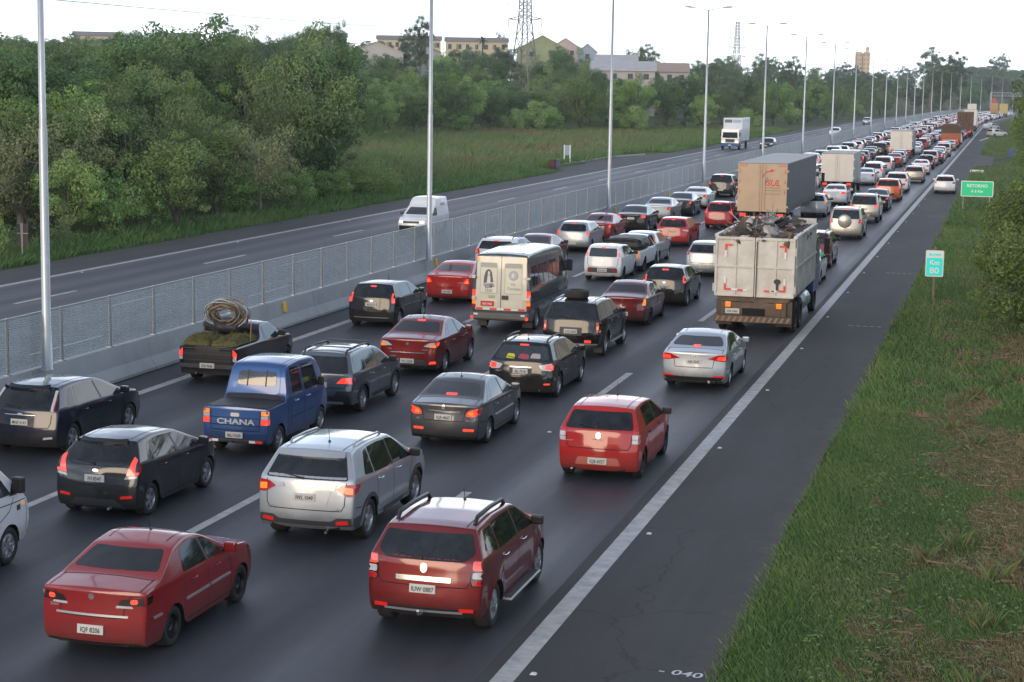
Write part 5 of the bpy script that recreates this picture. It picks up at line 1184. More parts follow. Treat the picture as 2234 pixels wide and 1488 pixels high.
    def rod(cx_, cy_, cz_, L_, rr_, mi):
        d = Vector((r.uniform(-1, 1), r.uniform(-1, 1), r.uniform(-.25, .6))).normalized()*L_; q = MB().tube([(cx_, cy_, cz_), (cx_+d.x*.5, cy_+d.y*.5, cz_+d.z*.5+.05), (cx_+d.x, cy_+d.y, cz_+d.z)], rr_, 5); n0 = len(V); V.extend(q.v)
        for f in q.f: F.append([i+n0 for i in f]); MI.append(mi)
    for k in range(110): rod(r.uniform(-.9, .9), r.uniform(.2, 5.4), 3.0+r.uniform(0, .35), r.uniform(.3, .9), r.uniform(.008, .03), r.choice([0, 1, 1, 2, 3]))
    me = bpy.data.meshes.new('scrap_heap'); me.from_pydata(V, [], F); me.update()
    for c_ in cols: me.materials.append(c_)
    me.polygons.foreach_set('material_index', MI)
    o = link(bpy.data.objects.new('scrap_heap', me)); o.location = t.location; tag(o, 'tangled heap of crushed scrap metal and sacks on the dirty white lorry', 'scrap', kind='stuff')
    tr = MB().lathe([(.16, -.07), (.24, -.08), (.29, -.05), (.29, .05), (.24, .08), (.16, .07)], 20, 2).build('old_tyre', RUBBER, None, True); tr.location = (cx+.55, y0+1.6, 3.42); tr.rotation_euler = (R(18), R(-20), 0); tag(tr, 'old tyre lying on top of the lorry scrap heap', 'tyre')
scrap_truck()
# ---- container lorry with tan doors
def box_lorry(label, x, y0, hw, zb, zt, L, door, side, roof, cabm, name='box_lorry', doors=True, detail=True, ribs=0, wheels_y=(1.0, 2.3, 3.6), cab=True):
    t = empty(name, (x, y0, 0)); tag(t, label, 'lorry')
    panel_box(t, 'cargo_body', (-hw+.01, .06, zb), (hw-.01, L, zt-.02), side, .02)
    panel_box(t, 'roof', (-hw-.01, .0, zt-.02), (hw+.01, L+.01, zt+.04), roof, .015)
    if doors:
        for sg in (1, -1):
            x0, x1 = (.008, hw) if sg > 0 else (-hw, -.008)
            d = panel_box(t, 'rear_door', (x0, 0, zb+.02), (x1, .058, zt-.03), door, .01)
            if detail:
                xb = x0+.13 if sg > 0 else x1-.13
                MB().tube([(xb, -.03, zb+.05), (xb, -.03, zt-.08)], .02, 6).build('lock_rod', door, d)
                for z in (zb+.3, (zb+zt)/2, zt-.4): panel_box(d, 'hinge', (sg*hw-.10, -.025, z-.05), (sg*hw+.10, .0, z+.05), door, .006)
    else: panel_box(t, 'rear_door', (-hw, 0, zb+.02), (hw, .058, zt-.03), door, .01)
    for k in range(ribs):
        yy = .3+k*(L-.5)/max(1, ribs-1)
        for sg in (1, -1): panel_box(t, 'side_rib', (min(sg*(hw-.01), sg*(hw+.015)), yy-.03, zb+.05), (max(sg*(hw-.01), sg*(hw+.015)), yy+.03, zt-.1), side, .006)
    for k in (1, -1): panel_box(t, 'chassis_beam', (min(k*.35, k*.48), .2, zb-.35), (max(k*.35, k*.48), L+1.4, zb-.02), RUSTY)
    panel_box(t, 'rear_bumper', (-hw+.06, -.02, .45), (hw-.06, .06, .62), RUSTY, .01)
    for k in (1, -1):
        panel_box(t, 'tail_light', (k*(hw-.30)-.16, -.03, zb-.24), (k*(hw-.30)+.16, .04, zb-.08), LREDON if detail else LRED, .02)
        panel_box(t, 'mud_flap', (k*(hw-.30)-.24, .35, .22), (k*(hw-.30)+.24, .38, zb-.12), BLACKP)
    for y in wheels_y: dual_wheels(t, hw-.05, y)
    for sg in (1, -1): wheel(t, sg*(hw-.05), L+1.3, .50, 'steel', .40, sg)
    if cab:
        MB().prism([(L+.3, .6), (L+2.3, .6), (L+2.35, 1.5), (L+2.1, 2.9), (L+1.8, 3.1), (L+.3, 3.1)], 0, -hw+.06, hw-.06).build('cab', cabm, t)
        MB().prism([(L+1.0, 1.7), (L+2.0, 1.7), (L+1.85, 2.6), (L+1.05, 2.6)], 0, hw-.065, hw-.045).build('cab_window', GLASS, t)
        MB().prism([(-hw+.2, 1.7), (hw-.2, 1.7), (hw-.25, 2.7), (-hw+.25, 2.7)], 1, L+2.30, L+2.33).build('windscreen', GLASS, t)
        for sg in (1, -1): MB().tube([(sg*(hw-.1), L+2.0, 2.6), (sg*(hw+.2), L+2.05, 2.6), (sg*(hw+.2), L+2.05, 2.1)], .02, 6).box((min(sg*(hw+.12), sg*(hw+.32)), L+1.98, 2.0), (max(sg*(hw+.12), sg*(hw+.32)), L+2.08, 2.6), .02).build('mirror', BLACKP, t)
    return t
ct = box_lorry('long articulated lorry with tan rear doors and dark grey tarpaulin sides', -12.55, 97.0, 1.30, 1.20, 3.78, 15.0, CONTB, TARPG, ROOFG, P('blue'), 'container_lorry', ribs=0, wheels_y=(1.2, 2.5, 3.8))
for k in range(11): panel_box(ct, 'tarpaulin_strap', (1.288, .9+k*1.35, 1.18), (1.30, .98+k*1.35, 1.5), BLACKP, .003)
panel_box(ct, 'side_skirt_rail', (1.24, .3, 1.16), (1.296, 15, 1.31), BLACKP, .005)
LOGO = mat('logo_red', (0.60, 0.05, 0.03), 0.5); LOGOB = mat('logo_blue', (0.10, 0.14, 0.24), 0.5)
o = me_obj('company_lettering', text_mesh('SUL', .46, .003, 'LEFT', .25, .008).copy(), LOGO, ct); o.location = (.18, -.006, 2.74); o.rotation_euler = (math.pi/2, 0, 0)
o = me_obj('company_lettering', text_mesh('i', .62, .003, 'LEFT', .35, .008).copy(), LOGOB, ct); o.location = (.06, -.006, 2.82); o.rotation_euler = (math.pi/2, 0, 0)
arc = [(x_, z_-.48) for x_, z_ in [(-.02, 3.52), (.06, 3.70), (.22, 3.84), (.42, 3.90), (.42, 3.97), (.66, 3.90), (.42, 3.78), (.42, 3.84), (.24, 3.77), (.12, 3.66), (.05, 3.52)]]
MB().prism([(x, z) for x, z in arc], 1, -.006, -.001).build('company_arrow', LOGO, ct)
for z in (2.48, 2.34, 2.16): MB().prism([(.10, z), (.95, z), (.95, z+.02), (.10, z+.02)], 1, -.006, -.001).build('door_strip', RUSTY, ct)
for (x, z, sx) in ((-1.22, 3.62, 1), (1.22, 3.62, -1)):
    for k in range(3):
        flat_poly('edge_reflector', [(x+sx*k*.14, z), (x+sx*(k*.14+.1), z), (x+sx*(k*.14+.1), z+.06), (x+sx*k*.14, z+.06)], -.002, REDST, ct)
        flat_poly('edge_reflector', [(x, z-.55*(k+.3)), (x+sx*.05, z-.55*(k+.3)), (x+sx*.05, z-.55*(k+.3)-.2), (x, z-.55*(k+.3)-.2)], -.002, REDST, ct)
# white box lorries further on
def lane_x(n, y): return X_R-LANE*(n+.5)+shift(y)
p = gnd(1862, 448); box_lorry('tall cream box lorry with plain double rear doors behind the container lorry', gnd(1860, 424).x-1.12, gnd(1860, 424).y-1.0, 1.18, .95, 3.02, 6.0, BOXW, mat('box_side_grey', (.33, .33, .32), .6, noise=(1, .4, None, 'Object')), ROOFG, P('white'), wheels_y=(1.3, 2.4))
_p = gnd(1988, 347); box_lorry('cream box lorry further along the queue with orange bumper lamps', _p.x-1.2, _p.y, 1.20, 1.0, 3.15, 7.0, BOXW, mat('box_side_grey', (.33, .33, .32), .6), ROOFG, P('graphite'), wheels_y=(1.3,), ribs=5)
BROWN = mat('tarp_brown', (.10, .055, .035), .8, noise=(1.2, .6, (.05, .03, .022), 'Object')); RUSTO = mat('tipper_orange', (.38, .12, .045), .6, noise=(1.5, .6, (.22, .07, .03), 'Object'))
def tipper(label, x, y0):
    t = empty('tarpaulin_lorry', (x, y0, 0)); tag(t, label, 'lorry'); hw = 1.25
    panel_box(t, 'cargo_body', (-hw, .05, 1.2), (hw, 8, 2.0), RUSTO, .03)
    MB().prism([(-hw, 2.0), (hw, 2.0), (hw, 3.0), (hw-.35, 3.25), (-hw+.35, 3.25), (-hw, 3.0)], 1, .1, 8).build('tarpaulin', BROWN, t)
    for k in range(5): panel_box(t, 'body_post', (-hw+.1+k*.58, -.02, 1.2), (-hw+.2+k*.58, .05, 2.0), RUSTO, .01)
    panel_box(t, 'rear_bumper', (-hw, -.05, .45), (hw, .06, .75), RUSTO, .01); panel_box(t, 'rear_panel', (-hw+.1, .1, .75), (hw-.1, .2, 1.3), RUSTO, .01)
    for k in (1, -1): panel_box(t, 'tail_light', (k*.85-.2, -.04, .95), (k*.85+.2, .04, 1.15), LREDON, .02)
    for y in (1.2, 2.5): dual_wheels(t, hw-.05, y)
    for sg in (1, -1): wheel(t, sg*1.2, 9.6, .5, 'steel', .40, sg)
    MB().prism([(8.2, .6), (10.4, .6), (10.4, 2.9), (8.2, 3.0)], 0, -1.2, 1.2).build('cab', P('white'), t)
tipper('orange-brown lorry under a dark rounded tarpaulin beside the edge line', gnd(2092, 323).x-1.25, gnd(2092, 323).y)
# lorry loaded with crates
CRT = mat('crate_stack_brown', (.11, .062, .035), .8)
def crates(label, x, y0):
    t = empty('crate_lorry', (x, y0, 0)); tag(t, label, 'lorry'); hw = 1.28
    panel_box(t, 'flat_bed', (-hw, 0, 1.2), (hw, 12, 1.4), RUSTY)
    mb = MB()
    for i in range(5):
        for j in range(6): mb.box((-hw+i*.512+.015, .05, 1.42+j*.48), (-hw+i*.512+.495, 11.9, 1.42+j*.48+.44))
    o = mb.build('stacked_load', CRT, t); tag(o, kind='stuff')
    for y in (1.2, 2.5): dual_wheels(t, hw-.05, y)
    for k in (1, -1): panel_box(t, 'tail_light', (k*.85-.2, -.04, .85), (k*.85+.2, .04, 1.05), LREDON, .02)
    MB().prism([(12.2, .6), (14.4, .6), (14.4, 3.1), (12.2, 3.1)], 0, -1.2, 1.2).build('cab', P('white'), t)
    for sg in (1, -1): wheel(t, sg*1.2, 13.2, .5, 'steel', .40, sg)
crates('flatbed lorry stacked high with brown bundled load', gnd(2116, 300).x-1.0, gnd(2116, 300).y)
box_lorry('grey-sided box lorry ahead of the brown load', lane_x(0, 372), 372.0, 1.25, 1.2, 4.2, 9.0, BOXW, mat('box_side_white', (.5, .52, .55), .6), ROOFG, P('white'), detail=False, wheels_y=(1.3,))
box_lorry('cream box lorry near the overhead gantry', lane_x(2, 560), 560.0, 1.25, 1.2, 4.2, 9.0, BOXW, mat('box_side_white', (.5, .52, .55), .6), ROOFG, P('orange'), detail=False, wheels_y=(1.3,))
box_lorry('orange box lorry in the far queue', lane_x(1, 600), 600.0, 1.25, 1.2, 4.2, 9.0, mat('lorry_orange', (.42, .26, .12), .6), mat('lorry_orange', (.42, .26, .12), .6), ROOFG, P('white'), detail=False, wheels_y=(1.3,))
box_lorry('yellow box lorry in the far queue', lane_x(0, 590), 590.0, 1.25, 1.2, 4.2, 9.0, mat('lorry_yellow', (.46, .36, .14), .6), mat('lorry_yellow', (.46, .36, .14), .6), ROOFG, P('white'), detail=False, wheels_y=(1.3,))

# ---- blue double-cab pickup
def chana():
    hw = .76; wb = 2.5; ro = .72; low = .27
    rear = [(low, -ro+.06), (low+.12, -ro+.0), (.60, -ro), (.66, -ro+.02), (1.02, -ro+.03), (1.06, -ro+.04)]
    top = [(-ro+.04, 1.07), (.46, 1.08), (.50, 1.15), (.56, 1.76), (.66, 1.85), (1.4, 1.89), (2.2, 1.85), (2.45, 1.74), (2.88, 1.16), (3.05, .95)]
    front = [(low, wb+.52), (low+.2, wb+.64), (.8, wb+.62), (1.0, wb+.54)]
    B = Body(top, rear, front, wb, hw, .295, [(-ro, 1.04), (.4, 1.05), (.6, 1.08), (3, 1.05)], .80, sill=low, crown=.035, bow=.04, fbow=.12, cR=.0, cF=.06)
    t = empty('pickup_truck', place((600, 985), 'RR', B)); t.scale = (VS, VS, VS); tag(t, 'blue double-cab pickup with a black cover over its cargo bed', 'pickup')
    pm = P('blue'); me_obj('body', B.me, pm, t); link(bpy.data.objects.new('underbody', B.under), t).data.materials.append(DARKUN)
    B.panel('bed_cover', [(-.72, -.66), (.72, -.66), (.70, .45), (-.70, .45)], mat('vinyl_cover', (.022, .022, .024), .6, noise=(3, .5, None, 'Object')), t, 'top', off=.02, rnd=.04)
    B.panel('window_surround', [(-.56, 1.18), (.56, 1.18), (.54, 1.74), (-.54, 1.74)], P('blue'), t, 'rear', off=.012, rnd=.12)
    rw_ = B.panel('rear_window', [(-.46, 1.36), (.46, 1.36), (.44, 1.66), (-.44, 1.66)], GLASS_L, t, 'rear', off=.018, rnd=.07)[0]
    for x in (-.22, .22): B.panel('window_bar', [(x-.012, 1.34), (x+.012, 1.34), (x+.012, 1.68), (x-.012, 1.68)], BLACKP, rw_, 'rear', off=.03)
    for k in range(6):
        x = -.40+k*.16; B.panel('pressed_rib', [(x-.05, 1.11), (x+.05, 1.11), (x+.05, 1.175), (x-.05, 1.175)], pm, t, 'rear', off=.014, rnd=.01)
    B.panel('side_window', [(.78, 1.14), (1.38, 1.14), (1.36, 1.72), (.80, 1.74)], GLASS, t, 'side', mirror=True, rnd=.06)
    B.panel('side_window', [(1.52, 1.14), (2.40, 1.14), (2.16, 1.68), (1.50, 1.74)], GLASS, t, 'side', mirror=True, rnd=.06)
    B.panel('windscreen', [(-.62, 1.20), (.62, 1.20), (.55, 1.72), (-.55, 1.72)], GLASS, t, 'front', rnd=.06)
    B.panel('lower_tail_panel', [(-.70, .30), (.70, .30), (.70, .52), (-.70, .52)], pm, t, 'rear', off=.010, rnd=.02)
    for (z0, z1, m) in ((.90, 1.0, LORANGE), (.83, .89, LWHITE), (.70, .82, LREDON)):
        B.panel('tail_light', [(.60, z0), (.745, z0), (.745, z1), (.60, z1)], m, t, 'rear', mirror=True, off=.012, rnd=.012); B.panel('tail_light', [(-.70, z0), (-.58, z0), (-.58, z1), (-.70, z1)], m, t, 'side', mirror=True, off=.008, rnd=.01)
    B.panel('tailgate_handle', [(-.10, .86), (.10, .86), (.10, .94), (-.10, .94)], SILVTR, t, 'rear', off=.014, rnd=.03)
    me = text_mesh('CHANA', .165, .004, 'CENTER', 0, .004).copy(); me.materials.append(mat('letter_silver', (.5, .52, .55), .35, .4)); o = link(bpy.data.objects.new('brand_lettering', me), t); o.location = (.02, -ro+.005, .745); o.rotation_euler = (math.pi/2, 0, 0); o.scale = (1.5, 1, 1)
    B.seams([('rear', [(-.58, 1.0), (-.56, .56), (.56, .56), (.58, 1.0)], False), ('rear', [(-.57, .83), (.57, .83)], False), ('rear', [(-.57, .67), (.57, .67)], False), ('side', [(.52, 1.1), (.50, .60), (.50, .34)], True), ('side', [(1.45, 1.75), (1.46, .34)], True), ('side', [(.70, .66), (2.1, .66)], True), ('side', [(.68, 1.78), (.66, .9), (.72, .4)], True), ('top', [(-.5, .7), (-.5, 2.1)], False), ('top', [(.5, .7), (.5, 2.1)], False)], t)
    bl = panel_box(t, 'bumper_bar', (-.70, -ro-.05, .30), (.70, -ro+.06, .37), BLACKP, .01)
    for sg in (1, -1):
        panel_box(bl, 'reflective_strip', (min(sg*.36, sg*.50), -ro-.06, .31), (max(sg*.36, sg*.50), -ro-.051, .365), WHITEST, .0); panel_box(bl, 'reflective_strip', (min(sg*.505, sg*.66), -ro-.06, .31), (max(sg*.505, sg*.66), -ro-.051, .365), REDST, .0)
    blob(B, t, 'fog_light', -.46, .47, .06, LREDON, ry=.045)
    plate(t, (.0, -ro-.03, .46), 'IRU 7630')
    for y in (0, wb):
        for sg in (1, -1): wheel(t, sg*(hw-.01), y, .295, '5', .62, sg)
    mirror_pair(B, t, 2.35, 1.22, BLACKP, (.14, .08, .2)); handle(B, t, .98, 1.0, SILVTR); handle(B, t, 1.68, 1.0, SILVTR)
    MB().tube([(0, -ro+.1, .33), (0, -ro-.12, .32)], .02, 6).build('tow_hook', BLACKP, t)
chana()
# ---- old dark pickup carrying hay and hose
def hay_pickup():
    hw = .80; wb = 2.55; ro = .86; low = .26
    rear = [(low+.1, -ro+.04), (.45, -ro), (.98, -ro), (1.02, -ro+.02)]
    top = [(-ro+.02, 1.0), (.80, 1.0), (.84, 1.05), (.92, 1.34), (1.05, 1.40), (1.5, 1.41), (1.72, 1.36), (2.22, .98), (2.9, .92), (3.18, .82)]
    front = [(low, wb+.66), (low+.2, wb+.74), (.7, wb+.72), (.82, wb+.66)]
    B = Body(top, rear, front, wb, hw, .29, [(-ro, .93), (1, .93), (3.3, .86)], .72, sill=low, crown=.03, bow=.03, cR=.0)
    t = empty('pickup_truck', place((433, 825), 'RL', B)); tag(t, 'worn black single-cab pickup loaded with hay beside the median barrier', 'pickup')
    pm = P('graphite'); me_obj('body', B.me, pm, t); link(bpy.data.objects.new('underbody', B.under), t).data.materials.append(DARKUN)
    tg = B.panel('tailgate', [(-.66, .52), (.66, .52), (.66, .99), (-.66, .99)], BLACKP, t, 'rear', off=.012, rnd=.01)[0]
    for z in (.62, .78, .92): B.panel('plank_edge', [(-.64, z), (.64, z), (.64, z+.02), (-.64, z+.02)], GREYP, tg, 'rear', off=.022)
    for m, z0, z1 in ((LREDON, .72, .94), (LWHITE, .62, .71)): B.panel('tail_light', [(.69, z0), (.785, z0), (.785, z1), (.69, z1)], m, t, 'rear', mirror=True, off=.012, rnd=.02)
    panel_box(t, 'rear_bumper', (-.76, -ro-.05, .42), (.76, -ro+.03, .53), GREYP, .015)
    plate(t, (.02, -ro-.07, .50), 'IZR 9246')
    B.panel('side_window', [(1.12, .98), (1.98, .97), (1.66, 1.30), (1.14, 1.32)], GLASS_L, t, 'side', mirror=True, rnd=.04)
    B.panel('rear_window', [(-.5, 1.06), (.5, 1.06), (.44, 1.32), (-.44, 1.32)], GLASS, t, 'rear', rnd=.05); B.panel('windscreen', [(-.6, 1.02), (.6, 1.02), (.5, 1.33), (-.5, 1.33)], GLASS, t, 'front', rnd=.05)
    B.panel('bed_lining', [(-.72, -ro+.06), (.72, -ro+.06), (.72, .76), (-.72, .76)], DARKUN, t, 'top', off=.004)
    B.seams([('side', [(1.06, 1.3), (1.02, .9), (1.02, .4)], True), ('side', [(2.06, .92), (2.0, .4)], True), ('side', [(-.8, .70), (.9, .70)], True)], t)
    for y in (0, wb):
        for sg in (1, -1): wheel(t, sg*(hw-.02), y, .29, 'steel', .62, sg)
    mirror_pair(B, t, 2.0, 1.02, BLACKP)
    MB().tube([(-.3, -ro+.1, .30), (-.3, -ro-.05, .29)], .03, 8).build('exhaust_pipe', RUSTY, t)
    hy = mat('hay_bale', (.17, .145, .045), .95, noise=(12, .8, (.075, .085, .025), 'Object'), bump=(.9, .06))
    L = t.location
    # a bundle of straw per heap: blades around a lumpy core
    def hay(x0, x1, y0, y1, z1, seed, lab):
        r = np.random.default_rng(seed); nx_, ny_ = 14, 14; V = []; F = []
        for j in range(ny_+1):
            for i in range(nx_+1):
                a, b = i/nx_, j/ny_; e = min(1, 4.5*min(a, 1-a, b, 1-b))
                V.append((x0+(x1-x0)*a+r.normal()*.012, y0+(y1-y0)*b+r.normal()*.012, 1.0+(z1-1.0)*(e**.5)+r.normal()*.018*e))
        for j in range(ny_):
            for i in range(nx_): q = j*(nx_+1)+i; F.append((q, q+1, q+nx_+2, q+nx_+1))
        for k in range(900):
            a, b = r.uniform(.02, .98, 2); e = min(1, 4.5*min(a, 1-a, b, 1-b)); p = Vector((x0+(x1-x0)*a, y0+(y1-y0)*b, 1.0+(z1-1.0)*e**.5)); d = Vector(r.normal(size=3)); d.z = abs(d.z)*.5; d.normalize(); sd_ = d.cross(Vector((0, 0, 1))).normalized()*.008
            n = len(V); V += [p-sd_, p+sd_, p+d*r.uniform(.06, .16)]; F.append((n, n+1, n+2))
        o = mesh_obj('hay_bale', V, F, hy); o.location = L; tag(o, lab, 'hay')
    hay(-.72, .02, -.82, .35, 1.20, 1, 'yellow-green hay heap in the black pickup bed, on the barrier side'); hay(.06, .72, -.82, .72, 1.17, 2, 'yellow-green hay heap in the black pickup bed, on the traffic side')
    sk = MB(); r = random.Random(3)
    bm = bmesh.new(); bmesh.ops.create_icosphere(bm, subdivisions=3, radius=1)
    for v in bm.verts: n_ = 1+.10*math.sin(v.co.x*7+v.co.y*5)+.06*math.sin(v.co.z*11); v.co = Vector((v.co.x*.62*n_, v.co.y*.34*n_, max(-.12, v.co.z*.28*n_)))
    me = bpy.data.meshes.new('dark_sack'); bm.to_mesh(me); bm.free(); me.polygons.foreach_set('use_smooth', [True]*len(me.polygons)); me.materials.append(mat('tarp_black', (.015, .016, .018), .5, noise=(6, .5, None, 'Object'), bump=(.6, .05)))
    o = link(bpy.data.objects.new('dark_sack', me)); o.location = (L.x-.20, L.y+.62, 1.30); tag(o, 'dark plastic sack bundle under the hose coil on the black pickup', 'sack')
    # hose coil standing tilted on the load
    r = random.Random(8); mats = [mat('hose_brown', (.20, .15, .11), .6), mat('hose_grey', (.34, .37, .37), .5)]
    root = empty('hose_coil', (L.x-.02, L.y+.42, 1.66), R(8)); tag(root, 'large tilted coil of brown and grey hose on the black pickup load', 'hose')
    for k in range(34):
        ra = r.uniform(.26, .60); rb_ = ra*r.uniform(.60, .74); pts = []; ph = r.uniform(0, 6)
        for q in range(29):
            a = 2*math.pi*q/28; pts.append((ra*math.cos(a)+.03*math.sin(2*a+ph), .06*math.sin(3*a+ph)+r.uniform(-.01, .01)+.10*math.sin(ph+k)-.28*math.sin(a)*rb_/.4*.5, rb_*math.sin(a)+.03*math.cos(3*a+ph)))
        MB().tube(pts, .019, 6, False).build('hose_loop', mats[k % 2 if k % 3 else 0], root, True)
    MB().tube([(L.x+.74, L.y+.15, 1.0), (L.x+.62, L.y+.5, 1.5), (L.x+.30, L.y+.70, 1.95), (L.x-.5, L.y+.7, 1.85), (L.x-.76, L.y+.35, 1.0)], .012, 5).build('strap', mat('strap_orange', (.45, .16, .06), .7)).name = 'tie_rope'
    tag(bpy.data.objects['tie_rope'], 'thin orange tie rope lashed over the hose coil', 'rope')
hay_pickup()
# ---- grey minibus with cream rear doors
def minibus():
    hw = 1.0; wb = 3.95; ro = 1.05; low = .36
    rear = [(low, -ro+.04), (low+.2, -ro), (.8, -ro+.01), (1.5, -ro+.03), (2.45, -ro+.08), (2.55, -ro+.12)]
    top = [(-ro+.12, 2.56), (-ro+.5, 2.60), (1.5, 2.63), (3.3, 2.60), (3.75, 2.48), (4.75, 1.42), (5.05, 1.25), (5.2, 1.0)]
    front = [(low, wb+.9), (low+.2, wb+1.02), (.8, wb+1.0), (1.0, wb+.95)]
    B = Body(top, rear, front, wb, hw, .345, [(-ro, 1.42), (3.5, 1.42), (5.2, 1.1)], .84, sill=low, crown=.05, bow=.05, cR=.0, cF=.10, flare=.0)
    t = empty('minibus', place((1165, 718), 'RR', B)); t.scale = (VS, VS, VS); tag(t, 'dark grey minibus with cream double rear doors and printed window panels', 'minibus')
    me_obj('body', B.me, P('vangrey'), t); link(bpy.data.objects.new('underbody', B.under), t).data.materials.append(DARKUN)
    CRM = mat('minibus_cream', (.60, .56, .46), .4, coat=.6, noise=(1.3, .4, (.50, .46, .37), 'Object')); GRP = mat('minibus_panel', (.36, .35, .30), .5); PRT = mat('print_cream', (.68, .64, .50), .5, noise=(2, .3, None, 'Object')); INK = mat('print_ink', (.12, .11, .11), .7); INK2 = mat('print_ink_pale', (.30, .29, .30), .7)
    for sg in (-1, 1):
        x0, x1 = (.012, .88) if sg > 0 else (-.88, -.012)
        d = B.panel('rear_door', [(x0, .70), (x1, .70), (x1-(.05 if sg > 0 else 0), 2.46), (x0+(.05 if sg < 0 else 0), 2.46)], CRM, t, 'rear', off=.012, rnd=.05)[0]
        xa, xb = (.12, .72) if sg > 0 else (-.72, -.12)
        w1 = B.panel('window_surround', [(xa, 1.25), (xb, 1.25), (xb-.02, 2.26), (xa, 2.26)], GRP, t, 'rear', off=.020, rnd=.06)[0]
        B.panel('printed_panel', [(xa+.02, 1.27), (xb-.02, 1.27), (xb-.03, 2.10), (xa+.02, 2.10)], PRT, w1, 'rear', off=.026, rnd=.03)
        for z in (1.05, 1.75): MB().box((sg*.84-.04, -ro-.05, z), (sg*.98+.02, -ro+.06, z+.07), .012).build('door_hinge', CRM, t)
    # printed sketch: seated long-haired figure (plain) on the left, globe on the right
    def ink(poly, m=INK, off=.031): return B.panel('printed_drawing', poly, m, t, 'rear', off=off, rnd=.02)
    ink([(-.50, 2.02), (-.40, 2.05), (-.32, 1.96), (-.29, 1.78), (-.26, 1.62), (-.36, 1.62), (-.37, 1.84), (-.46, 1.86), (-.49, 1.60), (-.60, 1.58), (-.58, 1.80), (-.54, 1.94)]); ink([(-.46, 1.86), (-.38, 1.86), (-.38, 1.97), (-.45, 1.98)], PRT, .034)
    ink([(-.62, 1.56), (-.28, 1.60), (-.20, 1.48), (-.52, 1.40)], INK2); ink([(-.38, 1.44), (-.30, 1.44), (-.30, 1.54), (-.38, 1.54)], INK, .036)
    ink([(.42+.16*math.cos(a*math.pi/8), 1.86+.16*math.sin(a*math.pi/8)) for a in range(16)], INK2); ink([(.42+.145*math.cos(a*math.pi/8), 1.86+.145*math.sin(a*math.pi/8)) for a in range(16)], mat('print_globe', (.42, .42, .46), .6), .034); ink([(.34, 1.80), (.44, 1.78), (.46, 1.92), (.38, 1.95)], PRT, .038)
    def tx(s_, x, z, size, m=INK, sh=0.0):
        h = B.cast((x, -6, z), (0, 1, 0)); me = text_mesh(s_, size, .001, 'CENTER', sh).copy(); me.materials.append(m); o = link(bpy.data.objects.new('printed_lettering', me), t); o.location = (x, h[0].y-.034, z); o.rotation_euler = (math.pi/2, 0, 0)
    tx('1320', -.42, 1.34, .13); tx('Vai', .40, 1.58, .13, INK2, .3); tx('Turismo', .42, 1.43, .14, INK2, .3)
    B.panel('door_sticker', [(-.42, 1.10), (-.20, 1.10), (-.20, 1.19), (-.42, 1.19)], mat('sticker_green', (.30, .40, .22), .6), t, 'rear', off=.02)
    B.panel('lower_panel', [(.10, .80), (.74, .80), (.74, 1.02), (.10, 1.02)], PRT, t, 'rear', off=.02, rnd=.05); B.panel('plate_recess', [(-.76, .80), (-.10, .80), (-.10, 1.05), (-.76, 1.05)], PRT, t, 'rear', off=.02, rnd=.05)
    B.panel('door_lock', [(.03, 1.06), (.26, 1.06), (.26, 1.20), (.03, 1.20)], BLACKP, t, 'rear', off=.028, rnd=.03)
    h = B.cast((-.45, -6, .93), (0, 1, 0)); plate(t, (-.45, h[0].y-.045, .92), 'IXN 7426', 0, True, .46, .17)
    for (z0, z1, m) in ((1.16, 1.36, LREDON), (1.08, 1.15, LWHITE), (.88, 1.07, LORANGE), (.76, .87, LRED)):
        B.panel('tail_light', [(.865, z0), (.985, z0), (.98, z1), (.86, z1)], m, t, 'rear', mirror=True, off=.014, rnd=.012); B.panel('tail_light', [(-1.03, z0), (-.93, z0), (-.93, z1), (-1.03, z1)], m, t, 'side', mirror=True, off=.010, rnd=.012)
    for (x, z, sx) in ((-.84, 2.44, 1), (.84, 2.44, -1)):
        B.panel('corner_reflector', [(x, z), (x+sx*.20, z), (x+sx*.20, z-.06), (x+sx*.06, z-.06), (x+sx*.06, z-.16), (x, z-.16)], LORANGE, t, 'rear', off=.022)
    for k in range(7): B.panel('reflective_strip', [(-.84+k*.24, .71), (-.62+k*.24, .71), (-.62+k*.24, .77), (-.84+k*.24, .77)], [REDST, WHITEST][k % 2], t, 'rear', off=.022)
    B.panel('brake_light', [(-.16, 2.49), (.16, 2.49), (.16, 2.53), (-.16, 2.53)], BLACKP, t, 'rear', off=.03)
    panel_box(t, 'rear_bumper', (-.98, -ro-.16, .42), (.98, -ro+.10, .62), mat('bumper_grey', (.12, .12, .11), .6, noise=(3, .4, None, 'Object')), .03)
    panel_box(t, 'bumper_step', (-.70, -ro-.165, .40), (.70, -ro-.05, .46), BLACKP, .01)
    for sg in (1, -1): MB().lathe([(0, -.02), (.05, -.02), (.06, .02), (0, .02)], 10, 1, (sg*.93, -ro-.17, .47)).build('fog_light', LREDON, t); panel_box(t, 'bumper_reflector', (sg*.80-.07, -ro-.17, .55), (sg*.80+.07, -ro-.155, .61), WHITEST, .004)
    for (y0, y1) in ((-.62, .10), (.28, 1.45), (1.62, 2.70)):
        w_ = B.panel('side_window', [(y0, 1.50), (y1, 1.50), (y1, 2.16), (y0, 2.16)], GLASS_L, t, 'side', mirror=True, rnd=.06)
        for o in w_: o.data.materials.clear(); o.data.materials.append(GLASS_L)
    for (y0, y1) in ((-.29, -.24), (.84, .89), (2.13, 2.18)): B.panel('window_bar', [(y0, 1.50), (y1, 1.50), (y1, 2.16), (y0, 2.16)], BLACKP, t, 'side', mirror=True, off=.010)
    B.panel('side_window', [(2.95, 1.50), (4.25, 1.42), (3.66, 2.18), (2.95, 2.18)], GLASS, t, 'side', mirror=True, rnd=.05)
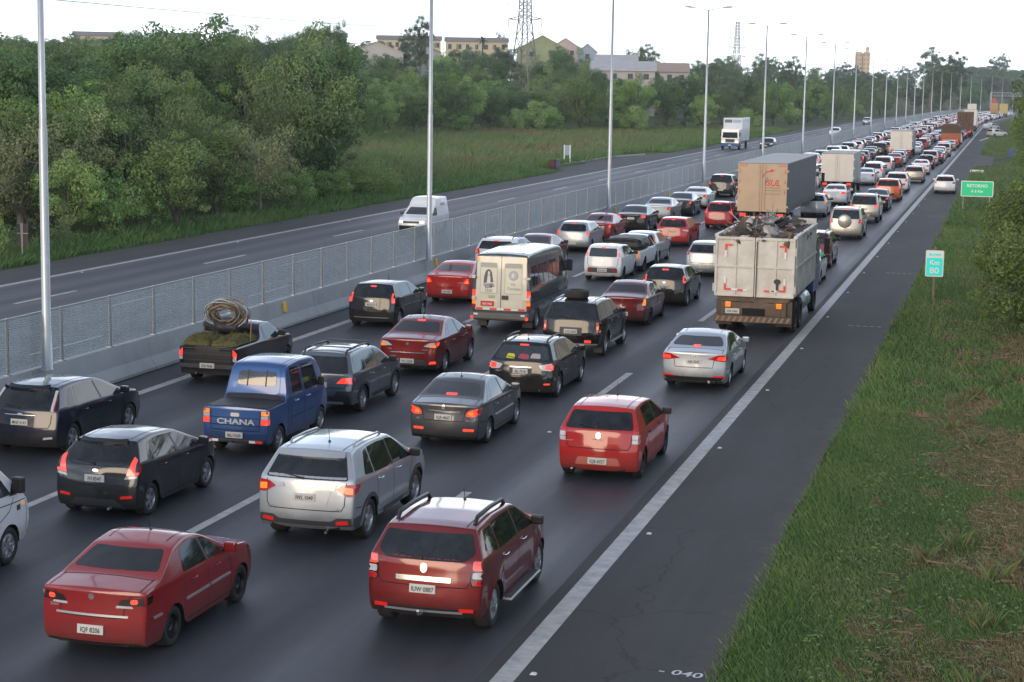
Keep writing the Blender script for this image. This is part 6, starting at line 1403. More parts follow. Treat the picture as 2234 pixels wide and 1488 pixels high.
    B.panel('windscreen', [(-.85, 1.55), (.85, 1.55), (.78, 2.40), (-.78, 2.40)], GLASS, t, 'front', rnd=.06)
    B.seams([('side', [(.20, 2.35), (.20, .5)], True), ('side', [(1.53, 2.35), (1.53, .5)], True), ('side', [(2.82, 2.3), (2.82, .5)], True), ('side', [(-.9, .98), (4.4, .98)], True), ('top', [(-.62, -.7), (-.62, 3.3)], False), ('top', [(.62, -.7), (.62, 3.3)], False), ('top', [(-.6, .4), (.6, .4)], False), ('top', [(-.6, 1.4), (.6, 1.4)], False), ('top', [(-.6, 2.4), (.6, 2.4)], False)], t, w_=.012)
    tx2 = text_mesh('Turismo e Transportes', .22, .001, 'CENTER', .3).copy(); tx2.materials.append(mat('script_pale', (.30, .33, .36), .5)); o = link(bpy.data.objects.new('side_lettering', tx2), t); o.location = (1.006, 1.9, .78); o.rotation_euler = (math.pi/2, 0, math.pi/2)
    for y in (0, wb):
        for sg in (1, -1): wheel(t, sg*(hw-.02), y, .345, 'steel' if y else '7', .60, sg)
    for sg in (1, -1): panel_box(t, 'mud_flap', (sg*.78-.17, -.50, .10), (sg*.78+.17, -.48, .50), BLACKP, .004)
    mirror_pair(B, t, 4.35, 1.75, BLACKP, (.22, .12, .42))
minibus()
# ---- white light van at the left edge, only its nose in view
def white_van():
    hw = .87; wb = 2.6; ro = 1.0; low = .30
    rear = [(low, -ro+.05), (.5, -ro), (1.2, -ro), (1.9, -ro+.06)]
    top = [(-ro+.06, 1.93), (.5, 1.97), (1.9, 1.96), (2.25, 1.88), (2.95, 1.30), (3.25, 1.16), (3.42, .98)]
    front = [(low, wb+.72), (low+.2, wb+.88), (.75, wb+.86), (1.0, wb+.80)]
    B = Body(top, rear, front, wb, hw, .315, [(-ro, 1.12), (2.0, 1.12), (3.4, 1.02)], .80, sill=low, crown=.04, bow=.04, fbow=.12, cF=.07)
    t = empty('light_van', place((10, 1230), 'FR', B)); t.scale = (VS, VS, VS); tag(t, 'white light van with a black door mirror and an arm on its window ledge', 'van')
    me_obj('body', B.me, P('white'), t); link(bpy.data.objects.new('underbody', B.under), t).data.materials.append(DARKUN)
    B.panel('side_window', [(1.45, 1.20), (2.72, 1.16), (2.18, 1.78), (1.45, 1.80)], GLASS_L, t, 'side', mirror=True, rnd=.05); B.panel('windscreen', [(-.72, 1.36), (.72, 1.36), (.66, 1.80), (-.66, 1.80)], GLASS, t, 'front', rnd=.05)
    B.panel('a_pillar_trim', [(2.66, 1.14), (2.92, 1.13), (2.78, 1.32)], BLACKP, t, 'side', mirror=True, off=.006)
    B.panel('indicator_light', [(3.04, .92), (3.14, .92), (3.14, .97), (3.04, .97)], LORANGE, t, 'side', mirror=True, off=.012, rnd=.015); B.panel('model_badge', [(2.86, .86), (2.98, .86), (2.98, .95), (2.86, .95)], GREYP, t, 'side', mirror=True, off=.008)
    B.panel('headlamp', [(.5, .74), (.84, .76), (.84, .95), (.56, .92)], HEADL, t, 'front', mirror=True, rnd=.03)
    B.panel('mud_stain', [(3.02, .34), (3.36, .36), (3.30, .48), (3.04, .42)], mat('mud_splash', (.35, .28, .18), .9, noise=(9, .7, (.6, .58, .54), 'Object')), t, 'side', mirror=True, off=.003)
    B.seams([('side', [(2.78, 1.10), (2.60, .90), (2.10, .7), (2.05, .36)], True), ('side', [(3.22, 1.05), (3.20, .4)], True), ('side', [(1.2, 1.06), (3.2, 1.0)], True)], t)
    for y in (0, wb):
        for sg in (1, -1): wheel(t, sg*(hw-.03), y, .315, 'cover', .58, sg)
    mirror_pair(B, t, 2.82, 1.30, BLACKP, (.19, .14, .27)); handle(B, t, 1.6, .98, BLACKP)
    ab = MB().tube([(hw*.93-.12, 1.75, 1.17), (hw*.97, 1.95, 1.20), (hw*.97+.05, 2.2, 1.21)], [.055, .05, .04], 10).build('resting_arm', mat('skin', (.36, .20, .13), .6), None, True)
    ab.parent = None; ab.location = t.location; ab.scale = (VS, VS, VS); tag(ab, 'bare forearm resting on the white van window ledge', 'arm'); ab.name = 'person'
white_van()
# ---- white pickup with a tarped load, ahead of the white small hatchback
def tarp_pickup():
    hw = .80; wb = 2.6; ro = .85
    rear = [(.3, -ro+.04), (.5, -ro), (.92, -ro), (.96, -ro+.02)]
    top = [(-ro+.02, .96), (.9, .96), (.95, 1.02), (1.02, 1.40), (1.2, 1.47), (1.7, 1.47), (2.4, .98), (3.0, .9), (3.2, .8)]
    front = [(.28, wb+.6), (.5, wb+.72), (.7, wb+.7), (.8, wb+.64)]
    B = Body(top, rear, front, wb, hw, .31, [(-ro, .90), (3.3, .86)], .72, sill=.3, bow=.03, levels=1)
    t = empty('pickup_truck', place((1399, 592), 'RR', B)); tag(t, 'white pickup with a dark tarped load ahead of the white small hatchback', 'pickup')
    me_obj('body', B.me, P('white'), t); link(bpy.data.objects.new('underbody', B.under), t).data.materials.append(DARKUN)
    B.panel('tail_light', [(.62, .62), (.78, .62), (.78, .92), (.62, .92)], LORANGE, t, 'rear', mirror=True, off=.012, rnd=.02); B.panel('side_window', [(1.2, .96), (2.1, .95), (1.7, 1.38), (1.25, 1.38)], GLASS, t, 'side', mirror=True); plate(t, (.3, -ro-.02, .42), None)
    for y in (0, wb):
        for sg in (1, -1): wheel(t, sg*(hw-.02), y, .31, 'steel', .62, sg)
    bm = bmesh.new(); bmesh.ops.create_cube(bm, size=2); bmesh.ops.subdivide_edges(bm, edges=list(bm.edges), cuts=5, use_grid_fill=True)
    for v in bm.verts: c = v.co; f_ = 1+.06*math.sin(c.x*6+c.y*4)+.05*math.sin(c.y*9+c.z*5); v.co = Vector((c.x*.80*f_*(1-.12*max(0, c.z)), c.y*.92*f_-.0, c.z*.24*f_*(1-.25*(abs(c.x)**2))))
    me = bpy.data.meshes.new('tarped_load'); bm.to_mesh(me); bm.free(); me.polygons.foreach_set('use_smooth', [True]*len(me.polygons)); me.materials.append(MATS['tarp_black'])
    o = link(bpy.data.objects.new('tarped_load', me)); o.location = (t.location.x, t.location.y+.02, 1.21); tag(o, 'lumpy dark tarped load on the white pickup bed', 'load')
tarp_pickup()
# ---- vehicles coming the other way
def facing(o): o.rotation_euler.z = math.pi
def fiorino():
    hw = .80; wb = 2.58; ro = .80
    rear = [(.28, -ro+.05), (.5, -ro), (1.2, -ro), (1.85, -ro+.05)]
    top = [(-ro+.05, 1.86), (.3, 1.90), (1.15, 1.88), (1.32, 1.72), (1.45, 1.46), (1.62, 1.42), (2.25, 1.02), (2.9, .92), (3.2, .82)]
    front = [(.25, wb+.62), (.45, wb+.74), (.7, wb+.72), (.82, wb+.66)]
    B = Body(top, rear, front, wb, hw, .29, [(-ro, .95), (1.4, .95), (3.2, .86)], .78, sill=.24, bow=.04)
    p = gnd(925, 520); t = empty('cargo_van', (-29.0, 87.6+3.2, 0)); tag(t, 'white cargo van with a raised box roof coming the other way', 'van'); facing(t)
    me_obj('body', B.me, P('white'), t); link(bpy.data.objects.new('underbody', B.under), t).data.materials.append(DARKUN)
    B.panel('windscreen', [(-.66, 1.04), (.66, 1.04), (.56, 1.38), (-.56, 1.38)], GLASS_L, t, 'front', rnd=.06); B.panel('side_window', [(1.30, 1.0), (2.0, .98), (1.62, 1.36), (1.34, 1.38)], GLASS, t, 'side', mirror=True, rnd=.04)
    B.panel('headlamp', [(.46, .66), (.76, .68), (.76, .80), (.46, .78)], mat('headlamp_warm', (.6, .6, .55), .1, coat=1, emit=((1, .8, .45), 1.2)), t, 'front', mirror=True, rnd=.03); B.panel('grille', [(-.42, .66), (.42, .66), (.42, .76), (-.42, .76)], BLACKP, t, 'front', off=.01, rnd=.03); B.panel('front_bumper', [(-.78, .27), (.78, .27), (.78, .54), (-.78, .54)], BLACKP, t, 'front', off=.01, rnd=.05)
    B.panel('side_lettering', [(-.2, 1.42), (.6, 1.42), (.6, 1.56), (-.2, 1.56)], mat('lettering_pink', (.55, .25, .3), .6), t, 'side', mirror=True, off=.005)
    for y in (0, wb):
        for sg in (1, -1): wheel(t, sg*(hw-.02), y, .29, 'steel', .62, sg)
    mirror_pair(B, t, 2.05, 1.08, BLACKP)
fiorino()
def oncoming_truck():
    hw = 1.2; t = empty('box_lorry', (-33.9, 229.0, 0)); tag(t, 'white cab-over box lorry with a blue bumper coming the other way', 'lorry')
    panel_box(t, 'cargo_body', (-hw, 2.2, 1.1), (hw, 9, 3.95), P('white'), .03)
    MB().prism([(.2, .6), (.05, 1.4), (.25, 2.55), (2.0, 2.6), (2.0, .6)], 0, -1.1, 1.1).build('cab', P('white'), t)
    MB().prism([(-.95, 1.5), (.95, 1.5), (.9, 2.2), (-.9, 2.2)], 1, .02, .10).build('windscreen', GLASS_L, t)
    panel_box(t, 'front_bumper', (-1.12, -.05, .45), (1.12, .25, .85), P('blue'), .02)
    for x in (-.85, .85): panel_box(t, 'headlamp', (x-.16, -.07, .9), (x+.16, .06, 1.08), mat('headlamp_warm', (.6, .6, .55), .1), .02)
    panel_box(t, 'grille', (-.55, -.01, 1.0), (.55, .06, 1.35), GREYP, .01)
    panel_box(t, 'body_lettering', (-1.05, 2.19, 3.35), (-.1, 2.2, 3.75), mat('lettering_dark', (.12, .15, .19), .6), 0); panel_box(t, 'body_lettering', (.0, 2.19, 3.35), (1.05, 2.2, 3.75), mat('lettering_bluegrey', (.32, .42, .52), .6), 0)
    for y in (1.0, 7.0):
        for sg in (1, -1): wheel(t, sg*(hw-.05), y, .48, 'steel', .42, sg)
    for sg in (1, -1): panel_box(t, 'mirror', (sg*1.22-.08, .1, 1.7), (sg*1.22+.08, .18, 2.2), BLACKP, .02)
    plate(t, (0, -.07, .6), None)
oncoming_truck()
# ------------------------------------------------------------------ the queue beyond: one prototype per body kind, copied
def proto(kind, dims, pn, lit):
    B = car_body(kind, dims, 1); root = empty('tmp', (0, -500, 0)); hw = dims['hw']
    lm = lampset(hw, .80 if kind != 'suv' else .92, .98 if kind != 'suv' else 1.16, .56 if kind == 'sedan' else .64, m=LREDON if lit else LRED)
    dress(B, root, P(pn), dict(detail=1, rim='5', plate=(.6, None), lamps=lm, brake=(0, dims['h']-(.13 if kind != 'sedan' else .28), .12, .022) if lit else None, valance=.28, mirmat=BLACKP))
    return root
PROT = {(k, l): proto(k, d, 'silver', l) for k, d in (('sedan', SED), ('hatch', HAT), ('suv', SUVD)) for l in (True, False)}
NAME = {'sedan': 'sedan_car', 'hatch': 'hatchback_car', 'suv': 'suv_car'}
COLW = {'white': .34, 'silver': .22, 'black': .14, 'grey': .10, 'red': .09, 'graphite': .05, 'beige': .03, 'navy': .03}
CWORD = {'white': 'white', 'silver': 'silver', 'black': 'black', 'grey': 'dark grey', 'red': 'red', 'graphite': 'charcoal', 'beige': 'beige', 'navy': 'navy blue'}
def far_car(kind, lit, pn, x, y, lab=None, grp=None, rz=None, near=True):
    src = PROT[(kind, lit)]; r = src.copy(); link(r); r.name = NAME[kind]; r.location = (x, y, 0); r.scale = (VS, VS, VS)
    r.rotation_euler.z = rz if rz is not None else -math.atan((shift(y+5)-shift(y))/5)
    for ch in src.children:
        if not near and ch.name.split('.')[0] in ('wheel', 'mirror', 'headlamp', 'windscreen', 'underbody', 'lower_valance', 'licence_plate'):
            if ch.name.split('.')[0] != 'wheel' or ch.location.y > 1: continue
        c = ch.copy(); link(c, r)
        if ch.name.split('.')[0] == 'body': set_mat(c, P(pn))
        if near or ch.name.split('.')[0] != 'wheel':
            for g in ch.children: d = g.copy(); link(d, c)
        else:
            for g in ch.children:
                if g.name.startswith('tyre'): d = g.copy(); link(d, c)
    tag(r, lab, 'car', grp); return r
r_ = random.Random(21); cn_, cw_ = list(COLW), list(COLW.values())
# first free place in each lane (beyond the vehicles built one by one), and stretches taken by lorries
start = {0: 187.0, 1: 151.0, 2: 112.0, 3: 140.0}
taken = {0: [(254, 276), (368, 388), (584, 606)], 1: [(94, 120), (135, 150), (208, 226), (318, 342), (594, 616)], 2: [(554, 576)], 3: []}
nfar = 0
for n in range(4):
    y = start[n]+r_.uniform(0, 2)
    while y < 620:
        blk = [b for b in taken[n] if y+3.5 > b[0] and y-1.5 < b[1]]
        if blk: y = blk[0][1]+2.0+r_.uniform(0, 1.5); continue
        kind = r_.choices(['sedan', 'hatch', 'suv'], [.38, .37, .25])[0]; pn = r_.choices(cn_, cw_)[0]; lit = r_.random() < .6
        far_car(kind, lit, pn, lane_x(n, y)+r_.uniform(-.3, .3), y, '%s %s %s in the long queue' % (CWORD[pn], {'sedan': 'sedan', 'hatch': 'hatchback', 'suv': 'tall SUV'}[kind], 'with brake lights lit' if lit else 'with brake lights off'), 'cars in the long queue', near=y < 260)
        y += r_.uniform(6.6, 9.0) + (0 if y < 300 else r_.uniform(0, 1.5)); nfar += 1
print('far cars', nfar)
for (lab, kind, pn, x, y) in (('black SUV coming the other way behind the white lorry', 'suv', 'black', -29.2, 231), ('white minivan coming the other way past the lamp posts', 'suv', 'white', -27.6, 304), ('silver SUV furthest up the opposite carriageway', 'suv', 'silver', -31.5, 424)):
    far_car(kind, False, pn, x+shift(y), y, lab, None, math.pi)
far_car('hatch', False, 'white', -3.2, 330, 'white car turning off across the shoulder by the exit', None, R(-50))
far_car('sedan', False, 'white', -4.6, 392, 'white sedan leaving on the paved exit far ahead', None, R(-35))
def wipe(o):
    for c in list(o.children): wipe(c)
    bpy.data.objects.remove(o)
for o in PROT.values(): wipe(o)
# ================================================================== vegetation
def leaf_mat(name, c0, c1, trans=.28, rough=.55):
    m = bpy.data.materials.new(name); m.use_nodes = True; t = m.node_tree; b = t.nodes['Principled BSDF']; out = t.nodes['Material Output']
    a = t.nodes.new('ShaderNodeAttribute'); a.attribute_name = 'tone'; oi = t.nodes.new('ShaderNodeObjectInfo')
    mx_ = t.nodes.new('ShaderNodeMix'); mx_.data_type = 'RGBA'; mx_.inputs[6].default_value = (*c0, 1); mx_.inputs[7].default_value = (*c1, 1); t.links.new(a.outputs['Fac'], mx_.inputs['Factor'])
    mr = t.nodes.new('ShaderNodeMapRange'); mr.inputs['To Min'].default_value = .72; mr.inputs['To Max'].default_value = 1.3; t.links.new(oi.outputs['Random'], mr.inputs['Value'])
    sc = t.nodes.new('ShaderNodeVectorMath'); sc.operation = 'SCALE'; t.links.new(mx_.outputs[2], sc.inputs[0]); t.links.new(mr.outputs[0], sc.inputs['Scale'])
    t.links.new(sc.outputs[0], b.inputs['Base Color']); b.inputs['Roughness'].default_value = rough; b.inputs['Specular IOR Level'].default_value = .25
    tr = t.nodes.new('ShaderNodeBsdfTranslucent'); t.links.new(sc.outputs[0], tr.inputs['Color']); ms = t.nodes.new('ShaderNodeMixShader'); ms.inputs[0].default_value = trans
    t.links.new(b.outputs[0], ms.inputs[1]); t.links.new(tr.outputs[0], ms.inputs[2]); t.links.new(ms.outputs[0], out.inputs['Surface']); return m
BARK = mat('bark', (.075, .062, .05), .9, noise=(4, .7, (.14, .125, .105), 'Object')); BARKP = mat('pale_bark', (.20, .185, .16), .9, noise=(5, .7, (.10, .09, .08), 'Object'))
L_DARK = leaf_mat('leaf_dark', (0.060, 0.113, 0.046), (0.138, 0.222, 0.077)); L_MID = leaf_mat('leaf_mid', (0.096, 0.183, 0.055), (0.228, 0.345, 0.096)); L_LIGHT = leaf_mat('leaf_light', (0.155, 0.262, 0.067), (0.341, 0.462, 0.161))
L_BROWN = leaf_mat('leaf_dry', (0.141, 0.156, 0.069), (0.335, 0.352, 0.168)); L_OLIVE = leaf_mat('leaf_olive', (0.106, 0.164, 0.063), (0.243, 0.319, 0.116)); L_BLUE = leaf_mat('leaf_bluish', (0.083, 0.138, 0.083), (0.183, 0.259, 0.160))
def leaf_geo(C, N, L, Wd, r, droop=0.0):
    n = len(C); T = r.standard_normal((n, 3)); T[:, 2] -= droop*2; T -= (T*N).sum(1, keepdims=True)*N; T /= np.linalg.norm(T, axis=1, keepdims=True)+1e-9; B = np.cross(N, T)
    L = np.broadcast_to(L, n)[:, None]; Wd = np.broadcast_to(Wd, n)[:, None]
    V = np.stack([C-T*L*.5, C+B*Wd*.5+N*L*.06, C+T*L*.5-N*L*.05, C-B*Wd*.5+N*L*.06], 1).reshape(-1, 3); F = np.arange(4*n).reshape(n, 4); return V, F
def crown_points(r, blobs, per, fill=.55):
    C = []; N = []
    for (c, rad) in blobs:
        k = max(6, int(per*(rad[0]*rad[1]+rad[2]*rad[0])*.5/.5)); d = r.standard_normal((k, 3)); d /= np.linalg.norm(d, axis=1, keepdims=True); q = (fill+(1-fill)*r.random(k)**.6)[:, None]
        p = d*q*np.array(rad)+np.array(c); nn = d*.9+r.standard_normal((k, 3))*.45+np.array([0, 0, .35]); nn /= np.linalg.norm(nn, axis=1, keepdims=True); C.append(p); N.append(nn)
    return np.concatenate(C), np.concatenate(N)
def make_tree(seed, h, cw, kind, lm, bark, leaf=.19, per=150, nblob=26, trunk_frac=.16, r0=.16, squash=1.0):
    """root empty > trunk, crown; built at the origin"""
    r = np.random.default_rng(seed); mb = MB(); blobs = []
    th = h*trunk_frac
    lean = r.normal(size=2)*.05*h
    mb.tube([(0, 0, -.4), (0, 0, th*.5), (lean[0]*.5, lean[1]*.5, th), (lean[0], lean[1], h*.75)], [r0*1.25, r0, r0*.8, r0*.25], 7)
    nb = 7 if kind != 'sparse' else 6
    tips = []
    for k in range(nb):
        a = 2*math.pi*k/nb+r.normal()*.35; z0 = th*(.75+.5*r.random()); ln = cw*(.55+.4*r.random()); zt = th+(h-th)*(.25+.6*r.random())
        m_ = (math.cos(a)*ln*.5, math.sin(a)*ln*.5, (z0+zt)/2+.2); e = (math.cos(a)*ln, math.sin(a)*ln, zt); mb.tube([(lean[0]*.3, lean[1]*.3, z0), m_, e], [r0*.5, r0*.3, r0*.08], 5, False); tips.append(e)
        if kind in ('sparse', 'bare'):
            for q in range(3 if kind == 'sparse' else 6):
                d = r.normal(size=3)*cw*.28; d[2] = abs(d[2]); s_ = .4+.6*r.random(); b0 = tuple(np.array(m_)*(1-s_)+np.array(e)*s_); mb.tube([b0, tuple(np.array(b0)+d*.6+r.normal(size=3)*.1), tuple(np.array(b0)+d)], [r0*.16, r0*.09, r0*.03], 4, False)
    if kind == 'sparse':
        for k in range(100):
            d = r.normal(size=3); d /= np.linalg.norm(d); q = r.random()**.4; zc = h*.66; c = np.array([d[0]*cw*q*(1-.25*max(0, d[2])), d[1]*cw*q*(1-.25*max(0, d[2])), zc+d[2]*h*.32*q]); s_ = cw*(.08+.08*r.random()); blobs.append((c, (s_*1.5, s_*1.5, s_*1.2)))
            if k % 6 == 0: mb.tube([(lean[0]*.6, lean[1]*.6, h*.45), tuple(c*.6+np.array([0, 0, h*.2])), tuple(c)], [r0*.3, r0*.14, r0*.04], 4, False)
    elif kind == 'umbrella':
        for k in range(nblob):
            a = r.random()*6.28; q = math.sqrt(r.random())*cw; s_ = cw*(.20+.14*r.random()); blobs.append(((math.cos(a)*q, math.sin(a)*q, h*(.74+.18*r.random()-.10*(q/cw)**2)), (s_*1.3, s_*1.3, s_*.6)))
    else:
        for k in range(nblob):
            d = r.normal(size=3); d /= np.linalg.norm(d); q = (.35+.65*r.random()**.5); zc = th*.75+(h-th*.75)*.5; hz_ = (h-th*.75)*.5*squash
            c = np.array([d[0]*cw*q*.78, d[1]*cw*q*.78, zc+d[2]*hz_*q*.85]); s_ = cw*(.17+.20*r.random())
            if k % 3 == 0: c = np.array([d[0]*cw*1.02, d[1]*cw*1.02, zc+d[2]*hz_*(1.0+.12*r.random())]); s_ *= .5
            blobs.append((c, (s_*1.15, s_*1.15, s_*.8)))
    C, N = crown_points(r, blobs, per, .0 if kind == 'sparse' else .5)
    if kind == 'droop':
        k = r.random(len(C)) < .45; C[k, 2] -= r.random(k.sum())**2*h*.30
    keep = C[:, 2] > .15; C, N = C[keep], N[keep]; n = len(C)
    V, F = leaf_geo(C, N, leaf*(.7+.6*r.random(n)), leaf*(.42+.3*r.random(n)), r, 1.0 if kind == 'droop' else .15)
    tone = np.repeat(np.clip(r.random(n)*.75+.25*(np.sin(C[:, 0]*2.1+C[:, 1]*1.3+C[:, 2]*1.7+seed)*.5+.5), 0, 1), 4)
    root = empty('tmp_tree', (0, -600, 0)); mb.build('trunk', bark, root, True); quads('crown', V, F, lm, 'crown', root, {'tone': tone}); return root
TP = {}
def T(key, label, name='broadleaf_tree', cat='tree', **k): TP[key] = (make_tree(**k), label, name, cat)
T('dark', 'dense dark green broadleaf tree on the wooded slope', seed=1, h=8.5, cw=3.2, kind='full', lm=L_DARK, bark=BARK, per=240, nblob=34)
T('dark2', 'broad dark green tree with a rounded crown on the wooded slope', seed=2, h=7.0, cw=3.6, kind='full', lm=L_DARK, bark=BARK, per=220, nblob=34, squash=.9)
T('mid', 'mid green bushy tree on the wooded slope', seed=3, h=6.5, cw=3.0, kind='full', lm=L_MID, bark=BARK, per=240, nblob=32)
T('light', 'light yellow-green leafy tree on the wooded slope', seed=4, h=5.8, cw=2.7, kind='full', lm=L_LIGHT, bark=BARK, per=240, nblob=30, leaf=.17)
T('olive', name='vine_draped_tree', label='olive green tree draped with hanging vines on the wooded slope', seed=5, h=8.0, cw=3.2, kind='droop', lm=L_OLIVE, bark=BARK, per=260, nblob=32, leaf=.16)
T('brown', name='dry_tree', label='half bare brownish tree with tangled pale twigs on the wooded slope', seed=6, h=5.6, cw=2.9, kind='bare', lm=L_BROWN, bark=BARKP, per=130, nblob=26, leaf=.15, trunk_frac=.22)
T('feather', 'tall feathery thin-crowned tree on the ridge', name='eucalyptus_tree', seed=7, h=11, cw=2.8, kind='sparse', lm=L_BLUE, bark=BARKP, per=300, leaf=.17, trunk_frac=.4, r0=.2)
T('pine', 'flat-topped dark pine on the ridge', name='pine_tree', seed=8, h=9, cw=2.6, kind='umbrella', lm=L_DARK, bark=BARK, per=190, nblob=18, trunk_frac=.68)
T('bush', 'rounded light green bush at the edge of the meadow', name='bush', cat='bush', seed=9, h=3.2, cw=2.2, kind='full', lm=L_LIGHT, bark=BARK, per=260, nblob=24, leaf=.16, trunk_frac=.1, r0=.06)
T('bushd', 'low dark green bush among the trees', name='bush', cat='bush', seed=10, h=2.6, cw=1.9, kind='full', lm=L_MID, bark=BARK, per=260, nblob=22, leaf=.16, trunk_frac=.1, r0=.06)
T('bushb', 'low dry brownish bush among the trees', name='bush', cat='bush', seed=11, h=2.2, cw=1.8, kind='full', lm=L_OLIVE, bark=BARKP, per=240, nblob=18, leaf=.13, trunk_frac=.1, r0=.05)
NT = 0; PEND = []
SKY = [(-200, 92), (150, 92), (165, 90), (255, 92), (275, 66), (330, 66), (345, 104), (432, 104), (445, 66), (655, 66), (670, 100), (750, 100), (765, 92), (815, 98), (830, 106), (1105, 106), (1125, 106), (1140, 112), (1290, 116), (1300, 152), (1495, 152), (1520, 148), (1650, 140), (1860, 148), (2000, 146), (2120, 162), (2400, 166)]
THT = dict(dark=8.5, dark2=7.0, mid=6.5, light=5.8, olive=8.0, brown=5.6, feather=11, pine=9, bush=3.2, bushd=2.6, bushb=2.2, thick=2.9, rtree=9.5)
TCW = dict(dark=3.2, dark2=3.6, mid=3.0, light=2.7, olive=3.2, brown=2.9, feather=2.8, pine=2.6, bush=2.2, bushd=1.9, bushb=1.8, thick=1.9, rtree=3.4)
COVER = np.full(300, 2000.0)             # highest covered row per 10 px column
def cand(key, x, y, s, sz=None): PEND.append((math.hypot(x, y), key, x, y, s, sz or s*rt.uniform(.85, 1.2)))
def flush():
    for d_, key, x, y, s, sz in sorted(PEND):
        z = float(terrain(x, y)); q = Vector((x, y, z))-CAM; w_ = q.dot(FWD); u = PW/2+FPX*q.dot(RT)/w_
        hz0 = PH/2-FPX*(Vector((x, y, CAMH))-CAM).dot(UP)/w_
        vmax = interp(SKY, u)-20+rt.uniform(0, 14)
        if 1112 < u < 1180 and d_ < 415: vmax = max(vmax, 196)
        h = THT[key]; top = CAMH+(hz0-vmax)*w_/FPX
        if z+h*sz > top: sz = (top-z)/h; s = min(s, sz*1.5)
        if sz < .22: continue
        vt = PH/2-FPX*(Vector((x, y, z+h*sz))-CAM).dot(UP)/w_; hwid = TCW[key]*s*FPX/w_
        i0, i1 = int(np.clip((u-hwid)/10+25, 0, 299)), int(np.clip((u+hwid)/10+25, 0, 299))+1
        show = (COVER[i0:i1] > vt+5).mean()
        if show < .4: continue
        c0, c1 = int(np.clip((u-hwid*.7)/10+25, 0, 299)), int(np.clip((u+hwid*.7)/10+25, 0, 299))+1
        COVER[c0:c1] = np.minimum(COVER[c0:c1], vt+.18*(h*sz*FPX/w_))
        tree(key, x, y, s, sz=sz)
    PEND.clear()
def tree(key, x, y, s=1.0, label=None, group='trees and bushes of the wooded slope', dz=0.0, sz=None):
    global NT
    src, lab, name, cat = TP[key]; c = copy_tree(src); c.name = name; z = float(terrain(x, y)); c.location = (x, y, z+dz); c.rotation_euler = (0, 0, random.random()*6.28); c.scale = (s, s, sz or s*random.uniform(.85, 1.2))
    tag(c, label or lab, cat, None if label else group); NT += 1; return c
rt = random.Random(4)
def visible(x, y, z=4.0):
    d = Vector((x, y, z))-CAM; w_ = d.dot(FWD)
    if w_ < 5: return False
    u = PW/2+FPX*d.dot(RT)/w_; return -110 < u < PW+110
def treeline(y):                        # x of the wood's edge left of the far shoulder
    if y < 122: return -42.5
    if y < 128: return -42.5-(y-122)*5
    return float(np.interp(y, [128, 250, 306, 345, 420, 1500], [-74, -80, -58, -48.5, -46, -46]))
# near wood, down to the roadside
y = 60.0
while y < 124:
    x = -42.0+rt.uniform(-.6, .6)
    while x > -.66*y-8:
        if visible(x, y):
            d = -42-x
            if d < 3.0: k = rt.choices(['bushd', 'bushb', 'light', 'brown', 'bush', 'mid'], [3, 2.4, 1.2, .8, 1.0, 1])[0]; s = rt.uniform(.6, 1.0)
            else: k = rt.choices(['dark', 'dark2', 'mid', 'light', 'olive', 'brown', 'bushd'], [1.8, 1.6, 2.2, 2, 2, 1.0, 1])[0]; s = rt.uniform(.70, 1.05)
            cand(k, x+rt.uniform(-1, 1), y+rt.uniform(-1.2, 1.2), s)
        x -= rt.uniform(2.0, 3.6)
    y += rt.uniform(2.4, 3.2)
# named individuals of the near wood
p = at(735, 420, 124); tree('olive', -46.5, 116, 1.35, 'large leaning olive tree draped in vines at the corner of the meadow')
tree('dark', -47.5, 122, 1.30, 'tall dark tree behind the vine-draped tree at the meadow corner')
tree('dark2', -58.5, 126, 1.45, 'big spreading dark tree standing above the roadside wood')
tree('brown', -45.5, 78, 1.05, 'leafless tangled brown tree by the far shoulder'); tree('brown', -46.5, 84, 1.0, 'dry brown tree with arching bare branches by the far shoulder')
# wood beyond the meadow and up the slope
d0 = 128.0
while d0 < 560:
    sp = 4.2+(d0-128)*.020; x = treeline(d0)-rt.uniform(0, 2)
    first = True
    while x > -.66*d0-14:
        if visible(x+shift(d0), d0):
            if first and rt.random() < .7: k = rt.choices(['bush', 'bushd', 'mid', 'light'], [3, 2, 1, 1])[0]; s = rt.uniform(.9, 1.5)
            else: k = rt.choices(['dark', 'dark2', 'mid', 'light', 'olive', 'feather', 'bushd'], [2.6, 2.2, 2.2, 1.3, 1.2, .10 if d0 < 330 else .5, .8])[0]; s = rt.uniform(.62, .98)*(1+.0004*d0)*(1.0 if d0 < 200 else 1.25)
            if d0 < 330 and x > -100 and k in ('dark', 'dark2', 'feather'): s *= .8
            cand(k, x+shift(d0)+rt.uniform(-1.5, 1.5), d0+rt.uniform(-2, 2), s)
        first = False
        x -= sp*rt.uniform(.75, 1.25)*(1 if x > treeline(d0)-60 else 1.7)
    d0 += sp*rt.uniform(.8, 1.05)
d0 = 560.0
while d0 < 1250:
    x = -47
    while x > -150:
        if visible(x+shift(d0), d0, 8): cand(rt.choice(['dark', 'dark2', 'mid', 'olive', 'feather']), x+shift(d0)+rt.uniform(-3, 3), d0+rt.uniform(-6, 6), rt.uniform(1.0, 1.5)*(1+.0003*d0), rt.uniform(1.1, 1.7))
        x -= 17*rt.uniform(.8, 1.3)
    d0 += 26
flush()
for k in range(36):                      # wood that closes the view ahead
    u = 2040+k*7; q = at(u, 190, rt.uniform(1150, 1500)); tree(rt.choice(['dark', 'dark2', 'feather', 'dark']), q.x, q.y, rt.uniform(1.9, 2.6), dz=-2)
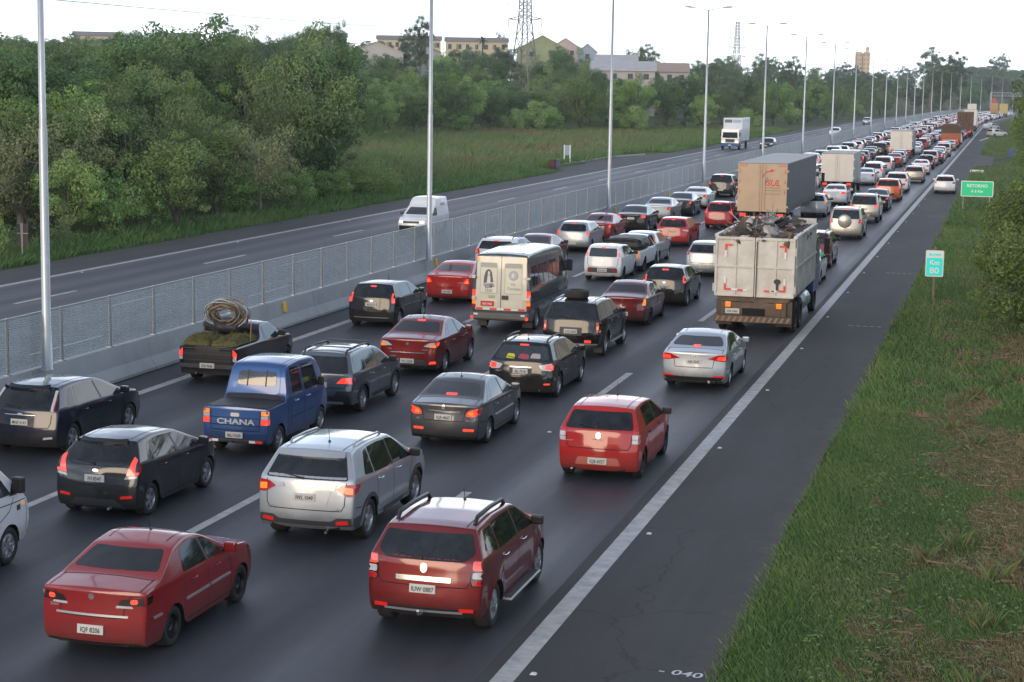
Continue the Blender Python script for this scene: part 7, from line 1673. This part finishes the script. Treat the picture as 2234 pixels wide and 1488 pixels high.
# singled out trees on the skyline
def ridge(key, u, v_top, dist, s, lab):
    q = at(u, v_top, dist); src = TP[key][0]; h = {'feather': 11, 'pine': 9, 'dark': 8.5, 'dark2': 7}[key]; z = float(terrain(q.x, q.y)); sz = max(.6, (q.z-z)/h); tree(key, q.x, q.y, s, lab, sz=sz)
ridge('pine', 675, 40, 330, .95, 'flat-topped dark pine, outermost of the three above the cream houses'); ridge('pine', 705, 40, 338, .9, 'flat-topped dark pine, middle one of the three above the cream houses'); ridge('dark2', 742, 44, 334, .75, 'round dark tree beside the two flat-topped pines')
ridge('feather', 918, 30, 420, 1.15, 'tall thin feathery tree rising behind the cream terrace'); ridge('feather', 885, 60, 430, .8, 'small feathery tree beside the tall one behind the cream terrace')
ridge('dark2', 1090, 68, 600, .9, 'small dark tree at the end of the cream terrace')
ridge('feather', 1415, 92, 520, 1.4, 'spreading feathery tree behind the pale sheds'); ridge('dark2', 1390, 100, 500, 1.1, 'rounded dark tree behind the pale sheds')
ridge('feather', 1660, 112, 470, 1.1, 'feathery tree near the distant pylon'); ridge('feather', 1735, 118, 480, 1.2, 'thin feathery tree standing over the roadside wood'); ridge('feather', 1590, 118, 470, 1.0, 'low feathery tree before the distant pylon')
ridge('feather', 2035, 97, 640, 2.0, 'largest tall feathery tree over the far wood'); ridge('feather', 2088, 108, 650, 2.0, 'tall feathery tree beside the largest one over the far wood'); ridge('dark', 2060, 130, 630, 1.6, 'dark crown below the two tall feathery trees')
ridge('dark', 300, 48, 128, 1.25, 'tall dark tree breaking the skyline before the cream houses')
# bushes in the meadow edge, placed singly
for (u, v_, s, lab) in ((920, 296, 1.9, 'large rounded light green bush behind the lamp post, at the back of the meadow'), (1380, 292, 1.5, 'spreading light green bush at the back of the meadow'), (1000, 300, 1.2, 'medium green bush at the back of the meadow'), (1190, 294, 1.3, 'dull green bush at the back of the meadow'), (1155, 332, .42, 'tiny lone bush in the open meadow')):
    q = gnd(u, v_); tree('bush' if 'light' in lab or 'tiny' in lab else 'bushd', q.x, q.y, s, lab)
# ---- right hand side: thicket and trees above the verge
R_LEAF = leaf_mat('leaf_thicket', (0.069, 0.113, 0.038), (0.208, 0.286, 0.077))
TP['thick'] = (make_tree(21, 2.9, 1.9, 'full', R_LEAF, BARKP, leaf=.11, per=520, nblob=34, trunk_frac=.12, r0=.05), 'dark thicket bush on the verge above the shoulder', 'bush', 'bush')
TP['rtree'] = (make_tree(22, 9.5, 3.4, 'full', R_LEAF, BARKP, leaf=.20, per=230, nblob=34, trunk_frac=.34, r0=.2), 'leafy tree standing on the right verge bank', 'broadleaf_tree', 'tree')
for (x, y, s) in ((.5, 59, .85), (1.4, 55, 1.1), (3.6, 52, 1.2), (.9, 62, 1.0), (1.7, 58.5, 1.15), (.2, 69, .85), (2.6, 55.5, 1.1), (.9, 72, 1.1), (1.6, 68, 1.15), (2.9, 72, 1.35), (.6, 75, .8), (3.4, 66, 1.3), (2.4, 80, 1.2), (4.4, 60, 1.35), (1.5, 86, .9), (3.6, 88, 1.3), (4.0, 76, 1.4), (3.2, 56, .9), (2.2, 61.5, .8), (5.2, 68, 1.5), (3.2, 98, 1.2), (4.5, 108, 1.4)):
    tree('thick', x, y, s, group='thicket on the right verge')
for (x, y, s) in ((2.0, 118, .62), (2.3, 132, .66), (2.4, 146, .72), (2.8, 164, .78), (3.4, 182, .85), (7.5, 235, 1.0), (5.6, 255, 1.0), (5.2, 280, 1.05), (6.5, 310, 1.1), (8, 345, 1.2), (9, 390, 1.2), (11, 440, 1.2), (14, 500, 1.3), (20, 560, 1.3), (28, 620, 1.3)):
    tree('rtree', x+shift(y), y, s, group='trees on the right verge bank')
tree('rtree', 4.4, 70, 1.35, 'tall tree reaching over the verge thicket', sz=1.45)
# trees behind and beside the camera's side of the road, seen mirrored in car windows
for k in range(14): tree('rtree', 7.5+rt.uniform(0, 3), 6+k*4.6, rt.uniform(.8, 1.1), group='trees on the right verge bank')
print('trees', NT)
for k_ in list(TP): 
    o = TP[k_][0]
    for c in list(o.children): bpy.data.objects.remove(c)
    bpy.data.objects.remove(o)
# ---- grass: blades nobody could count
def grass(name, label, X, Y, H, Wd, tone, r, lean=(0, 0), seg=1):
    n = len(X); Z = terrain(X, Y)-.02; a = r.random(n)*2*math.pi; bx, by = np.cos(a)*Wd*.5, np.sin(a)*Wd*.5
    lx = r.normal(size=n)*H*.35+lean[0]*H; ly = r.normal(size=n)*H*.35+lean[1]*H
    V = np.stack([np.stack([X-bx, Y-by, Z], 1), np.stack([X+bx, Y+by, Z], 1), np.stack([X+bx*.7+lx*.45, Y+by*.7+ly*.45, Z+H*.62], 1), np.stack([X+lx, Y+ly, Z+H], 1)], 1).reshape(-1, 3)
    F = np.arange(4*n).reshape(n, 4); o = quads(name, V, F, GRASSM, name, None, {'tone': np.repeat(tone, 4)}); tag(o, label, 'grass', kind='stuff'); return o
def grass_mat():
    m = leaf_mat('grass_blade', (.02, .05, .01), (.08, .1, .03), .35, .5); t = m.node_tree
    mx_ = [n for n in t.nodes if n.type == 'MIX'][0]; rp = t.nodes.new('ShaderNodeValToRGB'); a = [n for n in t.nodes if n.type == 'ATTRIBUTE'][0]
    e = rp.color_ramp.elements; e[0].color = (.072, .135, .042, 1); e[1].color = (.32, .24, .14, 1); e[1].position = 1.0
    for ps, c in ((.35, (.118, .210, .064)), (.6, (.185, .255, .092)), (.76, (.25, .24, .105)), (.86, (.22, .16, .095))): q = e.new(ps); q.color = (*c, 1)
    t.links.new(a.outputs['Fac'], rp.inputs[0]); sc = [n for n in t.nodes if n.type == 'VECT_MATH'][0]; t.links.new(rp.outputs[0], sc.inputs[0]); return m
GRASSM = grass_mat(); rg = np.random.default_rng(5)
def patchy(x, y, s=1.0):
    return (np.sin(x*1.3*s+y*.35*s+1)+np.sin(x*.7*s-y*.83*s+2.1)+np.sin(y*1.57*s+x*1.9*s)+np.sin(x*2.7*s+.4+y*.21*s))/4
def verge(n, y0, y1, h, wd):
    y = y0+(y1-y0)*rg.random(n)**1.35; xr = np.minimum(4.2, 2.4+.03*y); x = X_VERGE-.10+(xr-X_VERGE)*rg.random(n)+.12*np.abs(rg.normal(size=n))
    x = x+np.where((y > 190) & (y < 236), 5.2*smooth((y-190)/12)*smooth((236-y)/12), 0)
    pt_ = patchy(x, y); brown = 1.15*np.clip((x+1.9)/1.9, 0, 1)*np.clip((66-y)/24, 0, 1)*(pt_ > -.08)+.9*(patchy(x+7, y+3, 1.6) > .48)*(x > -2.2)
    tone = np.clip(.40+.20*pt_+.18*rg.normal(size=n)*.6+np.where(brown > .35, .46*brown+.12*rg.random(n), 0), 0, 1)
    hh = h*(.5+.8*rg.random(n))*np.where(x < X_VERGE+.8, 1.2, 1.0)*np.where(brown > .35, .75, 1.0)
    return x, y, hh, wd*(.7+.6*rg.random(n)), tone
for nm, n, y0, y1, h, wd in (('near', 290000, 15, 46, .10, .008), ('mid', 90000, 44, 110, .16, .022), ('far', 26000, 108, 330, .30, .07)):
    x, y, hh, ww, tn = verge(n, y0, y1, h, wd); grass('verge_grass', 'short green grass with dry brown patches on the right verge', x, y, hh, ww, tn, rg, (-.12, .05))
# dry straw tufts and reeds among the verge grass
tx_, ty_ = [], []
for k in range(26):
    cx_, cy_ = rg.uniform(-1.0, 2.0), rg.uniform(20, 52); m_ = rg.integers(40, 90); tx_.append(cx_+rg.normal(size=m_)*.10); ty_.append(cy_+rg.normal(size=m_)*.10)
tx_ = np.concatenate(tx_); ty_ = np.concatenate(ty_); n = len(tx_); grass('verge_grass', 'taller reed tufts standing in the verge grass', tx_, ty_, .20+.22*rg.random(n), np.full(n, .010), np.where(rg.random(n) < .35, .9, .42+.15*rg.random(n)), rg)
# tall grass along the far shoulder and over the meadow
n = 42000; y = 56+(340-56)*rg.random(n)**1.5; x = X_FAR-.15-np.abs(rg.normal(size=n))*1.6-np.where((y > 158) & (y < 214), 3.2, 0)
x = x+np.array([shift(q) for q in y]); grass('roadside_grass', 'unmown grass along the edge of the far shoulder', x, y, .22+.5*rg.random(n)*np.clip((-x-38.5)/2, .25, 1), .035+.0003*y, np.clip(.32+.2*patchy(x, y, .3)+.12*rg.normal(size=n), 0, .8), rg, (.08, 0))
n = 90000; y = 118+(345-118)*rg.random(n); xl = np.interp(y, [118, 128, 250, 306, 345], [-50, -78, -86, -62, -52]); x = -41.5+(xl+41.5)*rg.random(n)
yel = np.clip(patchy(x, y, .12)*1.2+.25, 0, 1)*np.clip((-x-43)/8, 0, 1); grass('meadow_grass', 'tall green and straw-yellow grass of the open meadow', x, y, .35+.55*rg.random(n), .06+.05*rg.random(n), np.clip(.52+.12*rg.normal(size=n)+.30*yel, 0, .82), rg, (.05, 0))

# broad-leaved weeds among the verge grass
n = 900; cx_ = rg.uniform(-2.4, 3.0, n); cy_ = rg.uniform(17, 60, n); C = []; N = []; TN = []
for a_, b_ in zip(cx_, cy_):
    k = rg.integers(6, 14); rr_ = rg.uniform(.05, .16); q = rg.normal(size=(k, 3))*rr_; q[:, 2] = np.abs(q[:, 2])*.8+.03; z_ = float(terrain(a_, b_)); C.append(q+np.array([a_, b_, z_])); nn = q/np.linalg.norm(q, axis=1, keepdims=True)*.6+np.array([0, 0, .8]); N.append(nn/np.linalg.norm(nn, axis=1, keepdims=True)); TN.append(np.full(k, rg.random()*.9))
C = np.concatenate(C); N = np.concatenate(N); TN = np.concatenate(TN); V, F = leaf_geo(C, N, .04+.06*rg.random(len(C)), .03+.03*rg.random(len(C)), rg)
tag(quads('verge_weeds', V, F, L_LIGHT, 'verge_weeds', None, {'tone': np.repeat(TN, 4)}), 'low broad-leaved weeds scattered in the verge grass', 'weeds', kind='stuff')
# dead stalks and cut straw lying on the verge
n = 5200; cx_ = rg.uniform(-1.6, 3.2, n); cy_ = 17+rg.random(n)**1.2*48; ok = patchy(cx_, cy_) > -.05; cx_, cy_ = cx_[ok], cy_[ok]; n = len(cx_); z_ = terrain(cx_, cy_)+.04+.06*rg.random(n); a_ = rg.random(n)*6.28; L_ = .06+.16*rg.random(n); dx_, dy_ = np.cos(a_)*L_, np.sin(a_)*L_; wx, wy = -np.sin(a_)*.006, np.cos(a_)*.006
V = np.stack([np.stack([cx_-dx_-wx, cy_-dy_-wy, z_], 1), np.stack([cx_-dx_+wx, cy_-dy_+wy, z_], 1), np.stack([cx_+dx_+wx, cy_+dy_+wy, z_+.05*rg.random(n)], 1), np.stack([cx_+dx_-wx, cy_+dy_-wy, z_+.05*rg.random(n)], 1)], 1).reshape(-1, 3)
tag(quads('dry_straw', V, np.arange(4*n).reshape(n, 4), GRASSM, 'dry_straw', None, {'tone': np.repeat(.86+.14*rg.random(n), 4)}), 'cut dry straw lying on the verge', 'straw', kind='stuff')
# ================================================================== signs, pylons, houses, gantry
SIGNW = mat('sign_white', (.80, .82, .82), .4); SIGNT = mat('sign_turquoise', (.0, .58, .52), .35, emit=((0, .8, .72), .18)); SIGNG = mat('sign_green', (.0, .50, .22), .35, emit=((0, .75, .32), .10)); WOODP = mat('sign_post_wood', (.24, .19, .12), .85, noise=(6, .6, None, 'Object')); SIGNB = mat('sign_back', (.055, .045, .045), .7)  # turquoise and green faces carry a faint added glow, though they are no lamps
def sign_text(parent, s_, x, z, size, m, y=-.02, sx=1.0, bold=.006):
    me = text_mesh(s_, size, .002, 'CENTER', 0, bold).copy(); me.materials.append(m); o = link(bpy.data.objects.new('lettering', me), parent); o.location = (x, y, z); o.rotation_euler = (math.pi/2, 0, 0); o.scale = (sx, 1, 1)
def rrect(w_, h, r, z0=0): return rounded([(-w_/2, z0), (w_/2, z0), (w_/2, z0+h), (-w_/2, z0+h)], r, 4)
# kilometre marker
p = gnd(2035, 655); t = empty('kilometre_sign', (p.x, p.y, 0), R(2)); tag(t, 'white and turquoise roadside board reading Km 80 on a wooden post', 'sign')
MB().box((-.04, .02, -.3), (.04, .09, 2.0)).build('post', WOODP, t)
b = MB().prism(rrect(.66, .98, .06, .88), 1, 0, .02).build('board', SIGNW, t); MB().prism(rrect(.58, .66, .02, .92), 1, -.004, 0).build('coloured_field', SIGNT, b); sign_text(b, 'Km', 0, 1.40, .25, SIGNW, -.008); sign_text(b, '80', 0, 1.10, .32, SIGNW, -.008, 1.1); sign_text(b, 'BR-290/RS', 0, 1.70, .10, SIGNT, -.006)
p = gnd(2131, 462); t = empty('return_sign', (p.x-.05, p.y, 0), R(2)); tag(t, 'green roadside board reading RETORNO on two thin posts', 'sign')
z0 = .42; b = MB().prism(rrect(2.05, 1.02, .08, z0+.55), 1, 0, .02).build('board', SIGNW, t); MB().prism(rrect(1.95, .92, .06, z0+.60), 1, -.004, 0).build('coloured_field', SIGNG, b); sign_text(b, 'RETORNO', 0, z0+1.25, .28, SIGNW, -.008); sign_text(b, 'A 6 Km', 0, z0+.90, .24, SIGNW, -.008)
for x in (-.85, .80): MB().box((x-.03, .02, -.4), (x+.03, .07, z0+1.5)).build('post', mat('post_grey', (.30, .31, .28), .6), t)
# sign seen from behind, far shoulder
p = gnd(50, 568); t = empty('road_sign', (p.x, p.y, 0), R(12)); tag(t, 'back of a dark rectangular road sign on a thin pole', 'sign')
MB().tube([(0, 0, -.3), (-.06, 0, 1.55)], .03, 8).build('pole', GALV, t); MB().prism(rrect(.46, .92, .03, .62), 1, .04, .06).build('board', SIGNB, t); MB().box((-.24, .01, 1.12), (.24, .04, 1.16)).box((-.02, .0, .6), (.02, .04, 1.56)).build('bracket', mat('bracket_tan', (.36, .28, .22), .6), t)
# lay-by board and litter bins
p = gnd(1237, 357); t = empty('notice_board', (p.x, p.y, 0), R(-6)); tag(t, 'pale notice board between two white posts beside the lay-by', 'sign')
for x in (-.30, .30): MB().box((x-.05, -.05, -.2), (x+.05, .05, 1.85)).build('post', SIGNW, t)
MB().prism(rrect(.55, .95, .04, .85), 1, -.02, .02).build('board', mat('notice_blue', (.28, .36, .44), .6, noise=(5, .5, (.5, .52, .54), 'Object')), t)
for (u, lab, c) in ((1205, 'dark red box bin beside the lay-by kerb', (.13, .045, .035)), (1214, 'blue-grey box bin beside the dark red bin', (.10, .13, .20))):
    p = gnd(u, 366); t = MB().box((-.28, -.22, 0), (.28, .22, .72), .03).box((-.31, -.25, .69), (.31, .25, .78), .02).build('litter_bin', mat('bin_%d' % u, c, .7, noise=(4, .5, None, 'Object'))); t.location = (p.x, p.y, 0); tag(t, lab, 'bin')
kb = strip('kerb', -42.05, -41.85, .12, mat('kerb_concrete', (.42, .42, .40), .85), 168, 206); 
k2 = MB()
for a, b_ in zip(np.arange(168, 205, 1.0), np.arange(169, 206, 1.0)): 
    xa, xb = [float(X_FAR-3.15*smooth((q-160)/9)*smooth((214-q)/20)) for q in (a, b_)]
    k2.add([(xa-.12, a, 0), (xa+.08, a, 0), (xb+.08, b_, 0), (xb-.12, b_, 0), (xa-.12, a, .13), (xa+.08, a, .13), (xb+.08, b_, .13), (xb-.12, b_, .13)], [(4, 5, 6, 7), (0, 1, 5, 4), (1, 2, 6, 5), (3, 0, 4, 7)])
bpy.data.objects.remove(kb); o = k2.build('kerb', MATS['kerb_concrete']); tag(o, kind='structure')
# white slab and blue board by the right lay-by
p = gnd(2131, 376); t = MB().prism(rrect(1.3, .22, .1), 1, -.35, .35).build('concrete_cover', SIGNW); t.location = (p.x, p.y, 0); tag(t, 'low white painted concrete cover on the verge edge by the lay-by', 'concrete cover')
p = gnd(2207, 352); t = empty('information_board', (p.x, p.y, 0), R(-15)); tag(t, 'dark blue board on a post at the back of the lay-by', 'sign'); MB().box((-.05, .0, -.2), (.05, .08, 1.4)).build('post', WOODP, t); MB().prism(rrect(.9, .9, .04, .45), 1, -.03, 0).build('board', mat('board_blue', (.03, .07, .16), .5), t)
# exit arrow line on the shoulder
vv = []; pts = [gnd(2138, 307), gnd(2158, 300), gnd(2168, 292), gnd(2173, 283)]
for i, q in enumerate(pts): vv += [(q.x-.2, q.y, .007), (q.x+.2, q.y, .007)]
tag(mesh_obj('road_marking', vv, [(0, 1, 3, 2), (2, 3, 5, 4), (4, 5, 7, 6)], PAINT_W), kind='structure')
# ---- lattice pylons
PYL = mat('pylon_steel', (.20, .185, .18), .7, .2)
def pylon(label, u, v_base, dist, h, bw, tw, arms):
    q = at(u, v_base, dist); z = float(terrain(q.x, q.y)); t = empty('electricity_pylon', (q.x, q.y, z-.5), R(-14)); tag(t, label, 'pylon'); waist = .62*h
    def wid(zz): return np.interp(zz, [0, waist, h], [bw/2, tw/2, tw/2*.7])
    levels = list(np.linspace(0, waist, 6))+list(np.linspace(waist, h, 9))[1:]
    for sx in (1, -1):
        for sy in (1, -1): MB().tube([(sx*wid(zz), sy*wid(zz), zz) for zz in levels], .15, 5).build('leg', PYL, t)
    mb = MB()
    for a, b_ in zip(levels[:-1], levels[1:]):
        wa, wb_ = wid(a), wid(b_)
        for (c0, c1) in (((1, 1), (1, -1)), ((1, -1), (-1, -1)), ((-1, -1), (-1, 1)), ((-1, 1), (1, 1))):
            mb.tube([(c0[0]*wa, c0[1]*wa, a), (c1[0]*wb_, c1[1]*wb_, b_)], .085, 4, False); mb.tube([(c1[0]*wa, c1[1]*wa, a), (c0[0]*wb_, c0[1]*wb_, b_)], .085, 4, False)
    tag(mb.build('lattice_bracing', PYL, t), kind='stuff')
    for za, ln in arms:
        a = MB(); w0 = wid(za)
        for sg in (1, -1):
            a.tube([(sg*w0, 0, za), (sg*ln, 0, za+.35)], .12, 4, False); a.tube([(sg*w0, 0, za+1.0), (sg*ln, 0, za+.35)], .10, 4, False)
            for f_ in (.3, .55, .8): x = w0+(ln-w0)*f_; a.tube([(sg*x, 0, za+.35*f_), (sg*(w0+(ln-w0)*(f_-.2)), 0, za+1.0-.65*(f_-.2))], .04, 4, False)
        o = a.build('cross_arm', PYL, t)
        for sg in (1, -1): MB().tube([(sg*ln, 0, za+.35), (sg*ln, 0, za-1.6)], .10, 6).build('insulator_string', mat('insulator', (.22, .20, .19), .4), o)
pylon('tall lattice electricity pylon rising from the scrub on the slope', 1143, 185, 420, 30, 5.6, 2.2, ((18.5, 4.3), (23.2, 4.3), (27.8, 4.0)))
pylon('distant slim lattice pylon above the tree line', 1606, 150, 900, 31, 5.0, 2.0, ((14, 4.6), (18.5, 5.2), (23, 4.2)))
# power line far left
a, b_ = at(100, -2, 150), at(1000, 60, 560); pts = []
for i in range(25):
    s_ = i/24; q = a.lerp(b_, s_); q.z -= 2.0*math.sin(math.pi*s_)*.4; pts.append(q)
o = MB().tube(pts, .03, 4, False).build('power_line', mat('wire', (.12, .12, .13), .6)); tag(o, 'single thin power cable crossing the sky', 'cable')
# ---- houses on the ridge
HC = mat('house_cream', (.47, .42, .30), .8, noise=(.4, .4, (.42, .35, .21), 'Object')); HR = mat('house_roof_grey', (.22, .20, .19), .8, noise=(.6, .5, None, 'Object')); HWIN = mat('house_window', (.05, .05, .055), .2); HSH = mat('house_shutter', (.22, .18, .12), .7)
def frame_at(u, v_, dist): return at(u, v_, dist)
def house_row(label, u0, u1, v_top, dist, storey=5.6, nwin=6, wall=HC, roof=HR, rh=1.3, name='terrace_house'):
    a = at(u0, v_top, dist); b_ = at(u1, v_top, dist); z1 = (a.z+b_.z)/2; d = Vector((b_.x-a.x, b_.y-a.y, 0)); L = d.length; ang = math.atan2(d.y, d.x); base = min(float(terrain(a.x, a.y)), float(terrain(b_.x, b_.y)))-1
    t = empty(name, (a.x, a.y, base), ang); tag(t, label, 'house'); H = z1-base-rh; D = 7.0
    MB().box((0, 0, 0), (L, D, H)).build('wall', wall, t)
    MB().prism([(-.5, H), (D+.5, H), (D/2, H+rh)], 0, -.4, L+.4).build('roof', roof, t)
    for k in range(nwin):
        x = L*(k+.5)/nwin
        for zf in (1.5, 4.3):
            z = H-zf
            if z < .5: continue
            wv = .5+.25*(k % 3 == 1); w_ = MB().box((x-wv, -.05, z-.65), (x+wv, .03, z+.65)).build('window', HWIN, t); MB().box((x-wv-.1, -.07, z-.78), (x+wv+.1, .0, z-.66)).build('sill', HSH, w_)
            if k % 2: MB().box((x-wv, -.06, z-.6), (x-.02, -.02, z+.6)).build('shutter', HSH, w_)
    return t
house_row('cream terrace with grey roof, outermost one behind the roadside wood', 160, 258, 68, 560, nwin=6); house_row('cream terrace with grey roof beside the tall dark skyline tree', 342, 436, 71, 540, nwin=5)
house_row('short cream terrace below the three flat-topped pines', 668, 756, 70, 500, nwin=3); house_row('cream terrace below the tall feathery tree', 823, 962, 77, 560, nwin=8); house_row('cream terrace with grey roof next to the lattice pylon', 972, 1108, 81, 540, nwin=7)
HGREEN = mat('house_green', (.27, .30, .17), .8, noise=(.5, .4, None, 'Object')); HPINK = mat('house_pink', (.46, .37, .33), .8, noise=(.5, .5, (.34, .28, .26), 'Object')); HBLUE = mat('house_blue', (.30, .36, .43), .8); HPALE = mat('house_pale', (.44, .41, .38), .8, noise=(.5, .5, (.33, .31, .29), 'Object')); HRED = mat('roof_red', (.30, .13, .09), .85, noise=(.6, .5, None, 'Object')); HTIN = mat('roof_tin', (.44, .42, .41), .6, noise=(.6, .5, None, 'Object'))
def gable(label, u0, u1, v_top, dist, wall, roof, rh, D=9, win=2):
    a = at(u0, v_top, dist); b_ = at(u1, v_top, dist); z1 = (a.z+b_.z)/2; d = Vector((b_.x-a.x, b_.y-a.y, 0)); L = d.length; base = min(float(terrain(a.x, a.y)), float(terrain(b_.x, b_.y)))-1; t = empty('gabled_house', (a.x, a.y, base), math.atan2(d.y, d.x)); tag(t, label, 'house'); H = z1-base-rh
    MB().prism([(0, 0), (L, 0), (L, H), (L/2, H+rh), (0, H)], 1, 0, D).build('wall', wall, t)
    for sg in (0, 1):
        x0, x1 = (-.4, L/2) if sg == 0 else (L+.4, L/2); MB().prism([(x0, H-.3), (x1, H+rh+.02), (x1, H+rh+.2), (x0, H-.12)], 1, -.3, D+.3).build('roof', roof, t)
    for k in range(win):
        x = L*(k+.7)/(win+.4); w_ = MB().box((x-.55, -.05, H-1.9), (x+.55, .02, H-.6)).build('window', HWIN, t); MB().box((x-.65, -.07, H-2.05), (x+.65, 0, H-1.92)).build('sill', HPALE, w_)
gable('green gabled house on the ridge right behind the pylon', 1128, 1240, 78, 470, HGREEN, mat('roof_green_grey', (.30, .32, .18), .8), 3.4); gable('pink house with pale roof beside the green gabled house', 1200, 1268, 84, 500, HPINK, HTIN, 2.6); gable('light blue house at the end of the gabled houses', 1262, 1302, 96, 480, HBLUE, HTIN, 2.0, win=1)
gable('pale low house with a wide light roof below the cream terrace', 760, 880, 92, 420, HPALE, HTIN, 2.2); gable('grey-roofed low house next to the pale low house', 862, 960, 92, 440, HPALE, HR, 2.2)
def shed(label, u0, u1, v_top, dist, wall, roof, D=16):
    a = at(u0, v_top, dist); b_ = at(u1, v_top, dist); z1 = (a.z+b_.z)/2; d = Vector((b_.x-a.x, b_.y-a.y, 0)); L = d.length; base = min(float(terrain(a.x, a.y)), float(terrain(b_.x, b_.y)))-1; t = empty('shed', (a.x, a.y, base), math.atan2(d.y, d.x)); tag(t, label, 'shed'); H = z1-base-2.2
    MB().box((0, 0, 0), (L, D, H)).build('wall', wall, t); MB().prism([(-.5, H-.05), (-.5, H+.15), (D*.5, H+2.2), (D*.5, H+2.0)], 0, -.4, L+.4).build('roof', roof, t); MB().prism([(D+.5, H-.05), (D+.5, H+.15), (D*.5, H+2.2), (D*.5, H+2.0)], 0, -.4, L+.4).build('roof', roof, t)
    for k in range(4): MB().box((L*(k+.3)/4, -.05, H-1.8), (L*(k+.3)/4+1.1, .02, H-.6)).build('window', HWIN, t)
shed('long pale shed with a tin roof beside the blue house', 1290, 1430, 132, 400, HPALE, HTIN); shed('pinkish upper shed behind the long pale shed', 1300, 1390, 118, 440, HPINK, HTIN); shed('faded tile-roofed shed at the end of the pale sheds', 1395, 1502, 136, 430, HPALE, mat('roof_faded_tile', (.34, .24, .20), .85))
# orange tower
q0, q1 = at(1866, 113, 1300), at(1899, 113, 1300); base = float(terrain(q0.x, q0.y))-2; t = empty('apartment_tower', (q0.x, q0.y, base), math.atan2(q1.y-q0.y, q1.x-q0.x)); tag(t, 'orange apartment tower standing over the far tree line', 'tower'); L = (q1-q0).length; H = q0.z-base; HO = mat('tower_orange', (.50, .36, .24), .8)
MB().box((0, 0, 0), (L*.47, 10, H)).box((L*.53, 0, 0), (L, 10, H)).box((L*.45, 2, 0), (L*.55, 9, H-1)).build('wall', HO, t); MB().box((L*.70, 3, H), (L*.90, 8, H+3.5)).build('water_tank', HO, t)
for k in range(6):
    for i in range(4): x = L*(.07+.25*i); MB().box((x, -.06, H-3-k*3), (x+1.0, .02, H-1.7-k*3)).build('window', HSH, t)
# overhead gantry over the queue
y = 700.0; t = empty('sign_gantry', (shift(y), y, 0)); tag(t, 'grey lattice gantry spanning the far end of the road', 'gantry')
for x in (X_BAR-.2, 1.0): MB().tube([(x, 0, 0), (x, 0, 7.6)], .25, 8).build('post', GALV, t)
mb = MB()
for z in (6.4, 7.6):
    for yy in (-.5, .5): mb.tube([(X_BAR-.2, yy, z), (1, yy, z)], .10, 5)
for k in range(18): x = X_BAR+k*1.28; mb.tube([(x, -.5, 6.4), (x+.64, -.5, 7.6), (x+1.28, -.5, 6.4)], .07, 4, False)
mb.build('lattice_beam', mat('gantry_grey', (.42, .42, .42), .6), t)
o = MB().lathe([(0, 0), (1.2, 0), (1.2, .1), (0, .1)], 20, 1, (X_BAR+1.0, -.8, 4.4)).build('speed_sign', mat('sign_red', (.5, .08, .07), .5), t)
q = gnd(2175, 300)
# palm on the ridge
q = at(1052, 86, 480); zb_ = float(terrain(q.x, q.y)); t = empty('palm_tree', (q.x, q.y, zb_)); tag(t, 'single palm tree in front of the cream terrace', 'tree'); ht = q.z-zb_
MB().tube([(0, 0, -.5), (.15, 0, ht)], [.25, .18], 8).build('trunk', BARK, t)
V = []; F = []
for k in range(22):
    a = k*2.4; el = .9-.08*k; L_ = 2.2; prev = Vector((.15, 0, ht)); d = Vector((math.cos(a)*math.cos(el), math.sin(a)*math.cos(el), math.sin(el)))
    for s_ in range(6):
        nx_ = prev+d*(L_/6); side = d.cross(Vector((0, 0, 1))).normalized()*(.28*(1-s_/7)); n = len(V); V += [prev-side, prev+side, nx_+side*.85, nx_-side*.85]; F.append((n, n+1, n+2, n+3)); prev = nx_; d = (d+Vector((0, 0, -.16))).normalized()
me = bpy.data.meshes.new('crown'); me.from_pydata([tuple(v) for v in V], [], F); a_ = me.attributes.new('tone', 'FLOAT', 'POINT'); me.materials.append(L_DARK); link(bpy.data.objects.new('crown', me), t)

# ---- air: thin haze round the whole scene
hz_ = MB().box((-1450, -350, -3), (1000, 2300, 62)).build('haze'); tag(hz_, 'thin pale evening haze in the air', 'haze', kind='stuff')
m = bpy.data.materials.new('haze_air'); m.use_nodes = True; t_ = m.node_tree; t_.nodes.remove(t_.nodes['Principled BSDF']); pv = t_.nodes.new('ShaderNodeVolumePrincipled')
pv.inputs['Density'].default_value = 0.00016; pv.inputs['Color'].default_value = (.9, .95, 1.0, 1); pv.inputs['Anisotropy'].default_value = .2
t_.links.new(pv.outputs[0], t_.nodes['Material Output'].inputs['Volume']); hz_.data.materials.append(m)
